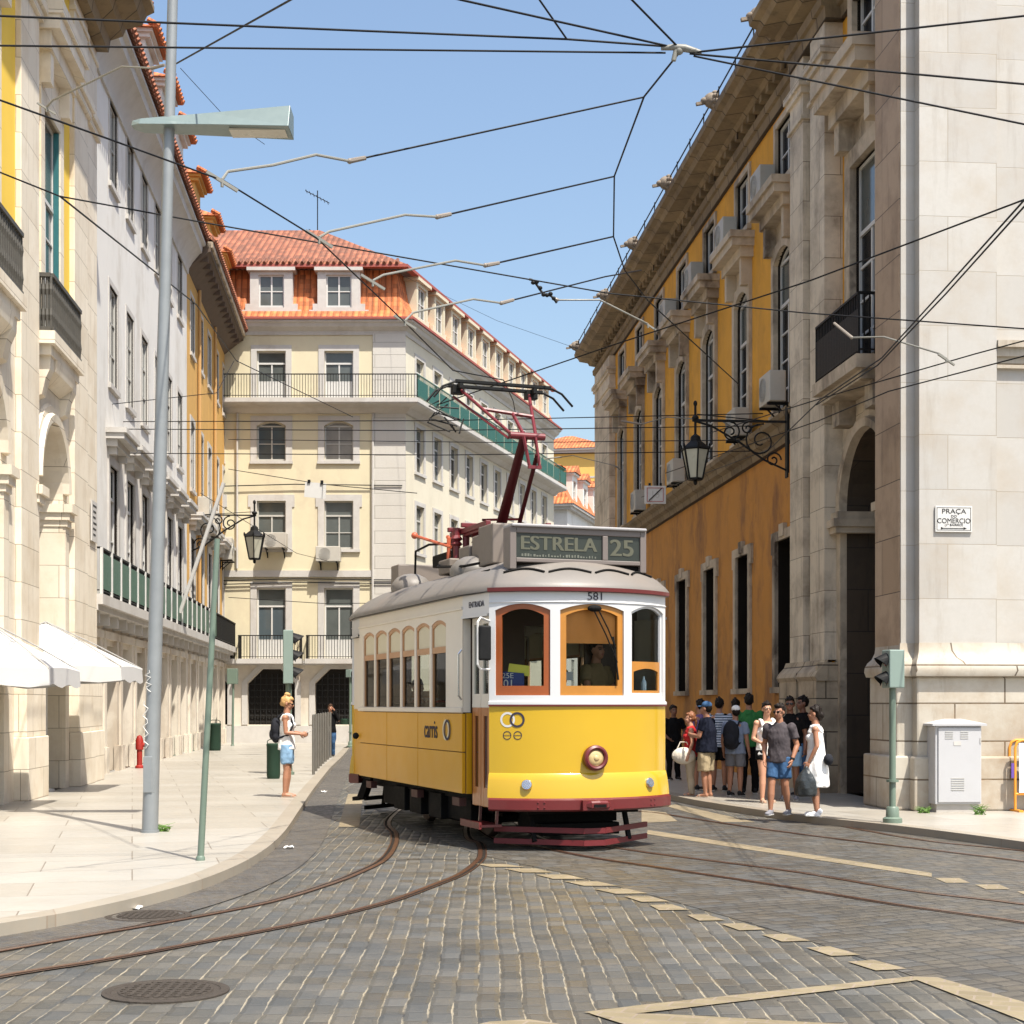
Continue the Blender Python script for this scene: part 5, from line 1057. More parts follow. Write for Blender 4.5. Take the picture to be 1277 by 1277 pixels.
for x in (-1.9,-1.1,-0.3,0.5,1.3):
    for y in (-0.72,0.72):
        m = MB(); m.box(x-0.22,x+0.22,y-0.4,y+0.4,1.1,1.18); m.box(x-0.26,x-0.2,y-0.4,y+0.4,1.1,1.72); m.box(x-0.15,x+0.15,y-0.3,y+0.3,0.74,1.1); m.build('seat', sd_m, tr, bevel=0.02)
m = MB(); m.grid([[fF(arcA(-12.3+24.6*i/8),z,0.075) for i in range(9)] for z in (2.40,2.82)]); m.build('sun_blind', plain('orange_blind', (0.66,0.26,0.055), 0.7, 0.15, 4), tr)
m = MB(); m.box(3.0,3.45,-0.25,0.25,0.74,1.62); m.build('control_desk', t_blk, tr, bevel=0.02)
p, n = arcp(-34.5,1.98); x = Vector((-n.y,n.x,0)); up = Vector((0,0,1))
m = MB(); c = p-n*0.09
m.add([c+x*a+up*b for a,b in ((-0.14,-0.10),(0.14,-0.12),(0.14,0.075),(-0.14,0.10))],[(0,1,2,3)]); m.add([c+x*a+up*b+n*-0.01 for a,b in ((-0.14,-0.10),(0.14,-0.12),(0.14,0.075),(-0.14,0.10))],[(0,1,2,3)])
cd = m.build('notice_card', plain('card_blue', (0.02,0.035,0.16), 0.5), tr); az = math.atan2(n.y,n.x)+R(90)
lettering('25E', 0.085, wh_paint, cd, c+n*0.006-x*0.05+up*0.045, (R(90),0,az), 1.1); lettering('01', 0.12, wh_paint, cd, c+n*0.006-x*0.04-up*0.045, (R(90),0,az), 1.1)
m = MB(); m.add([c-n*0.02+x*a+up*b for a,b in ((-0.06,0.07),(0.2,0.04),(0.2,0.16),(-0.04,0.19))],[(0,1,2,3)]); m.build('notice_card', plain('card_yellow', (0.62,0.55,0.06), 0.5), tr)
for (dx,dz,wd,hg) in ((0.3,0.34,0.12,0.22),(0.48,0.0,0.13,0.1),(0.28,0.03,0.1,0.12)): m = MB(); m.add([c-n*0.5+x*a+up*b for a,b in ((dx,dz),(dx+wd,dz),(dx+wd,dz+hg),(dx,dz+hg))],[(0,1,2,3)]); m.build('notice_card', wh_paint, tr)
m = MB(); p, n = arcp(33,1.90); m.lathe([(0.03,-0.1),(0.034,-0.08),(0.034,0.06),(0.015,0.1),(0.014,0.13)],10,Matrix.Translation(p-n*0.15)); m.build('water_bottle', plain('bottle_plastic', (0.55,0.68,0.78), 0.15), tr)
# running gear
m = MB(); m.box(-2.2,2.3,-0.75,0.75,0.36,0.68); m.box(-2.45,2.45,-1.0,-0.9,0.52,0.66); m.box(-2.45,2.45,0.9,1.0,0.52,0.66); m.box(-1.9,1.9,-0.62,-0.56,0.22,0.42); m.box(-1.9,1.9,0.56,0.62,0.22,0.42); m.box(2.3,3.4,-0.7,0.7,0.42,0.5); m.box(-2.0,2.1,-0.96,-0.86,0.24,0.60); m.box(-2.0,2.1,0.86,0.96,0.24,0.60); m.box(-1.7,1.7,-0.86,0.86,0.2,0.3); m.box(2.5,3.3,-0.5,0.5,0.16,0.3); m.box(-3.4,-2.3,-0.7,0.7,0.42,0.5)  # outer side boxes added so the open gap below reads dark like shadow
for x in (-1.1,-0.3,0.6): m.box(x,x+0.55,-1.05,-0.7,0.22,0.55)
for x in (-1.35,1.35): m.box(x-0.16,x+0.16,-0.68,-0.55,0.22,0.46); m.box(x-0.16,x+0.16,0.55,0.68,0.22,0.46)
m.build('underframe', t_blk, tr, bevel=0.01)
m = MB()
for x in (-2.2,2.0,0.2): m = MB(); m.box(x,x+0.28,-1.17,-1.08,0.46,0.56); m.build('side_box', plain('brown_box', (0.07,0.022,0.016), 0.6), tr)
for x in (-1.35,1.35):
    for y in (-0.45,0.45):
        m = MB(); m.lathe([(0.10,-0.05),(0.30,-0.05),(0.36,-0.045),(0.36,0.01),(0.34,0.045),(0.30,0.05),(0.12,0.05)],28,Matrix.Translation((x,y,0.36)) @ Matrix.Rotation(R(90),4,'X')); m.build('wheel', plain('wheel_steel', (0.10,0.07,0.055), 0.5, 0.3, 6, metal=0.5), tr, smooth=30)
for s in (1,-1):
    m = MB()
    for a, b, z in (((3.02,-0.98),(3.72,-0.12),0.10),((3.02,0.98),(3.72,0.12),0.10)):
        for zz in (0.10,0.24): m.bar((s*a[0],a[1],zz),(s*b[0],b[1],zz),0.03,0.062)
    for zz in (0.10,0.24): m.bar((s*3.715,-0.14,zz),(s*3.715,0.14,zz),0.03,0.062)
    for a, b in (((3.0,-0.98),(3.6,-0.55)),((3.0,0.98),(3.6,0.55))):
        m.add([(s*3.0,a[1],0.07),(s*3.62,b[1]*0.4,0.07),(s*3.62,b[1]*0.4,0.10),(s*3.0,a[1],0.10)],[(0,1,2,3)])
    m.build('lifeguard', plain('lifeguard_red', (0.13,0.012,0.014), 0.5, 0.15, 4) if s > 0 else t_blk, tr)
    m = MB()
    for y in (-0.6,0.6): m.bar((s*3.2,y,0.45),(s*3.35,y,0.1),0.05)
    m.box(min(s*2.7,s*3.1),max(s*2.7,s*3.1),-0.55,0.55,0.3,0.42); m.build('lifeguard_bracket', t_blk, tr)
m = MB(); m.box(2.5,3.2,-1.22,-0.95,0.27,0.30); m.box(2.5,3.2,-1.23,-1.20,0.25,0.33); m.bar((2.55,-1.0,0.28),(2.55,-0.98,0.6),0.03); m.bar((3.15,-1.0,0.28),(3.15,-0.98,0.6),0.03); m.build('boarding_step', t_red, tr)
m = MB(); m.bar((-2.95,-0.9,0.62),(-3.1,-1.0,0.25),0.12); m.bar((-3.1,-1.0,0.25),(-3.35,-1.05,0.22),0.1,0.06); m.box(-3.3,-2.6,-1.0,-0.75,0.55,0.68); m.build('rear_step', t_blk, tr)
m = MB(); m.ell((-2.6,-1.23,1.22),(0.03,0.05,0.05)); m.bar((-2.6,-1.2,1.22),(-2.5,-1.15,1.22),0.02); m.build('rear_mirror', iron, tr)
# pantograph on the roof
pg = MB(); pg.box(0.1,1.0,-0.42,0.42,3.98,4.06)
for x in (0.15,0.95):
    for y in (-0.38,0.38): pg.lathe([(0.04,3.5),(0.07,3.55),(0.045,3.6),(0.07,3.65),(0.045,3.7),(0.07,3.75),(0.045,3.8),(0.05,3.98)],10,Matrix.Translation((x,y,0)),cap=False)
for y in (-0.42,0.42): pg.bar((-0.35,y,4.05),(1.2,y,4.05),0.07)
for x in (-0.3,0.3): pg.bar((x,-0.5,4.12),(x,0.5,4.12),0.06)
pt = pg.build('pantograph', t_redp, tr, bevel=0.008)
K = Vector((1.40,0,5.17)); HD = Vector((0.45,0,5.98))
m = MB(); m.tube([(0.45,0,4.05),K],[0.075,0.055],10); m.tube([(0.85,0.12,4.05),K+Vector((0.1,0.14,-0.25))],0.03,8)
m.bar((0.3,-0.2,4.2),(0.55,0.25,4.2),0.03); link('lower_arm', m.mesh('lower_arm', plain('arm_dark_red', (0.055,0.008,0.009), 0.45, 0.2, 5), 50), pt)
m = MB(); m.tube([K+Vector((0,-0.2,0)),K+Vector((0,0.28,0))],0.046,10)
for y0,y1,r in ((-0.16,-0.58,0.027),(0.16,0.42,0.027)): m.tube([K+Vector((0,y0,0)),HD+Vector((0,y1,-0.05))],r*0.85,8)
m.tube([K+Vector((-0.05,-0.2,-0.03)),HD+Vector((-0.12,-0.62,-0.14))],0.018,6)
c1, c2 = (K+Vector((0,-0.16,0))).lerp(HD+Vector((0,-0.58,-0.05)),0.55),(K+Vector((0,0.16,0))).lerp(HD+Vector((0,0.42,-0.05)),0.45)
m.tube([c1,c2],0.025,6); m.tube([K,c1.lerp(c2,0.6)],0.025,6)
m.bar(K+Vector((0.06,-0.03,-0.02)),K+Vector((0.14,0.02,-0.42)),0.03); m.bar(K+Vector((0.06,0.13,-0.02)),K+Vector((0.14,0.16,-0.42)),0.03); m.bar(K+Vector((0.14,0.0,-0.42)),K+Vector((0.14,0.18,-0.42)),0.04)
link('upper_arm', m.mesh('upper_arm', t_redp, 50), pt)
m = MB()
for dx in (-0.16,0.16):
    m.tube([HD+Vector((dx,-0.98,-0.22)),HD+Vector((dx,-0.86,-0.07)),HD+Vector((dx,-0.7,0.0)),HD+Vector((dx,0.7,0.0)),HD+Vector((dx,0.84,-0.06)),HD+Vector((dx,1.0,-0.22))],0.016,6); m.bar(HD+Vector((dx,-0.68,0.015)),HD+Vector((dx,0.68,0.015)),0.05,0.035)
for y in (-0.6,0.45): m.bar(HD+Vector((-0.18,y,-0.04)),HD+Vector((0.18,y,-0.04)),0.05,0.07); m.box(HD.x-0.06,HD.x+0.06,y-0.08,y+0.08,HD.z-0.13,HD.z-0.02)
link('contact_bar', m.mesh('contact_bar', iron, 50), pt)
m = MB()
random.seed(9)
for i in range(7):
    a = HD+Vector((random.uniform(-.15,.15),random.uniform(-0.95,-0.5),random.uniform(-.5,-.1))); m.tube([a,a+Vector((0.05,random.uniform(-.2,.2),random.uniform(-.2,0)) ),a+Vector((0.1,random.uniform(-.1,.25),random.uniform(-.3,-.1)))],0.012,5)
link('cable_loop', m.mesh('cable_loop', iron), pt)
m = MB(); m.tube([(-0.25,-0.5,3.62),(-0.25,-0.5,4.0),(-0.3,-0.5,4.02)],0.03,6); m.tube([(-0.1,-0.52,3.86),(-1.25,-0.7,4.13)],0.022,6); m.ell((-1.25,-0.7,4.13),(0.05,0.05,0.05)); m.build('hook_rod', plain('orange_red_rod', (0.42,0.09,0.04), 0.5), tr, smooth=50)
m = MB()
for x,y in ((-0.3,-0.4),(0.1,-0.5),(0.4,-0.3)): m.lathe([(0.05,3.5),(0.05,3.85),(0.09,3.88),(0.05,3.92),(0.09,3.95),(0.05,4.0),(0.05,4.1)],8,Matrix.Translation((x,y,0)))
m.build('insulator', t_redp, tr)
m = MB()
m.tube([(-1.9,-0.5,3.6),(-1.7,-0.55,3.95),(-1.2,-0.5,4.0),(-0.5,-0.4,3.95),(-0.2,-0.4,3.7)],0.018,5); m.tube([(-0.6,-0.5,3.7),(0.2,-0.8,3.55),(1.5,-0.85,3.45),(2.5,-0.5,3.5)],0.018,5); m.tube([(2.2,-0.5,3.52),(3.0,-0.3,3.5),(3.0,0.5,3.5)],0.018,5); m.build('roof_cable', t_blk, tr)
# ================================================================ street furniture
lp = thing('lamp_post', 'tall grey steel lamp post with long wedge arm on the left pavement', 'lamp post', GP(187,1038,0.1), 0)
top = P(217,-60,19)-GP(187,1038,0.1)
m = MB(); m.tube([(0,0,0),(top*0.25),(top*0.6),top],[0.10,0.088,0.073,0.062],20); m.lathe([(0.115,0.0),(0.115,0.03)],20); m.build('pole', pole_m, lp, smooth=40)
base = GP(187,1038,0.1); A = P(165,156,19)-base; B = P(363,151,19)-base; d = B-A
m = MB()
rows = []
for t, h0, h1, w in ((0.0,0.03,-0.03,0.06),(0.06,0.045,-0.045,0.16),(0.5,0.09,-0.09,0.2),(1.0,0.15,-0.15,0.24)):
    c = A.lerp(B,t); rows.append([c+Vector((0,-w,h1)),c+Vector((0,w,h1)),c+Vector((0,w,h0)),c+Vector((0,-w*0.3,h0+0.02))])
m.grid(rows, close=True); m.poly(rows[0]); m.poly(rows[-1]); ar = m.build('arm', plain('arm_paint', (0.16,0.205,0.20), 0.4, 0.06, 4, metal=0.2), lp, bevel=0.008)
m = MB(); c = A.lerp(B,0.62); e = A.lerp(B,0.97); m.box(c.x,e.x,c.y-0.12,c.y+0.15,c.z-0.135,c.z-0.11); link('lamp_glass', m.mesh('lamp_glass', plain('lamp_diffuser', (0.45,0.42,0.34), 0.3)), ar)
m = MB(); c = top*0.5
for k, (a, z) in enumerate([(0.0,1.0),(0.05,1.1),(-0.03,1.2),(0.06,1.3),(0.0,1.42),(0.05,1.5)]): pass
pts = [Vector((-0.03+0.035*math.sin(i*1.9),-0.101+0.004*math.cos(i),1.05+i*0.045)) for i in range(14)]; m.tube(pts,0.006,4); pts = [Vector((0.0+0.04*math.sin(i*2.3+1),-0.097,1.75+i*0.03)) for i in range(10)]; m.tube(pts,0.005,4); m.build('graffiti', wh_paint, lp); m = MB(); m.box(0.045,0.075,-0.085,-0.06,0.5,0.95); m.box(-0.06,0.05,-0.108,-0.085,0.5,0.95); m.build('hatch', pole_m, lp, bevel=0.006)
def simple_pole(label, px, py, toppx, toppy, r, z=0.1, mat=None, cat='pole', name='sign_pole', r1=None):
    b = GP(px,py,z); Y = b.y; tp = P(toppx,toppy,Y)-b; o = thing(name, label, cat, b); m = MB(); m.tube([(0,0,0),tp],[r,r1 or r*0.85],14); m.lathe([(r*1.4,0),(r*1.4,0.03),(r*1.05,0.05)],14); m.build('pole', mat or grey_green, o, smooth=40); return o, tp
simple_pole('slim grey green bare pole standing at the left kerb corner', 250, 1073, 271, 672, 0.034)
def traffic_light(label, px, py, zc, facing, nl, scale=1.0, polemat=None, visor=-1, z=0.1, hx=0.0):
    b = GP(px,py,z); o = thing('traffic_light', label, 'traffic light', b)
    H = 0.34*nl*scale
    m = MB(); m.tube([(0,0,0),(0,0,zc)],0.062*scale,14); m.lathe([(0.13,0),(0.13,0.06),(0.09,0.08),(0.085,0.2),(0.07,0.22)],16); m.lathe([(0.085,0.55),(0.085,0.58)],14); m.build('pole', grey_green, o, smooth=40)
    hd = MB(); Mr = Matrix.Rotation(facing,4,'Z') @ Matrix.Translation((hx,0,0)); W = 0.17*scale
    hd.box(-W,W,-0.10,0.12,zc-H*0.05,zc+H,Mr); h = hd.build('housing', plain('signal_housing', (0.19,0.25,0.22), 0.45, 0.08, 5), o, bevel=0.015)
    for i in range(nl):
        c = zc+0.17*scale+i*0.34*scale-0.02
        v = MB(); r = 0.135*scale
        for k in range(10):
            a0, a1 = math.pi*(-0.12)+math.pi*1.24*k/10, math.pi*(-0.12)+math.pi*1.24*(k+1)/10; l0, l1 = 0.17*max(0.0,math.sin(a0))+0.05, 0.17*max(0.0,math.sin(a1))+0.05
            q = [(r*math.cos(a0),-0.10,c+r*math.sin(a0)),(r*math.cos(a1),-0.10,c+r*math.sin(a1)),(r*math.cos(a1),-0.10-l1*scale,c+r*math.sin(a1)-0.07),(r*math.cos(a0),-0.10-l0*scale,c+r*math.sin(a0)-0.07)]
            v.add([Mr @ Vector(p) for p in q],[(0,1,2,3)]); v.add([Mr @ (Vector(p)*1.0+Vector((0.004*math.cos(a0),0,0.006))) for p in q],[(0,1,2,3)])
        link('visor', v.mesh('visor', iron), h)
        l = MB(); l.lathe([(0.11*scale,0),(0.08*scale,0.012),(0,0.018)],18,Mr @ Matrix.Translation((0,-0.10,c)) @ Matrix.Rotation(R(90),4,'X')); link('lens', l.mesh('lens', plain(('signal_green','signal_red','signal_amber')[i%3], ((0.01,0.06,0.03),(0.10,0.01,0.01),(0.12,0.05,0.01))[i%3], 0.2)), h)
    return o
traffic_light('grey green traffic light with two black visors before the white pier', 1113, 1026, 1.84, R(-78), 2, 0.72)
tl = traffic_light('grey green traffic light seen from behind beside the woman with blond hair', 360, 966, 2.12, R(97), 3, 1.13, hx=0.0)
traffic_light('small dark traffic light on a slim pole in front of the right grilled arch', 437, 932, 2.6, R(60), 1, 0.8)
o, tp = simple_pole('slim pole carrying a small grey box before the left grilled arch', 290, 930, 291, 850, 0.05); m = MB(); m.box(-0.2,0.2,-0.12,0.12,tp.z-0.1,tp.z+0.5); m.build('box', grey_green, o, bevel=0.02)
dk = plain('bin_green', (0.022,0.045,0.03), 0.5, 0.15, 4)
def litter_bin(label, px, y0, y1, w, z0=0.0):
    b = GP(px,y0,0.1); s = F/b.y; H = (y0-y1)/s; r = w/s/2; o = thing('litter_bin', label, 'litter bin', b, group='dark green litter bins')
    m = MB(); m.lathe([(r*0.9,0.0),(r*0.97,0.05),(r,0.1),(r,H*0.82),(r*1.03,H*0.83),(r*1.03,H*0.88),(r*0.9,H*0.9)],20); m.build('body', dk, o, smooth=35)
    m = MB(); m.tube([(-r*0.9,0,H*0.86),(-r*0.88,0,H*0.96),(-r*0.5,0,H),(r*0.5,0,H),(r*0.88,0,H*0.96),(r*0.9,0,H*0.86)],r*0.07,6); m.build('handle', dk, o); return o
litter_bin('dark green litter bin against the ochre building', 268, 936, 898, 15)
litter_bin('dark green litter bin directly behind the woman with blond hair', 341, 971, 922, 17)
litter_bin('dark green litter bin hung by the pole beside the phoning man', 430, 926, 893, 11)
bol = plain('bollard_steel', (0.16,0.15,0.13), 0.5, 0.2, 5, metal=0.4)
for i in range(8):
    t = i/7; px = 391+(412-391)*t; py = 966+(945-966)*t**0.8
    b = GP(px,py,0.1); o = thing('bollard', 'brown steel bollard, '+('first','second','third','fourth','fifth','sixth','seventh','last')[i]+' in the kerbside row counting from the blond woman', 'bollard', b, group='bollards in the kerbside row')
    m = MB(); m.lathe([(0.034,0),(0.034,1.32),(0.028,1.36),(0.0,1.37)],10); m.build('post', bol, o, smooth=40)
hy_ = plain('hydrant_red', (0.28,0.02,0.014), 0.45, 0.15, 6)
b = GP(174,958,0.1); o = thing('fire_hydrant', 'red fire hydrant against the white townhouse left of the lamp post', 'hydrant', b); m = MB(); m.lathe([(0.11,0),(0.11,0.05),(0.07,0.08),(0.07,0.45),(0.10,0.47),(0.10,0.7),(0.06,0.8),(0.0,0.83)],14); m.build('barrel', hy_, o, smooth=35); m = MB(); m.lathe([(0.05,0.05),(0.05,0.15),(0.06,0.15),(0.06,0.19)],10,Matrix.Translation((0,0,0.58)) @ Matrix.Rotation(R(90),4,'Y')); m.build('nozzle', hy_, o, smooth=35)
b = GP(287,925,0.1); o = thing('traffic_cone', 'small red and white cone at the foot of the cream building', 'cone', b); m = MB(); m.box(-0.2,0.2,-0.2,0.2,0,0.04); m.lathe([(0.16,0.04),(0.1,0.4)],12); m.build('base', hy_, o); m = MB(); m.lathe([(0.1,0.4),(0.03,0.75)],12); m.build('tip', wh_paint, o)
# cabinet
c = GP(1192,1013,0.1); cab = thing('utility_cabinet', 'white metal utility cabinet with louvres standing against the pier', 'cabinet', c, R(4)); cw = plain('cabinet_white', (0.43,0.43,0.44), 0.4, 0.05, 4, streak=0.12, dirt=(0.4,0.36,0.3))
m = MB(); m.box(-0.30,0.34,-0.02,0.42,0,0.12); m.build('foot', plain('concrete', (0.42,0.39,0.35), 0.85, 0.15, 8), cab)
m = MB(); m.box(-0.33,0.37,-0.05,0.45,0.12,1.28); m.build('body', cw, cab, bevel=0.012)
m = MB(); m.box(-0.29,0.355,-0.075,-0.052,0.15,1.25); dr = m.build('door', cw, cab, bevel=0.008)
m = MB(); m.prism([(-0.39,-0.11),(0.43,-0.11),(0.43,0.5),(-0.39,0.5)],1.28,1.31); m.add([(-0.39,-0.11,1.31),(0.43,-0.11,1.31),(0.43,0.5,1.31),(-0.39,0.5,1.31),(-0.1,0.2,1.38),(0.15,0.2,1.38)],[(0,1,5,4),(1,2,5),(2,3,4,5),(3,0,4)]); m.build('lid', cw, cab)
m = MB()
for x0 in (-0.19,0.04):
    m = MB()
    for k in range(4): m.box(x0,x0+0.12,-0.082,-0.073,1.09+k*0.032,1.10+k*0.032)
    link('louvre', m.mesh('louvre', gray_paint), dr)
m = MB()
for k in range(6): m.box(-0.1,0.1,-0.082,-0.073,0.33+k*0.034,0.341+k*0.034)
link('louvre', m.mesh('louvre', gray_paint), dr); m = MB(); m.box(-0.06,0.05,-0.08,-0.074,0.99,1.05); link('plate', m.mesh('plate', lightst), dr); m = MB(); m.box(0.335,0.35,-0.085,-0.07,1.02,1.1); link('handle', m.mesh('handle', gray_paint), dr)
# barriers leaning together
orp = plain('barrier_orange', (0.75,0.30,0.03), 0.45, 0.1, 5)
bl_lab = ['frontmost orange tube barrier holding a white sheet by the cabinet','second orange tube barrier behind the one with the white sheet','third orange tube barrier from the front in the stack by the pier','rearmost orange tube barrier closest to the pier wall']
for i in range(4):
    b = GP(1266-i*7,1012-i*1.2,0.1); o = thing('barrier', bl_lab[i], 'barrier', b, R(3), group='stacked orange barriers')
    m = MB(); L = 2.2; rr = 0.02
    m.tube([(0,0,0),(0,0,0.95),(0.03,0,1.03),(0.1,0,1.06),(L-0.1,0,1.06),(L-0.03,0,1.03),(L,0,0.95),(L,0,0)],rr,8); m.tube([(0,0,0.26),(L,0,0.26)],rr,8)
    for k in range(1,6): m.tube([(L*k/6,0,0.26),(L*k/6,0,1.06)],0.009,6) if i else None
    m.build('tube_frame', orp, o, smooth=50); m = MB(); m.box(-0.015,0.05,-0.2,0.2,0,0.03); m.box(L-0.05,L+0.015,-0.2,0.2,0,0.03); m.build('foot', orp, o)
    if i == 0:
        m = MB(); rows = [[Vector((0.05+2.1*j/20, -0.024-0.02*math.sin(j*1.7+k*0.9)*math.sin(k*0.7), 0.28+0.74*k/8)) for j in range(21)] for k in range(9)]; m.grid(rows); m.build('sheet', plain('white_sheet', (0.72,0.74,0.78), 0.6, 0.03), o, smooth=60)
        m = MB(); m.box(-0.06,-0.02,-0.01,0.01,0.5,0.72); m.build('tag', plain('tag_purple', (0.12,0.06,0.3), 0.6), o)
# weeds
wd_m = plain('weed_green', (0.10,0.20,0.03), 0.7, 0.3, 20); wl = ['small green weed tuft at the left foot of the white cabinet','small green weed tuft at the right foot of the white cabinet','small dry weed tuft at the foot of the tall lamp post']
for (px,py,h),l in zip(((1152,1014,0.10),(1222,1016,0.15),(203,1037,0.10)),wl):
    b = GP(px,py,0.1); o = tag(None or link('weed', (lambda m: ([m.tube([Vector((random.uniform(-.09,.09),random.uniform(-.03,.03),0)),Vector((random.uniform(-.11,.11),random.uniform(-.05,.05),h*random.uniform(.3,.7))),Vector((random.uniform(-.15,.15),random.uniform(-.07,.07),h*random.uniform(.5,1.1)))],[0.007,0.006,0.0015],3) for _ in range(26)], m.mesh('weed', wd_m))[1])(MB()), None, b), l, 'weed')
# parasols
cv = plain('canvas_white', (0.50,0.495,0.485), 0.85, 0.06, 2, 0.1, 40)
def parasol(label, cx_, cy_, hx, hy, z, zt):
    o = thing('parasol', label, 'parasol', (cx_,cy_,0.1), SA, group='white parasols by the arches'); z -= 0.1; zt -= 0.1
    m = MB(); n = 8; edge = []
    cs = [(-hx,-hy),(hx,-hy),(hx,hy),(-hx,hy)]
    for i in range(4):
        a, b = cs[i], cs[(i+1)%4]
        for k in range(n): t = k/n; s_ = math.sin(math.pi*t); edge.append(Vector((a[0]+(b[0]-a[0])*t, a[1]+(b[1]-a[1])*t, z+0.03*s_)))
    rows = [[Vector((p.x*f, p.y*f, z+(zt-z)*(1-f)**0.92+(p.z-z)*f-0.05*math.sin(math.pi*f)*(1+0.5*math.sin(p.x*7+p.y*9)))) for p in edge] for f in (1.0,0.75,0.5,0.25,0.04)]
    m.grid(rows, close=True); m.poly(rows[-1])
    val = [Vector((p.x*1.01,p.y*1.01,z-0.25+0.03*math.sin(i*1.6))) for i,p in enumerate(edge)]; m.grid([rows[0],val], close=True); m.build('canopy', cv, o, smooth=30)
    m = MB()
    for c_ in cs: m.tube([(0,0,zt+0.012),(c_[0]*0.5,c_[1]*0.5,z+(zt-z)*0.53+0.012),(c_[0],c_[1],z+0.012)],0.012,5)
    m.build('seam', plain('seam_grey', (0.36,0.35,0.33), 0.8), o); m = MB(); m.tube([(0,0,0),(0,0,zt)],0.03,10); m.lathe([(0.16,0),(0.16,0.04),(0.04,0.06)],12)
    for c_ in cs: m.bar((0,0,zt-0.1),(c_[0],c_[1],z),0.025)
    m.build('pole', wh_paint, o)
parasol('white square parasol nearest the left picture edge', -7.98, 23.2, 1.15, 1.15, 2.22, 2.95)
parasol('white square parasol between the two stone piers, behind the other', -8.55, 27.95, 1.55, 1.22, 2.36, 3.2)
# lanterns
def lantern(label, wallp, out, z, rot, L, s=1.0):
    o = thing('wall_lantern', label, 'lantern', wallp, rot)
    m = MB(); m.bar((0,0,z),(0,-L,z),0.045); m.bar((0,0,z-1.0*s),(0,0,z+0.25),0.06); m.box(-0.08,0.08,-0.03,0.0,z-1.1*s,z+0.3)
    def scroll(c, r, turns, dirn, st_):
        pts = []
        for i in range(26): t = i/25; a = st_+dirn*turns*2*math.pi*t; q = r*(1-0.8*t); pts.append((0,c[0]+q*math.cos(a),c[1]+q*math.sin(a)))
        m.tube(pts,0.018*s,5)
    scroll((-L*0.28,z-0.38*s),0.34*s,1.6,1,R(80)); scroll((-L*0.6,z-0.22*s),0.2*s,1.5,-1,R(90)); scroll((-L*0.15,z-0.75*s),0.16*s,1.4,1,0); scroll((-L*0.42,z-0.14*s),0.12*s,1.3,1,R(90)); m.tube([(0,-0.02,z-0.95*s),(0,-L*0.25,z-0.75*s),(0,-L*0.5,z-0.42*s),(0,-L*0.8,z-0.1*s),(0,-L,z)],0.022*s,5); m.bar((0,0,z-0.02),(0,-L*0.95,z+0.12),0.02)
    m.build('bracket', iron, o)
    zb = z-0.05; c = Vector((0,-L+0.06,zb)); fr = MB(); T = Matrix.Translation(c); h = 0.95*s
    fr.tube([c+Vector((0,0,0.35*s)),c+Vector((0,0,-0.25*s))],0.025*s,6); fr.ell(c+Vector((0,0,0.38*s)),(0.04*s,0.04*s,0.06*s)); fr.ell(c+Vector((0,0,0.1*s)),(0.07*s,0.07*s,0.05*s))
    fr.lathe([(0.03*s,-0.22*s),(0.10*s,-0.27*s),(0.12*s,-0.36*s),(0.27*s,-0.48*s),(0.30*s,-0.52*s),(0.27*s,-0.54*s)],6,T); fr.lathe([(0.15*s,-1.12*s),(0.16*s,-1.08*s),(0.13*s,-1.08*s)],6,T); fr.ell(c+Vector((0,0,-1.16*s)),(0.04*s,0.04*s,0.06*s))
    for k in range(6):
        a = k*math.pi/3; fr.bar(c+Vector((0.27*s*math.cos(a),0.27*s*math.sin(a),-0.53*s)),c+Vector((0.15*s*math.cos(a),0.15*s*math.sin(a),-1.1*s)),0.028*s); fr.ell(c+Vector((0.29*s*math.cos(a),0.29*s*math.sin(a),-0.47*s)),(0.025*s,0.025*s,0.06*s),6,4)
    lf = fr.build('lantern_frame', iron, o)
    g_ = MB(); g_.lathe([(0.262*s,-0.54*s),(0.142*s,-1.09*s)],6,T,cap=False); link('lantern_glass', g_.mesh('lantern_glass', plain('lantern_pane', (0.42,0.41,0.33), 0.3, 0.15, 4)), lf)
    b_ = MB(); b_.ell(c+Vector((0,0,-0.7*s)),(0.07*s,0.07*s,0.12*s)); link('bulb', b_.mesh('bulb', wh_paint, 50), lf)
wp = st(XR-0.33, yl(X0R,30.2)-0.2); lantern('black iron wall lantern on scroll bracket against the yellow palace wall', wp, 0, 7.25, SA+R(-90), 1.9, 1.0)
wp = st(XW, WY(51.5)); lantern('black iron wall lantern on scroll bracket left of the cream building', wp, 0, 8.1, SA+R(90), 2.2, 1.3)
# small hanging signs
sg2 = thing('tram_sign', 'small white square sign with a slashed number hanging before the yellow wall', 'sign', P(817,617,34), R(3)); m = MB(); m.box(-0.24,0.24,-0.01,0.01,-0.2,0.2); m.build('plate', wh_paint, sg2)
m = MB()
for a,b in (((-0.18,-0.15),(0.18,-0.15)),((0.18,-0.15),(0.18,0.15)),((0.18,0.15),(-0.18,0.15)),((-0.18,0.15),(-0.18,-0.15))): m.bar((a[0],-0.014,a[1]),(b[0],-0.014,b[1]),0.012)
m.build('border', plain('sign_red', (0.35,0.03,0.03), 0.5), sg2); m = MB(); m.bar((-0.14,-0.018,-0.13),(0.14,-0.018,0.14),0.022); m.build('slash', bl, sg2); lettering('15', 0.22, gray_paint, sg2, (0,-0.013,0), (R(90),0,0))
m = MB(); m.box(-0.15,-0.1,-0.02,0.02,0.2,0.26); m.box(0.1,0.15,-0.02,0.02,0.2,0.26); m.build('clip', iron, sg2)
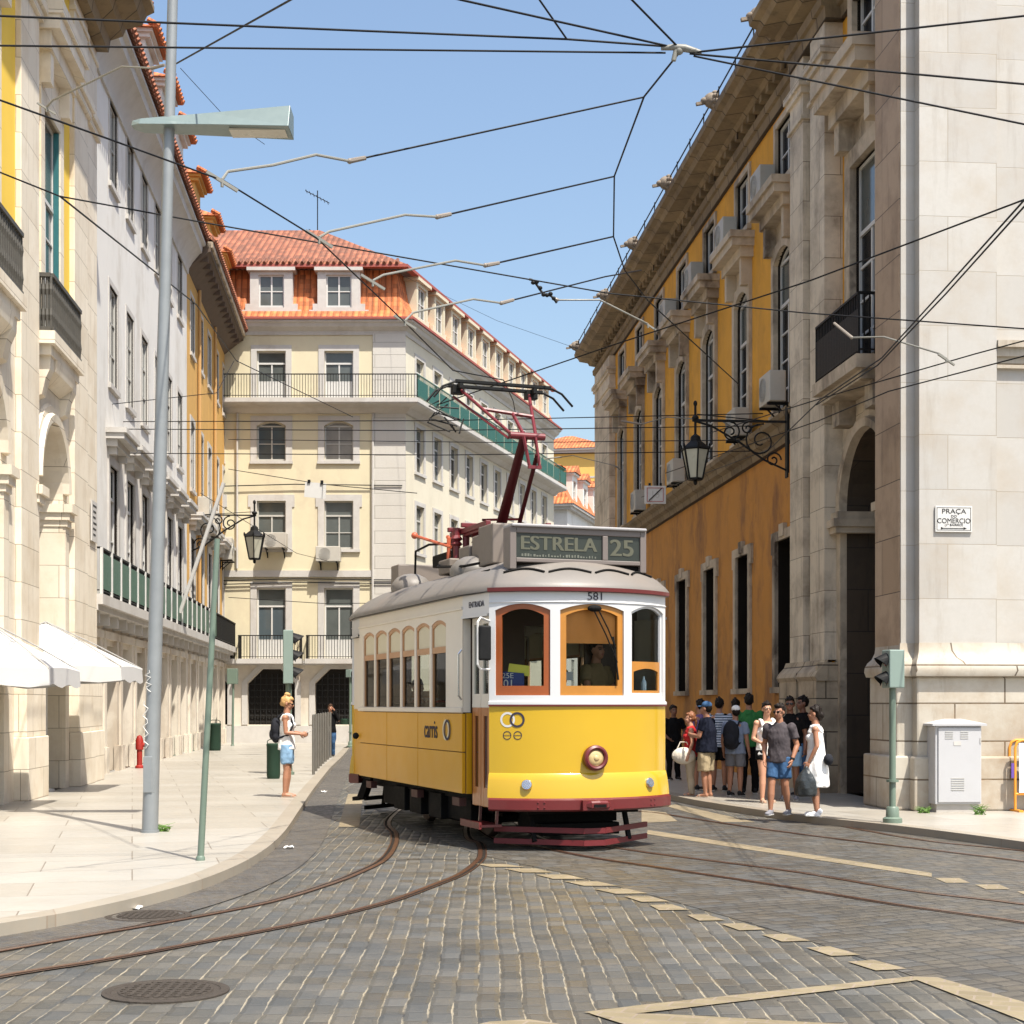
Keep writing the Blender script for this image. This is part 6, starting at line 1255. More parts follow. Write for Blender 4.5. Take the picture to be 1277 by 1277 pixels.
hs = thing('hanging_sheet', 'blank white rectangular sheet hanging from a wire before the cream facade', 'sheet', P(393,611,45), 0); m = MB(); m.add([(-0.33,0,-0.2),(0.31,0,-0.27),(0.33,0,0.19),(-0.29,0,0.24),(-0.33,0.02,-0.2),(0.31,0.02,-0.27),(0.33,0.02,0.19),(-0.29,0.02,0.24)],[(0,1,2,3),(4,5,6,7),(0,1,5,4),(1,2,6,5),(2,3,7,6),(3,0,4,7)]); m.build('sheet', wh_paint, hs); m = MB(); m.box(-0.22,-0.14,-0.03,0.04,0.2,0.3); m.box(0.16,0.24,-0.03,0.04,0.16,0.28); m.build('clip', iron, hs)
# litter
for (px,py,l) in ((168,1133,'crumpled white paper scrap lying by the left kerb'),(360,1058,'white paper scrap on the gutter setts below the slim bare pole'),(404,988,'white scrap on the gutter near the bollards')):
    m = MB(); c = GP(px,py,0.012); n_ = 5
    m.grid([[c+Vector((0.028*i-0.056+random.uniform(-.008,.008),0.028*j-0.056,random.uniform(0,0.035))) for i in range(n_)] for j in range(n_)]); tag(m.build('paper_scrap', wh_paint), l, 'paper scrap')
# ================================================================ overhead wires
wire_m = plain('wire_black', (0.012,0.012,0.013), 0.5, 0.2, 5)
arm_m = plain('arm_steel', (0.19,0.185,0.16), 0.5, 0.15, 6)
def wire(label, pts, r=0.009, sag=0.0, name='overhead_wire', mat=None, cat='wire', group='overhead tram wires'):
    W = [P(*p) for p in pts]; out = []; r *= 0.82
    for a, b in zip(W, W[1:]):
        n = 8 if sag else 2
        for i in range(n): t = i/n; q = a.lerp(b,t); q.z -= sag*4*t*(1-t); out.append(q)
    out.append(W[-1]); m = MB(); m.tube(out, r, 5); return tag(m.build(name, mat or wire_m, smooth=80), label, cat, group)
HUB = (847,63,13.5)
wire('thick upper wire running from the upper left corner to the knot at the top', [(-260,5,12.2),(0,20,12.6),(707,49,13.3),(832,58,13.5)], 0.012)
wire('straight wire just under the upper left one, ending at the same knot', [(-260,56,12.6),(0,57,12.9),(830,66,13.5)], 0.011)
wire('wire dropping from the top edge middle to the knot, right of the plain sky', [(380,-48,11.5),(575,0,12.6),(835,58,13.5)], 0.012)
wire('short steep wire from the top edge to the left side of the knot', [(757,-32,13.0),(847,60,13.5)], 0.012)
wire('short steep wire joining the upper left wire beside the knot', [(648,-36,13),(707,49,13.3)], 0.011)
wire('wire rising from the knot to the upper right corner over the pier', [(860,66,13.5),(1277,20,13.0),(1500,-5,12.7)], 0.012)
wire('upper of two wires falling rightwards from the knot over the pier', [(860,67,13.5),(1277,105,13),(1500,126,12.8)], 0.012)
wire('lower of two wires falling rightwards from the knot over the pier', [(865,70,13.5),(1277,155,12.6),(1500,202,12.3)], 0.011)
wire('zigzag pull wire hanging from the knot down to the yellow facade', [(847,66,13.5),(803,121,14.6),(766,220,17.2),(765,295,19.2),(779,337,20.5),(808,375,22),(921,479,26.5)], 0.012)
wire('upper slanting wire from the zigzag pull to the first steel arm', [(803,121,14.6),(440,200,13.4)], 0.011)
wire('middle slanting wire from the zigzag pull to the second steel arm', [(766,220,17.2),(548,270,15.0)], 0.0115)
wire('lower slanting wire from the zigzag pull to the third steel arm', [(765,295,19.2),(607,331,16.5)], 0.0125)
wire('slanting wire below the others ending at the fourth steel arm', [(1277,249,15.0),(1010,350,19.0),(765,430,22) ,(545,505,26)], 0.0125)
wire('short wire from the roof corner of the palace to the fourth arm', [(800,337,25),(755,345,21),(625,378,18.2)], 0.0125)
wire('curving contact wire sweeping from the left edge down to the pantograph', [(-300,30,9.6),(-100,88,10.3),(0,125,10.85),(140,175,11.6),(280,226,12.5),(395,297,14.0),(505,402,17.1),(565,462,19.4),(628,474,20.5),(640,500,24),(650,560,30)], 0.0095)
wire('long wire from the left edge crossing above the tiled roof to the pier', [(-200,160,17),(0,215,18),(75,245,19),(256,278,20),(760,366,21.5),(1000,390,22),(1277,410,20),(1400,412,19)], 0.013)
wire('wire branching down from the left facade towards the ochre eaves', [(75,245,19),(245,380,30),(295,450,40),(440,520,52)], 0.016)
wire('thin wire falling from the arm at the left wall past the lamp post', [(225,85,22),(280,145,24),(330,180,26)], 0.006)
wire('upper of the paired wires slanting from the right edge to the arch', [(1400,120,11),(1277,250,13),(1183,355,16),(1100,446,19.5),(1025,497,24),(960,560,30),(800,620,45)], 0.012)
wire('lower of the paired wires slanting from the right edge to the arch', [(1400,130,11.3),(1277,258,13.3),(1180,366,16.6),(1095,455,20),(1018,505,24.5)], 0.012)
wire('wire crossing the pier to the lantern bracket, upper of two', [(1400,392,18),(1217,441,20.5),(1030,495,24),(885,540,30)], 0.012)
wire('wire crossing the pier to the lantern bracket, lower of two', [(1400,402,17.5),(1277,444,19),(1108,488,22),(1020,525,25),(830,590,34)], 0.012)
wire('diagonal wire from the left edge at the upper corner to the steel arm', [(215,82,21),(362,0,15),(420,-35,13.5)], 0.014)
ylab = ['highest of the level wires behind the pantograph','second of the level wires behind the pantograph','third level wire, just above the tram lantern height','fourth level wire passing over the cream facade','fifth level wire passing under the blank white sheet','lowest level wire low over the cream facade']
for (a,b,l) in (((128,526,38),(985,515,33),ylab[0]),((120,535,38),(960,531,33),ylab[1]),((285,548,50),(990,548,32),ylab[2]),((118,565,38),(985,562,33),ylab[3]),((285,585,50),(520,615,40),ylab[4]),((285,745,52),(520,752,50),ylab[5])): wire(l, [a, (0.5*(a[0]+b[0]),0.5*(a[1]+b[1])+4,0.5*(a[2]+b[2])), b], 0.014)
wire('thin wire from the ochre eaves slanting down over the green balcony', [(130,505,36),(270,490,40),(292,450,46)], 0.012)
wire('thin bracing wire from the ochre wall to the cream facade', [(250,615,45),(370,690,56),(410,700,58)], 0.012)
wire('long faint wire from the tiled mansard roof towards the palace cornice', [(505,345,62),(620,400,58),(735,440,52)], 0.008)
kn = thing('wire_knot', 'clustered grey clamps where the overhead wires meet at the top', 'wire clamp', P(*HUB)); m = MB(); m.tube([(-0.16,0,0.02),(-0.05,0,0.03),(0.05,0,0.02),(0.2,0,-0.02)],[0.02,0.03,0.035,0.02],8); m.tube([(-0.02,0,0.04),(-0.05,0,-0.09)],0.022,8); m.ell((0,0,0),(0.04,0.03,0.04)); m.ell((0.12,0,0.0),(0.05,0.03,0.025)); m.build('clamp', arm_m, kn, smooth=50)
def arm(label, pts, r=0.0125):
    W = [P(*p) for p in pts]; o = thing('registration_arm', label, 'wire arm', W[-1], group='steel arms steadying the wires'); L = [w-W[-1] for w in W]
    m = MB(); m.tube(L[1:], r, 7); m.build('rod', arm_m, o, smooth=40); m = MB(); m.tube([L[0],L[1]],[r*1.6,r*1.9],7); m.ell(L[1],(r*2,r*2,r*2)); m.build('insulator', plain('arm_insulator', (0.20,0.17,0.14), 0.5, 0.2, 8), o)
    m = MB(); d_ = Vector((1,0.6,-0.5)); m.bar(L[-1]-Vector((0.12,0.04,-0.05)), L[-1]+Vector((0.12,0.04,-0.08)),0.025); m.tube([L[-1],L[-1]+Vector((0,0,-0.06))],0.014,6); m.build('clip', arm_m, o)
arm('first steel arm at the upper left in the plain sky', [(456,197,13.42),(436,201,13.38),(394,193,13.1),(340,206,12.8),(284,214,12.5),(277,224,12.45)])
arm('second steel arm over the tiled roof antenna', [(562,267,15.1),(545,270.5,15),(505,268,14.7),(410,289,14.2),(398,296,14.05)])
arm('third steel arm crossing the right end of the tiled roof', [(622,328,16.7),(605,331,16.5),(568,325,16.3),(478,343,15.9),(465,350,15.8)])
arm('fourth steel arm before the dormers of the cream building', [(640,374,18.4),(625,378,18.2),(590,373,18),(515,390,17.3),(505,400,17.1)])
arm('steel arm leaving the window pediment of the left stone building', [(205,81,20.5),(190,85,20.6),(152,83,20.8),(66,125,21.2),(58,134,21.3)])
arm('steel arm meeting the palace roof corner over the gap of sky', [(690,371,22),(695,374,22),(748,374,22),(800,400,22.5),(808,404,22.6)])
arm('steel arm in front of the palace balcony and the pier', [(1040,403,21.5),(1062,421,21.3),(1102,420,21),(1172,441,20.5),(1180,447,20.4)])
arm('steel arm before the yellow wall left of the iron lantern', [(775,525,33),(800,529,33),(832,520,33),(900,525,32),(905,527,32)])
arm('steel arm before the orange roofed houses at the street end', [(680,572,50),(700,570,50),(714,568,50),(768,581,48),(772,584,48)])
ch = thing('chain_insulator', 'twisted dark chain insulator hanging left of the palace roof corner', 'insulator', P(677,362,22)); m = MB()
for i in range(7): t = i/6; m.ell(Vector((-0.14+0.30*t, 0, 0.11-0.25*t+0.05*math.sin(t*9))),(0.035,0.035,0.03),8,6)
m.tube([Vector((-0.2+0.40*t/10,0,0.16-0.34*t/10+0.03*math.sin(t*0.95))) for t in range(11)],0.018,6); m.build('chain', iron, ch, smooth=50)
# ================================================================ people
skin_l = plain('skin_light', (0.52,0.27,0.17), 0.5, 0.06, 8); skin_t = plain('skin_tan', (0.36,0.17,0.10), 0.5, 0.06, 8); skin_d = plain('skin_dark', (0.19,0.085,0.05), 0.5, 0.06, 8)
lipm = plain('lip_colour', (0.30,0.09,0.07), 0.45); eyem = plain('eye_dark', (0.025,0.018,0.015), 0.3); soleM = plain('sole_white', (0.68,0.67,0.64), 0.6)
def cloth(name, col, stripe=None):
    if name in MATS: return MATS[name]
    t = NT(name); p = t.obj(); f = t.noise(p, 9, 4)
    c = t.mix(f, tuple(x*0.85 for x in col), tuple(min(1,x*1.1) for x in col))
    if stripe:
        z = t.sep(p)[2]; s = t.math('GREATER_THAN', t.math('FRACT', t.math('MULTIPLY', z, stripe[1])), 0.55); c = t.mix(s, c, stripe[0])
    fold = t.n('ShaderNodeTexNoise', Vector=t.scl(p, 9, 9, 4), Scale=1.0, Detail=3.0, Distortion=0.6).outputs['Fac']
    b_ = t.bsdf(Base_Color=c, Roughness=0.9, Normal=t.bump(fold, 0.7, 0.03)); b_.inputs['Specular IOR Level'].default_value = 0.1; MATS[name] = t.m; return t.m
hair_b = plain('hair_black', (0.015,0.011,0.009), 0.45, 0.4, 30, 0.5, 60); hair_br = plain('hair_brown', (0.05,0.026,0.014), 0.5, 0.4, 30, 0.5, 60); hair_bl = plain('hair_blond', (0.46,0.27,0.10), 0.55, 0.35, 30, 0.6, 60); hair_re = plain('hair_ginger', (0.22,0.08,0.03), 0.55, 0.3, 30, 0.5, 60)
DG = None
seedk = [0.0]
def blob(name, mb, mats, parent, vox=0.009, it=3, fn=None, fac=0.5, ruf=None):
    mats = mats if isinstance(mats, list) else [mats]
    me = bpy.data.meshes.new(name); me.from_pydata([tuple(v) for v in mb.v], [], mb.f)
    bm = bmesh.new(); bm.from_mesh(me); bmesh.ops.recalc_face_normals(bm, faces=bm.faces); bm.to_mesh(me); bm.free()
    o = bpy.data.objects.new('tmp', me); COL.objects.link(o)
    r = o.modifiers.new('r', 'REMESH'); r.mode = 'VOXEL'; r.voxel_size = vox; r.use_smooth_shade = True
    s = o.modifiers.new('s', 'SMOOTH'); s.factor = fac; s.iterations = it
    dg = bpy.context.evaluated_depsgraph_get(); dg.update(); me2 = bpy.data.meshes.new_from_object(o.evaluated_get(dg)); bpy.data.objects.remove(o); bpy.data.meshes.remove(me)
    me2.name = name; me2.materials.clear()
    for m in mats: me2.materials.append(m)
    me2.polygons.foreach_set('use_smooth', [True]*len(me2.polygons))
    if ruf:
        from mathutils import noise as mn
        cs = [v.co+v.normal*ruf[0]*(ruf[3] if len(ruf) > 3 else 0.0)+v.normal*ruf[0]*mn.fractal(Vector((v.co.x*ruf[1]+len(MATS)+seedk[0],v.co.y*ruf[1],v.co.z*ruf[2])),0.8,2.0,3) for v in me2.vertices]; seedk[0] += 3.7
        for v, c in zip(me2.vertices, cs): v.co = c
    if fn:
        for p in me2.polygons: p.material_index = fn(p.center)
    return link(name, me2, parent)
def cap(mb, p, q, r0, r1, n=12, flat=False):
    p, q = Vector(p), Vector(q); d = (q-p).normalized()
    if flat: return mb.tube([p,q],[r0,r1],n)
    return mb.tube([p-d*r0*0.98,p-d*r0*0.8,p-d*r0*0.45,p,q,q+d*r1*0.45,q+d*r1*0.8,q+d*r1*0.98],[r0*0.15,r0*0.6,r0*0.89,r0,r1,r1*0.89,r1*0.6,r1*0.15],n)
def human(label, pos, H, yaw, skin, top, bottom, hair, shoes, arms=None, legs=None, lean=0.0, head=(0.0,0.0), female=False, vox=0.009, group=None, seated=False, glasses=None, hat=None, fat=1.0, rootz=None):
    o = thing('person', label, 'person', pos, R(yaw), group)
    k = H; hw = 0.05; shw = 0.100 if female else 0.112; S = {}
    dz = -0.235 if seated else 0.0
    Lm = Matrix.Translation((0,0,(0.53+dz)*k)) @ Matrix.Rotation(R(-lean)*-1,4,'X') @ Matrix.Translation((0,0,-(0.53+dz)*k))
    def U(v): v = Vector(v)*k; v.z += dz*k; return Lm @ v
    def Bp(v): return Vector(v)*k
    b = MB()
    # legs: per side (knee, ankle, toe dir)
    if legs is None:
        legs = [((s*0.058,-0.004,0.275),(s*0.062,0.015,0.045)) for s in (-1,1)]
    if seated: legs = [((s*0.07,-0.23,0.27),(s*0.07,-0.23,0.045)) for s in (-1,1)]
    hips = [Bp((s*hw,0,0.495+dz)) for s in (-1,1)]
    f_ = 0.93 if female else 1.0
    for h, (kn, an) in zip(hips, legs):
        kn, an = Bp(kn), Bp(an); cap(b, h, kn, 0.053*k*(1.06 if female else 1)*fat**0.5, 0.033*k); cap(b, kn, kn.lerp(an,0.38), 0.032*k, 0.033*k); cap(b, kn.lerp(an,0.35), an, 0.0335*k, 0.0195*k)
        cap(b, an, an+Vector((0,0.012*k,-0.022*k)), 0.02*k, 0.02*k); cap(b, an+Vector((0,-0.01*k,-0.02*k)), an+Vector((0,-0.085*k,-0.032*k)), 0.021*k, 0.014*k)
    # torso
    def el(c, r, inf=1.0, add=0.0): c_ = U(c); return (c_, tuple(x*k*inf+add for x in r))
    wst = 0.066 if female else 0.078; T = [((0,0.004,0.515),(0.093*fat**0.6,0.066*fat,0.075)), ((0,0.0,0.60),(wst*1.05*fat,0.055*fat,0.09)), ((0,0.002,0.70),(0.088 if female else 0.098,0.062,0.095)), ((0,0.006,0.775),(0.098 if female else 0.112,0.052,0.05))]
    RotL = Matrix.Rotation(R(lean),4,'X')
    def addell(mb, c, r, add=0.0):
        M = Matrix.Translation(U(c)) @ RotL; mb.ell((0,0,0), tuple(x*k+add for x in r), 16, 10, M)
    for c, r in T: addell(b, c, r)
    if female:
        for s in (-1,1): addell(b, (s*0.042,-0.045,0.715), (0.036,0.032,0.034))
    cap(b, U((0,0.008,0.80)), U((0,-0.004,0.885)), 0.038*k, 0.032*k)
    # arms
    if arms is None: arms = [((s*0.142,0.018,0.635),(s*0.150,-0.028,0.495)) for s in (-1,1)]
    AR = []
    for s, (e, w) in zip((-1,1), arms):
        sh, e, w = U((s*shw,0.006,0.792)), U(e), U(w); AR.append((sh,e,w))
        g = (0.86 if female else 1.0)
        b.ell(sh, (0.037*k*g,0.036*k*g,0.038*k*g)); cap(b, sh, e, 0.031*k*g, 0.024*k*g); cap(b, e, e.lerp(w,0.3), 0.0245*k*g, 0.0245*k*g); cap(b, e.lerp(w,0.25), w, 0.0245*k*g, 0.0155*k*g)
        d = (w-e).normalized(); side_ = d.cross(Vector((0,1,0)) if abs(d.y) < 0.8 else Vector((0,0,1))).normalized(); fw = side_.cross(d).normalized()   # fw: across the palm; side_: palm normal
        if side_.x*s > 0: side_ = -side_
        pc = w+d*0.03*k
        Mh = Matrix((fw,side_,d)).transposed().to_4x4(); Mh.translation = pc; b.ell((0,0,0),(0.022*k,0.0115*k,0.033*k),12,8,Mh)
        for i, (o_, L_) in enumerate(((-0.0155,0.038),(-0.005,0.044),(0.0055,0.041),(0.0155,0.032))):
            p0 = w+d*0.048*k+fw*o_*k; p1 = p0+(d*0.92+side_*0.25)*L_*0.5*k; p2 = p1+(d*0.6+side_*0.7)*L_*0.5*k
            cap(b, p0, p1, 0.0062*k, 0.0058*k, 8); cap(b, p1, p2, 0.0058*k, 0.005*k, 8)
        t0 = w+d*0.016*k-fw*0.016*k; t1 = t0+(d*0.6-fw*0.7+side_*0.2)*0.024*k; cap(b, t0, t1, 0.0075*k, 0.0068*k, 8); cap(b, t1, t1+(d*0.85-fw*0.1+side_*0.35)*0.022*k, 0.0066*k, 0.0055*k, 8)
    # head
    hy, hp = head; HM = Matrix.Translation(U((0,-0.008,0.932))) @ RotL @ Matrix.Rotation(R(hy),4,'Z') @ Matrix.Rotation(R(hp),4,'X')
    def hd(c, r, n=14, m=10): b.ell(Vector(c)*k, tuple(x*k for x in r), n, m, HM)
    hd((0,0.008,0.014),(0.044,0.054,0.054)); hd((0,-0.018,-0.022),(0.035,0.036,0.042)); hd((0,-0.034,-0.046),(0.02,0.016,0.014)); hd((0,-0.055,-0.009),(0.0085,0.011,0.014)); hd((0,-0.046,0.004),(0.007,0.010,0.016))
    for s in (-1,1): hd((s*0.045,0.006,-0.004),(0.006,0.012,0.018),8,6); hd((s*0.017,-0.044,0.012),(0.014,0.008,0.005),8,6); hd((s*0.022,-0.034,-0.016),(0.014,0.012,0.014),8,6)
    hd((0,-0.050,-0.028),(0.014,0.006,0.005),8,6)
    inv = HM.inverted()
    def face(c):
        q = inv @ c
        if (q.y > -0.02*k) or (q-Vector((0,0,0))).length > 0.09*k: return 0
        for s in (-1,1):
            if abs(q.x-s*0.018*k) < 0.0085*k and abs(q.z-0.004*k) < 0.0045*k: return 1
            if abs(q.x-s*0.018*k) < 0.012*k and abs(q.z-0.0165*k) < 0.0032*k: return 3
        if abs(q.x) < 0.013*k and abs(q.z+0.0285*k) < 0.0045*k: return 2
        return 0
    blob('body', b, [skin, eyem, lipm, hair[0]], o, vox, 3, face, 0.45)
    S.update(U=U, Bp=Bp, AR=AR, HM=HM, k=k, root=o, RotL=RotL)
    # top
    add = 0.010
    if top:
        kind, mat = top; g = MB()
        if female:
            for s in (-1,1): addell(g, (s*0.042,-0.045,0.715), (0.036,0.032,0.034), add*0.6)
        if kind in ('tee','polo','long','open'):
            for sh, e, w in AR:
                q = sh.lerp(e, 0.62 if kind != 'long' else 1.0); d = (q-sh).normalized(); g.ell(sh,(0.039*k,0.039*k,0.040*k)); g.tube([sh-d*0.01,sh.lerp(q,0.5),q],[0.038*k,0.036*k,0.037*k],14)
                if kind == 'long': g.tube([e-d*0.01,w],[0.034*k,0.025*k],12)
            g.tube([U((0,0.006,0.80)),U((0,0.004,0.838))],[0.055*k,0.040*k],14)
        else:
            for s in (-1,1): g.tube([U((s*0.055,-0.052,0.76)),U((s*0.062,-0.03,0.815)),U((s*0.062,0.02,0.825)),U((s*0.052,0.055,0.77))],[0.015*k]*4,8)
        hem = 0.478; fx = 0.9 if female else 1.0; wq = 0.90 if female else 1.0
        ring = [[U((rx*fx*fat**0.5*math.cos(a), ry*fat**(1 if z < 0.72 else 0.5)*math.sin(a)+0.003, z)) for a in [2*math.pi*i/24 for i in range(24)]] for z,rx,ry in (((0.815,0.062,0.04),) if kind != 'tank' else ())+((0.79,0.098 if kind != 'tank' else 0.07,0.052),(0.76,0.112 if kind != 'tank' else 0.088,0.064),(0.70,0.108,0.071),(0.62,0.100*wq,0.070),(0.56,0.106*(1.04 if female else 1),0.076),(hem,0.114*(1.06 if female else 1),0.083))]
        g.grid(ring, close=True); g.poly(ring[0]); g.poly(ring[-1])
        blob('shirt', g, mat, o, 0.011, 3, ruf=(0.015,9,5,0.55))
    if bottom:
        kind, mat = bottom; g = MB()
        if kind in ('shorts','pants','hot','bermuda'):
            addell(g, (0,0.004,0.515), (0.094*fat**0.6,0.068*fat,0.072), 0.006)
            for h, (kn, an) in zip(hips, legs):
                kn, an = Bp(kn), Bp(an); t = {'shorts':0.72,'bermuda':0.98,'hot':0.30,'pants':1}[kind]
                q = h.lerp(kn,t); g.tube([h+Vector((0,0,0.03*k)),h.lerp(q,0.5),q],[0.062*k*fat**0.5,0.058*k*fat**0.5,(0.054 if kind != 'pants' else 0.042)*k*fat**0.5],16)
                if kind == 'pants': g.ell(kn,(0.041*k,)*3); g.tube([kn,kn.lerp(an,0.5),an+Vector((0,0,-0.02*k))],[0.040*k,0.036*k,0.032*k],14)
        elif kind in ('skirt','dress'):
            hem = 0.27 if kind == 'dress' else 0.34
            ring = [[Vector((k*rx*math.cos(a)*(1+0.05*math.sin(7*a)*(0.62-z)*4), k*ry*math.sin(a)*(1+0.05*math.sin(7*a+1)*(0.62-z)*4)+0.004*k, z*k)) for a in [2*math.pi*i/48 for i in range(48)]] for z,rx,ry in ((0.63,0.079,0.064),(0.56,0.102,0.08),(0.45,0.118,0.1),(hem,0.128,0.115))]
            g.grid(ring, close=True); g.poly(ring[0]); g.poly(ring[-1])
        blob('skirt' if kind in ('skirt','dress') else kind if kind == 'pants' else 'shorts', g, mat, o, 0.011, 2, ruf=(0.013,10,5,0.5))
    if shoes:
        kind, mat = shoes
        for h, (kn, an) in zip(hips, legs):
            an = Bp(an); g = MB(); 
            if kind == 'sandal':
                g.box(an.x-0.024*k,an.x+0.024*k,an.y-0.105*k,an.y+0.035*k,0.0,0.008*k); g.box(an.x-0.025*k,an.x+0.025*k,an.y-0.075*k,an.y-0.06*k,0.008*k,0.030*k); link('sandal', g.mesh('sandal', mat), o, bevel=0.004)
            else:
                z = an.z-0.045*k
                M = Matrix.Translation((an.x,an.y,z))
                g.ell(Vector((0,-0.01,0.026))*k,(0.027*k,0.048*k,0.028*k),14,8,M); g.ell(Vector((0,-0.075,0.02))*k,(0.027*k,0.042*k,0.021*k),14,8,M); g.ell(Vector((0,0.018,0.04))*k,(0.024*k,0.028*k,0.03*k),12,8,M); g.box(-0.025*k,0.025*k,-0.1*k,0.03*k,0.002,0.016*k,M)
                so = 0.012*k+z
                blob('shoe', g, [mat, soleM], o, 0.008, 2, lambda c, so=so: 1 if c.z < so else 0)
    # hair
    hm, style = hair; g = MB()
    def hh(c, r): g.ell(Vector(c)*k, tuple(x*k for x in r), 14, 10, HM)
    if style != 'bald':
        hh((0,0.016,0.026),(0.0475,0.052,0.051)); hh((0,0.030,0.006),(0.045,0.040,0.046)); hh((0,-0.012,0.052),(0.036,0.036,0.022))
        if style == 'bun': hh((0,0.03,0.085),(0.028,0.028,0.024)); hh((0,0.05,0.03),(0.032,0.028,0.034)); hh((0.02,0.06,-0.01),(0.02,0.02,0.03)); hh((-0.012,0.012,0.088),(0.02,0.02,0.018))
        if style == 'tail': hh((0,0.066,0.0),(0.022,0.022,0.03)); hh((0,0.075,-0.045),(0.02,0.017,0.045)); hh((0,0.07,-0.085),(0.014,0.012,0.03))
        if style == 'long': hh((0,0.04,-0.04),(0.045,0.026,0.055)); hh((0.036,0.02,-0.04),(0.014,0.026,0.05)); hh((-0.036,0.02,-0.04),(0.014,0.026,0.05))
        if style == 'low': hh((0,0.062,-0.012),(0.03,0.028,0.032)); hh((0.0,0.05,-0.035),(0.03,0.024,0.03))
        if style == 'quiff': hh((0,-0.03,0.062),(0.032,0.022,0.018))
        def keep(c):
            q = inv @ c; return 0
        hr = random.Random(int(H*1000)+int(yaw))
        for _ in range(24):
            if hat: break
            a_, e_ = hr.uniform(0,2*math.pi), hr.uniform(-0.3,1.5); q_ = Vector((0.047*math.cos(e_)*math.cos(a_), 0.018+0.052*math.cos(e_)*math.sin(a_), 0.024+0.052*math.sin(e_)))
            if q_.y < -0.022 and q_.z < 0.045: continue
            hh(q_, (hr.uniform(.006,.011),hr.uniform(.006,.011),hr.uniform(.010,.020)))
        blob('hair', g, hm, o, 0.007, 1, ruf=(0.004,60,25))
    if hat:
        mat, back = hat; g = MB(); hh2 = lambda c, r: g.ell(Vector(c)*k, tuple(x*k for x in r), 16, 10, HM); hh2((0,0.012,0.040),(0.0505,0.058,0.044))
        y = 0.06 if back else -0.06; hh2((0,y,0.028),(0.036,0.036,0.006)); blob('cap', g, mat, o, 0.008, 2)
    if glasses:
        g = MB()
        for s in (-1,1): g.ell(Vector((s*0.019,-0.051,0.006))*k,(0.0165*k,0.005*k,0.0125*k),12,6,HM); g.bar(HM @ (Vector((s*0.036,-0.045,0.008))*k), HM @ (Vector((s*0.046,0.01,0.006))*k),0.005*k)
        g.bar(HM @ (Vector((-0.01,-0.056,0.009))*k), HM @ (Vector((0.01,-0.056,0.009))*k),0.005*k); link('sunglasses', g.mesh('sunglasses', glasses, 60), o)
    return S
def at(px, fy, hy, z=0.1, Y=None):
    p = GP(px, fy, z) if Y is None else Vector(((px-CX)*Y/F, Y, z)); H = (CH+(HY-hy)*p.y/F)-z; return p, H/1.0
C = cloth
white_t = C('white_cotton', (0.76,0.75,0.73)); denim_l = C('light_denim', (0.22,0.36,0.52)); denim_d = C('dark_denim', (0.05,0.11,0.22)); navy = C('navy_cotton', (0.010,0.012,0.022)); khaki = C('khaki_cotton', (0.40,0.32,0.20)); grey_t = C('grey_cotton', (0.075,0.065,0.07)); black_c = C('black_cotton', (0.008,0.0075,0.008)); green_t = C('green_cotton', (0.04,0.17,0.05)); red_t = C('red_cotton', (0.42,0.03,0.03)); purple_t = C('purple_cotton', (0.17,0.11,0.24)); stripe_t = C('striped_cotton', (0.50,0.55,0.62), ((0.05,0.07,0.11),22)); bluegrey_t = C('bluegrey_cotton', (0.20,0.24,0.32)); beige_c = C('beige_cotton', (0.45,0.38,0.28)); khaki_shirt = C('khaki_shirt', (0.24,0.17,0.085)); greybrown = C('grey_shorts', (0.16,0.16,0.17))
shoe_w = C('white_canvas', (0.74,0.74,0.75)); shoe_b = C('black_canvas', (0.03,0.03,0.032)); shoe_g = C('grey_canvas', (0.2,0.2,0.22)); sand_m = plain('sandal_leather', (0.35,0.28,0.22), 0.6)
sungl = plain('sunglass_dark', (0.012,0.010,0.010), 0.1)
def walk(a): return [((-0.055,-0.01-a*0.25,0.275),(-0.055,0.015-a*0.5,0.045)),((0.055,-0.01+a*0.12,0.275),(0.055,0.02+a*0.55,0.05))]
GL = None
# woman with phone on the left pavement
p, H = at(358, 994, 867)
w1 = human('blond woman in white tank top and denim shorts holding a phone on the left pavement', p, H*0.985, 90, skin_t, ('tank',white_t), ('shorts',denim_l), (hair_bl,'bun'), ('sandal',sand_m), arms=[((-0.115,-0.005,0.645),(-0.075,-0.135,0.63)),((0.115,-0.01,0.645),(0.06,-0.14,0.635))], head=(0,14), female=True, vox=0.0075, glasses=sungl)
def held(name, label, cat, S, c, fn, mat, rot=None, bevel=0.0, smooth=None):
    o = thing(name, label, cat, S['root'].matrix_basis @ c if False else (Matrix.Translation(S['root'].location) @ Matrix.Rotation(S['root'].rotation_euler.z,4,'Z')) @ c, S['root'].rotation_euler.z+(rot or 0)); return o
def backpack(label, S, mat, sc_=1.0):
    k = S['k']; o = held('backpack', label, 'backpack', S, S['U']((0,0.075,0.60)), None, None); m = MB(); s = k*sc_
    m.ell((0,0.045*s,0.09*s),(0.085*s,0.055*s,0.125*s),16,10); m.ell((0,0.04*s,0.0),(0.082*s,0.05*s,0.07*s),14,8); m.ell((0,0.085*s,0.03*s),(0.06*s,0.03*s,0.06*s),12,8); blob('bag', m, mat, o, 0.012, 3)
    m = MB()
    for x in (-0.062,0.062): m.tube([Vector((x,0.01,0.19))*k,Vector((x,-0.04,0.235))*k,Vector((x,-0.115,0.215))*k,Vector((x*1.15,-0.145,0.12))*k,Vector((x*1.35,-0.10,0.02))*k,Vector((x*1.2,0.0,-0.01))*k],0.011*k,6)
    m.build('strap', mat, o, smooth=50)
bag_b = C('backpack_black', (0.02,0.021,0.026)); backpack('dark backpack worn by the blond woman on the left pavement', w1, bag_b, 0.9)
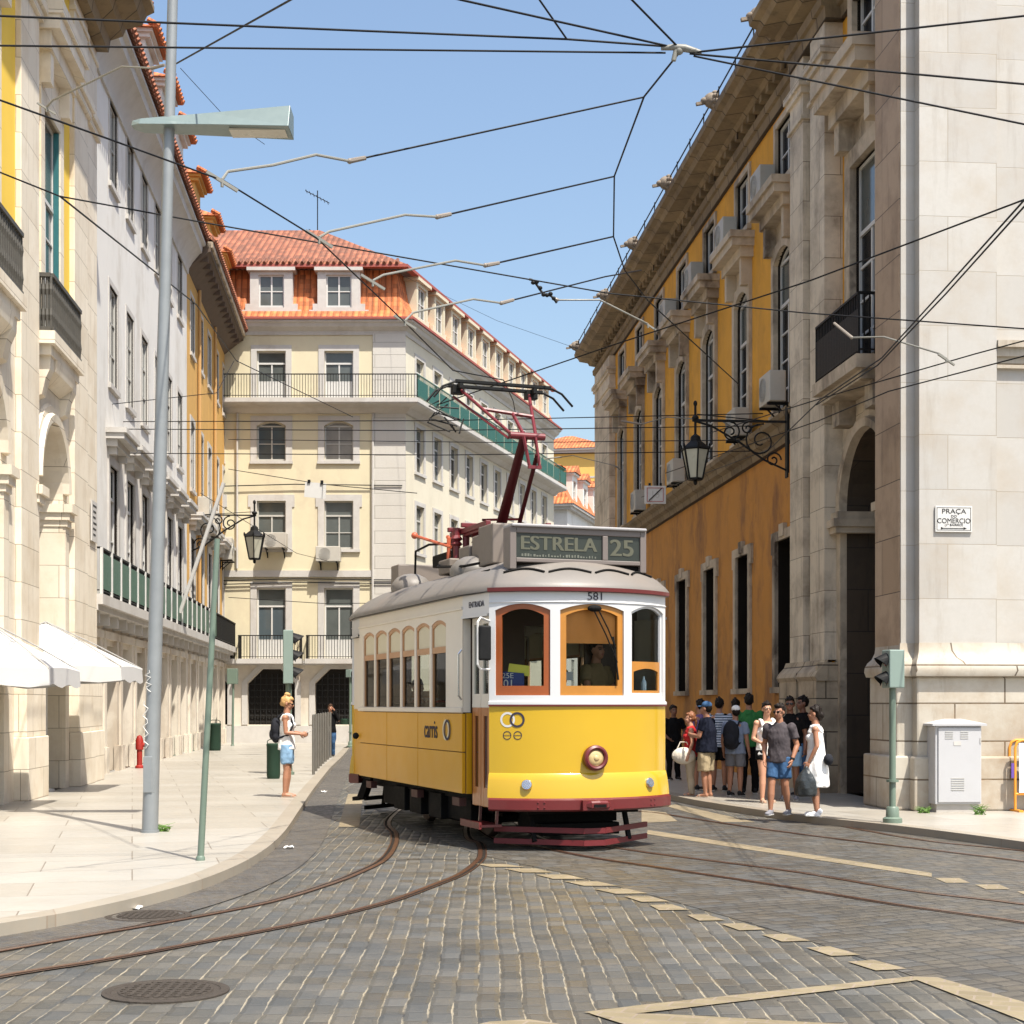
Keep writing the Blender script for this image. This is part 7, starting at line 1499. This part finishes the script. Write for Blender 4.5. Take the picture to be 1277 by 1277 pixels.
k = w1['k']; o = held('phone', 'pale mobile phone in the hands of the blond woman', 'phone', w1, w1['U']((0.0,-0.205,0.645)), None, None); m = MB(); m.box(-0.036,0.036,-0.075,0.075,-0.005,0.005,Matrix.Rotation(R(-25),4,'X')); m.build('case', wh_paint, o, bevel=0.004)
# man on the phone far back
p, H = at(412, 944, 879)
w2 = human('man in dark shirt and blue jeans phoning before the right grilled arch', p, H, 10, skin_t, ('long',black_c), ('pants',denim_d), (hair_br,'short'), ('shoe',shoe_b), arms=[((-0.15,0.0,0.64),(-0.10,-0.11,0.56)),((0.16,-0.04,0.70),(0.075,-0.075,0.885))], legs=walk(0.12), vox=0.011)
o = held('paper', 'white paper sheet held by the phoning man', 'paper', w2, w2['U']((-0.10,-0.17,0.54)), None, None); m = MB(); m.box(-0.17,0.13,-0.006,0.006,-0.17,0.12,Matrix.Rotation(R(25),4,'Y')); m.build('sheet', wh_paint, o)
# group at the right kerb
GR = 'people waiting beside the palace'
p, H = at(968, 1016, 879); p = GP(972,1016.5,0.1)
w3 = human('man in grey t-shirt, denim shorts and sunglasses stepping off the right kerb', p, H*1.0, -28, skin_t, ('tee',grey_t), ('shorts',denim_d), (hair_b,'quiff'), ('shoe',shoe_g), arms=[((-0.150,0.03,0.64),(-0.125,-0.05,0.50)),((0.158,0.02,0.635),(0.135,-0.055,0.50))], legs=[((-0.055,-0.06,0.275),(-0.06,-0.075,0.045)),((0.06,-0.015,0.275),(0.066,0.055,0.045))], head=(-12,4), vox=0.0075, glasses=sungl, group=GR)
m = MB(); sh,e,w = w3['AR'][1]; d = (w-e).normalized(); m.tube([w-d*0.035,w-d*0.01],[0.034,0.033],12); link('watch', m.mesh('watch', iron), w3['root'])
p, H = at(1017, 1018, 879)
w4 = human('woman in white sleeveless dress with dark tied hair at the right kerb', p, H*0.985, -105, skin_t, ('tank',white_t), ('dress',white_t), (hair_b,'low'), ('shoe',shoe_w), arms=[((-0.125,0.02,0.64),(-0.115,-0.06,0.50)),((0.125,0.02,0.64),(0.115,-0.05,0.50))], female=True, vox=0.0075, head=(-10,0), group=GR)
o = held('plastic_bag', 'dark plastic carrier bag hanging from the hand of the white dress woman', 'bag', w4, Vector((0.115*w4['k'],-0.075*w4['k'],0.0)), None, None); m = MB(); s = w4['k']
rg = [[Vector((rx*s*math.cos(a)*(1+0.1*math.sin(5*a+z*30)), ry*s*math.sin(a)*(1+0.08*math.sin(7*a)), z*s)) for a in [2*math.pi*i/32 for i in range(32)]] for z,rx,ry in ((0.185,0.03,0.075),(0.2,0.05,0.095),(0.26,0.055,0.1),(0.33,0.052,0.09),(0.39,0.035,0.06),(0.43,0.018,0.028),(0.46,0.012,0.014))]; m.grid(rg, close=True); m.poly(rg[0]); m.poly(rg[-1]); blob('bag', m, plain('plastic_dark', (0.03,0.035,0.037), 0.3, 0.3, 14, 0.8, 22), o, 0.01, 2)
o = held('handbag', 'small black shoulder bag at the back of the white dress woman', 'bag', w4, w4['U']((0.07,0.12,0.52)), None, None); m = MB(); m.ell((0,0,0),(0.1,0.07,0.085),14,8); blob('bag', m, bag_b, o, 0.012, 2); m = MB(); k = w4['k']; U = lambda v: Vector(v)*k-Vector((0.07,0.12,0.52))*k; m.tube([U((0.08,0.10,0.56)),U((0.03,0.075,0.74)),U((-0.06,0.035,0.835)),U((-0.07,-0.03,0.82)),U((-0.01,-0.07,0.70)),U((0.09,0.0,0.56))],0.007,5); m.build('strap', bag_b, o)
p, H = at(956, 1001, 874)
w5 = human('woman in white tank top and dark shorts standing left of the grey shirt man', p, H*0.985, 8, skin_l, ('tank',white_t), ('hot',black_c), (hair_b,'tail'), ('sandal',sand_m), arms=[((-0.135,0.015,0.64),(-0.09,-0.10,0.60)),((0.13,0.015,0.64),(0.12,-0.06,0.52))], legs=[((-0.05,-0.03,0.275),(-0.055,-0.035,0.045)),((0.055,0.0,0.275),(0.055,0.02,0.045))], female=True, vox=0.0075, glasses=plain('spectacles', (0.16,0.1,0.07), 0.2), group=GR)
p, H = at(934, 994, 866, Y=27.2)
human('man in green t-shirt seen from behind among the waiting people', p, H, 172, skin_t, ('tee',green_t), ('pants',black_c), (hair_b,'short'), ('shoe',shoe_b), vox=0.009, group=GR)
p, H = at(917, 993, 881, Y=26.4)
w6 = human('man in white cap and grey blue shirt carrying a black backpack', p, H, 150, skin_t, ('tee',bluegrey_t), ('shorts',greybrown), (hair_b,'short'), ('shoe',shoe_b), hat=(white_t,False), head=(35,0), vox=0.009, group=GR); backpack('black backpack on the man in the white cap', w6, bag_b, 1.15)
p, H = at(881, 990, 876, Y=26.2)
w7 = human('heavy man in dark polo, khaki shorts and blue cap facing left', p, H, -120, skin_t, ('polo',navy), ('bermuda',khaki), (hair_b,'short'), ('sandal',sand_m), arms=[((-0.15,-0.01,0.645),(-0.10,-0.11,0.64)),((0.15,-0.02,0.645),(0.07,-0.14,0.66))], hat=(denim_d,False), fat=1.3, vox=0.009, group=GR)
p, H = at(861, 989, 889, Y=26.6)
w8 = human('ginger woman in red top and beige trousers beside the blue cap man', p, H, -95, skin_l, ('tank',red_t), ('pants',beige_c), (hair_re,'tail'), ('sandal',sand_m), female=True, vox=0.009, group=GR)
o = held('shoulder_bag', 'large cream shoulder bag held by the ginger woman', 'bag', w8, Vector((0.13,-0.12,0.70)), None, None); m = MB(); m.ell((0,0,0),(0.10,0.21,0.15),16,10); blob('bag', m, C('cream_bag', (0.66,0.60,0.50)), o, 0.012, 2); m = MB(); m.tube([(0,-0.12,0.1),(-0.02,-0.06,0.24),(-0.03,0.05,0.24),(0,0.12,0.1)],0.010,6); m.build('handle', C('cream_bag', (0.6,0.55,0.45)), o)
p, H = at(840, 972, 880, Y=32.0)
human('person in black clothes standing in deep shade right of the tram', p, H, 15, skin_d, ('tee',black_c), ('pants',black_c), (hair_b,'short'), ('shoe',shoe_b), arms=[((-0.16,0.02,0.64),(-0.09,-0.06,0.56)),((0.17,0.03,0.65),(0.10,-0.05,0.55))], vox=0.012, group=GR)
p, H = at(873, 985, 873, Y=28.2)
human('person in purple shirt half hidden behind the blue cap man', p, H, -150, skin_t, ('tee',purple_t), ('shorts',navy), (hair_b,'short'), ('shoe',shoe_b), vox=0.012, group=GR)
p, H = at(897, 985, 871, Y=28.0)
human('man in striped pale blue shirt seen from behind, left of the white cap', p, H, 160, skin_t, ('tee',stripe_t), ('shorts',black_c), (hair_b,'short'), ('shoe',shoe_b), vox=0.011, group=GR)
p, H = at(917, 980, 872, Y=29.5)
human('dark haired man behind the white cap, only his head showing', p, H, 170, skin_d, ('tee',black_c), ('pants',black_c), (hair_b,'short'), ('shoe',shoe_b), vox=0.012, group=GR)
p, H = at(985, 1003, 870, Y=25.3)
human('man in black t-shirt and pale denim shorts behind the grey shirt man', p, H, -15, skin_d, ('tee',black_c), ('shorts',denim_l), (hair_b,'short'), ('shoe',shoe_g), arms=[((-0.15,0.02,0.64),(-0.14,-0.04,0.50)),((0.152,0.03,0.64),(0.145,-0.03,0.50))], glasses=sungl, vox=0.010, group=GR)
p, H = at(1001, 1000, 869, Y=26.5)
human('man with dark hair and black shirt left behind the white dress woman', p, H, -70, skin_d, ('tee',black_c), ('pants',denim_d), (hair_b,'short'), ('shoe',shoe_b), vox=0.011, group=GR)
# people in the tram
def in_tram(u, v, z): return (Matrix.Translation((-0.32,21.04,0)) @ Matrix.Rotation(TH,4,'Z')) @ Vector((u,v,z))
PT = 'people inside the tram'
human('tram driver in khaki shirt behind the middle windscreen', in_tram(2.93,-0.10,0.45), 1.68, -70+90-8, skin_t, ('tee',khaki_shirt), ('pants',black_c), (hair_b,'short'), None, arms=[((-0.16,-0.05,0.66),(-0.10,-0.19,0.64)),((0.17,-0.06,0.66),(0.16,-0.2,0.63))], head=(0,14), vox=0.009, group=PT)
human('standing tram passenger in khaki shirt beside the driver, head behind the blind', in_tram(2.55,0.52,0.74), 1.74, -70+90+30, skin_t, ('tee',khaki_shirt), ('pants',navy), (hair_b,'short'), ('shoe',shoe_b), arms=[((-0.17,-0.05,0.66),(-0.14,-0.19,0.6)),((0.16,-0.04,0.64),(0.13,-0.14,0.52))], vox=0.010, group=PT)
human('dark haired tram passenger low behind the left windscreen', in_tram(2.62,-0.72,0.52), 1.42, 60, skin_d, ('tee',white_t), ('pants',black_c), (hair_b,'short'), ('shoe',shoe_b), vox=0.011, group=PT)
human('tram passenger in red seen through the fourth side window', in_tram(0.62,-0.72,0.74), 1.70, -70+90, skin_t, ('tee',red_t), ('pants',black_c), (hair_b,'long'), ('shoe',shoe_b), female=True, vox=0.011, group=PT, seated=True)
human('tram passenger in dark red seated by the rearmost side windows', in_tram(-1.0,-0.72,0.74), 1.70, -70+90, skin_t, ('tee',C('maroon_cotton',(0.16,0.02,0.02))), ('pants',black_c), (hair_b,'short'), ('shoe',shoe_b), vox=0.012, group=PT, seated=True)
# ================================================================ light, sky, camera
SE = R(62); sdir = Vector((0.6*math.cos(SE), -0.8*math.cos(SE), math.sin(SE)))
L = bpy.data.lights.new('sun', 'SUN'); L.energy = 4.4; L.angle = R(0.5); L.color = (1.0,0.94,0.84)
lo = bpy.data.objects.new('sun', L); COL.objects.link(lo); lo.rotation_euler = (-sdir).to_track_quat('-Z','Y').to_euler(); lo.location = sdir*60
wd = bpy.data.worlds.new('World'); sc.world = wd; wd.use_nodes = True; nt = wd.node_tree; nt.nodes.clear()
sk = nt.nodes.new('ShaderNodeTexSky'); sk.sky_type = 'NISHITA'; sk.sun_disc = False; sk.sun_elevation = SE; sk.sun_rotation = math.atan2(0.6,-0.8); sk.air_density = 1.3; sk.dust_density = 3.0; sk.ozone_density = 2.5
bg = nt.nodes.new('ShaderNodeBackground'); bg.inputs[1].default_value = 0.11; wo_ = nt.nodes.new('ShaderNodeOutputWorld'); nt.links.new(sk.outputs[0], bg.inputs[0]); nt.links.new(bg.outputs[0], wo_.inputs[0])
cam = bpy.data.cameras.new('camera'); co = bpy.data.objects.new('camera', cam); COL.objects.link(co); co.location = (0,0,CH); co.rotation_euler = (R(90),0,0)
cam.sensor_fit = 'HORIZONTAL'; cam.sensor_width = 36; cam.lens = 36*F/1277; cam.shift_y = (HY-638.5)/1277; cam.clip_end = 4000; cam.clip_start = 0.1
sc.camera = co
sc.view_settings.view_transform = 'Standard'; sc.view_settings.look = 'None'; sc.view_settings.exposure = 0.95; sc.view_settings.gamma = 1.0
sc.render.engine = 'CYCLES'; sc.cycles.max_bounces = 6; sc.cycles.use_denoising = True
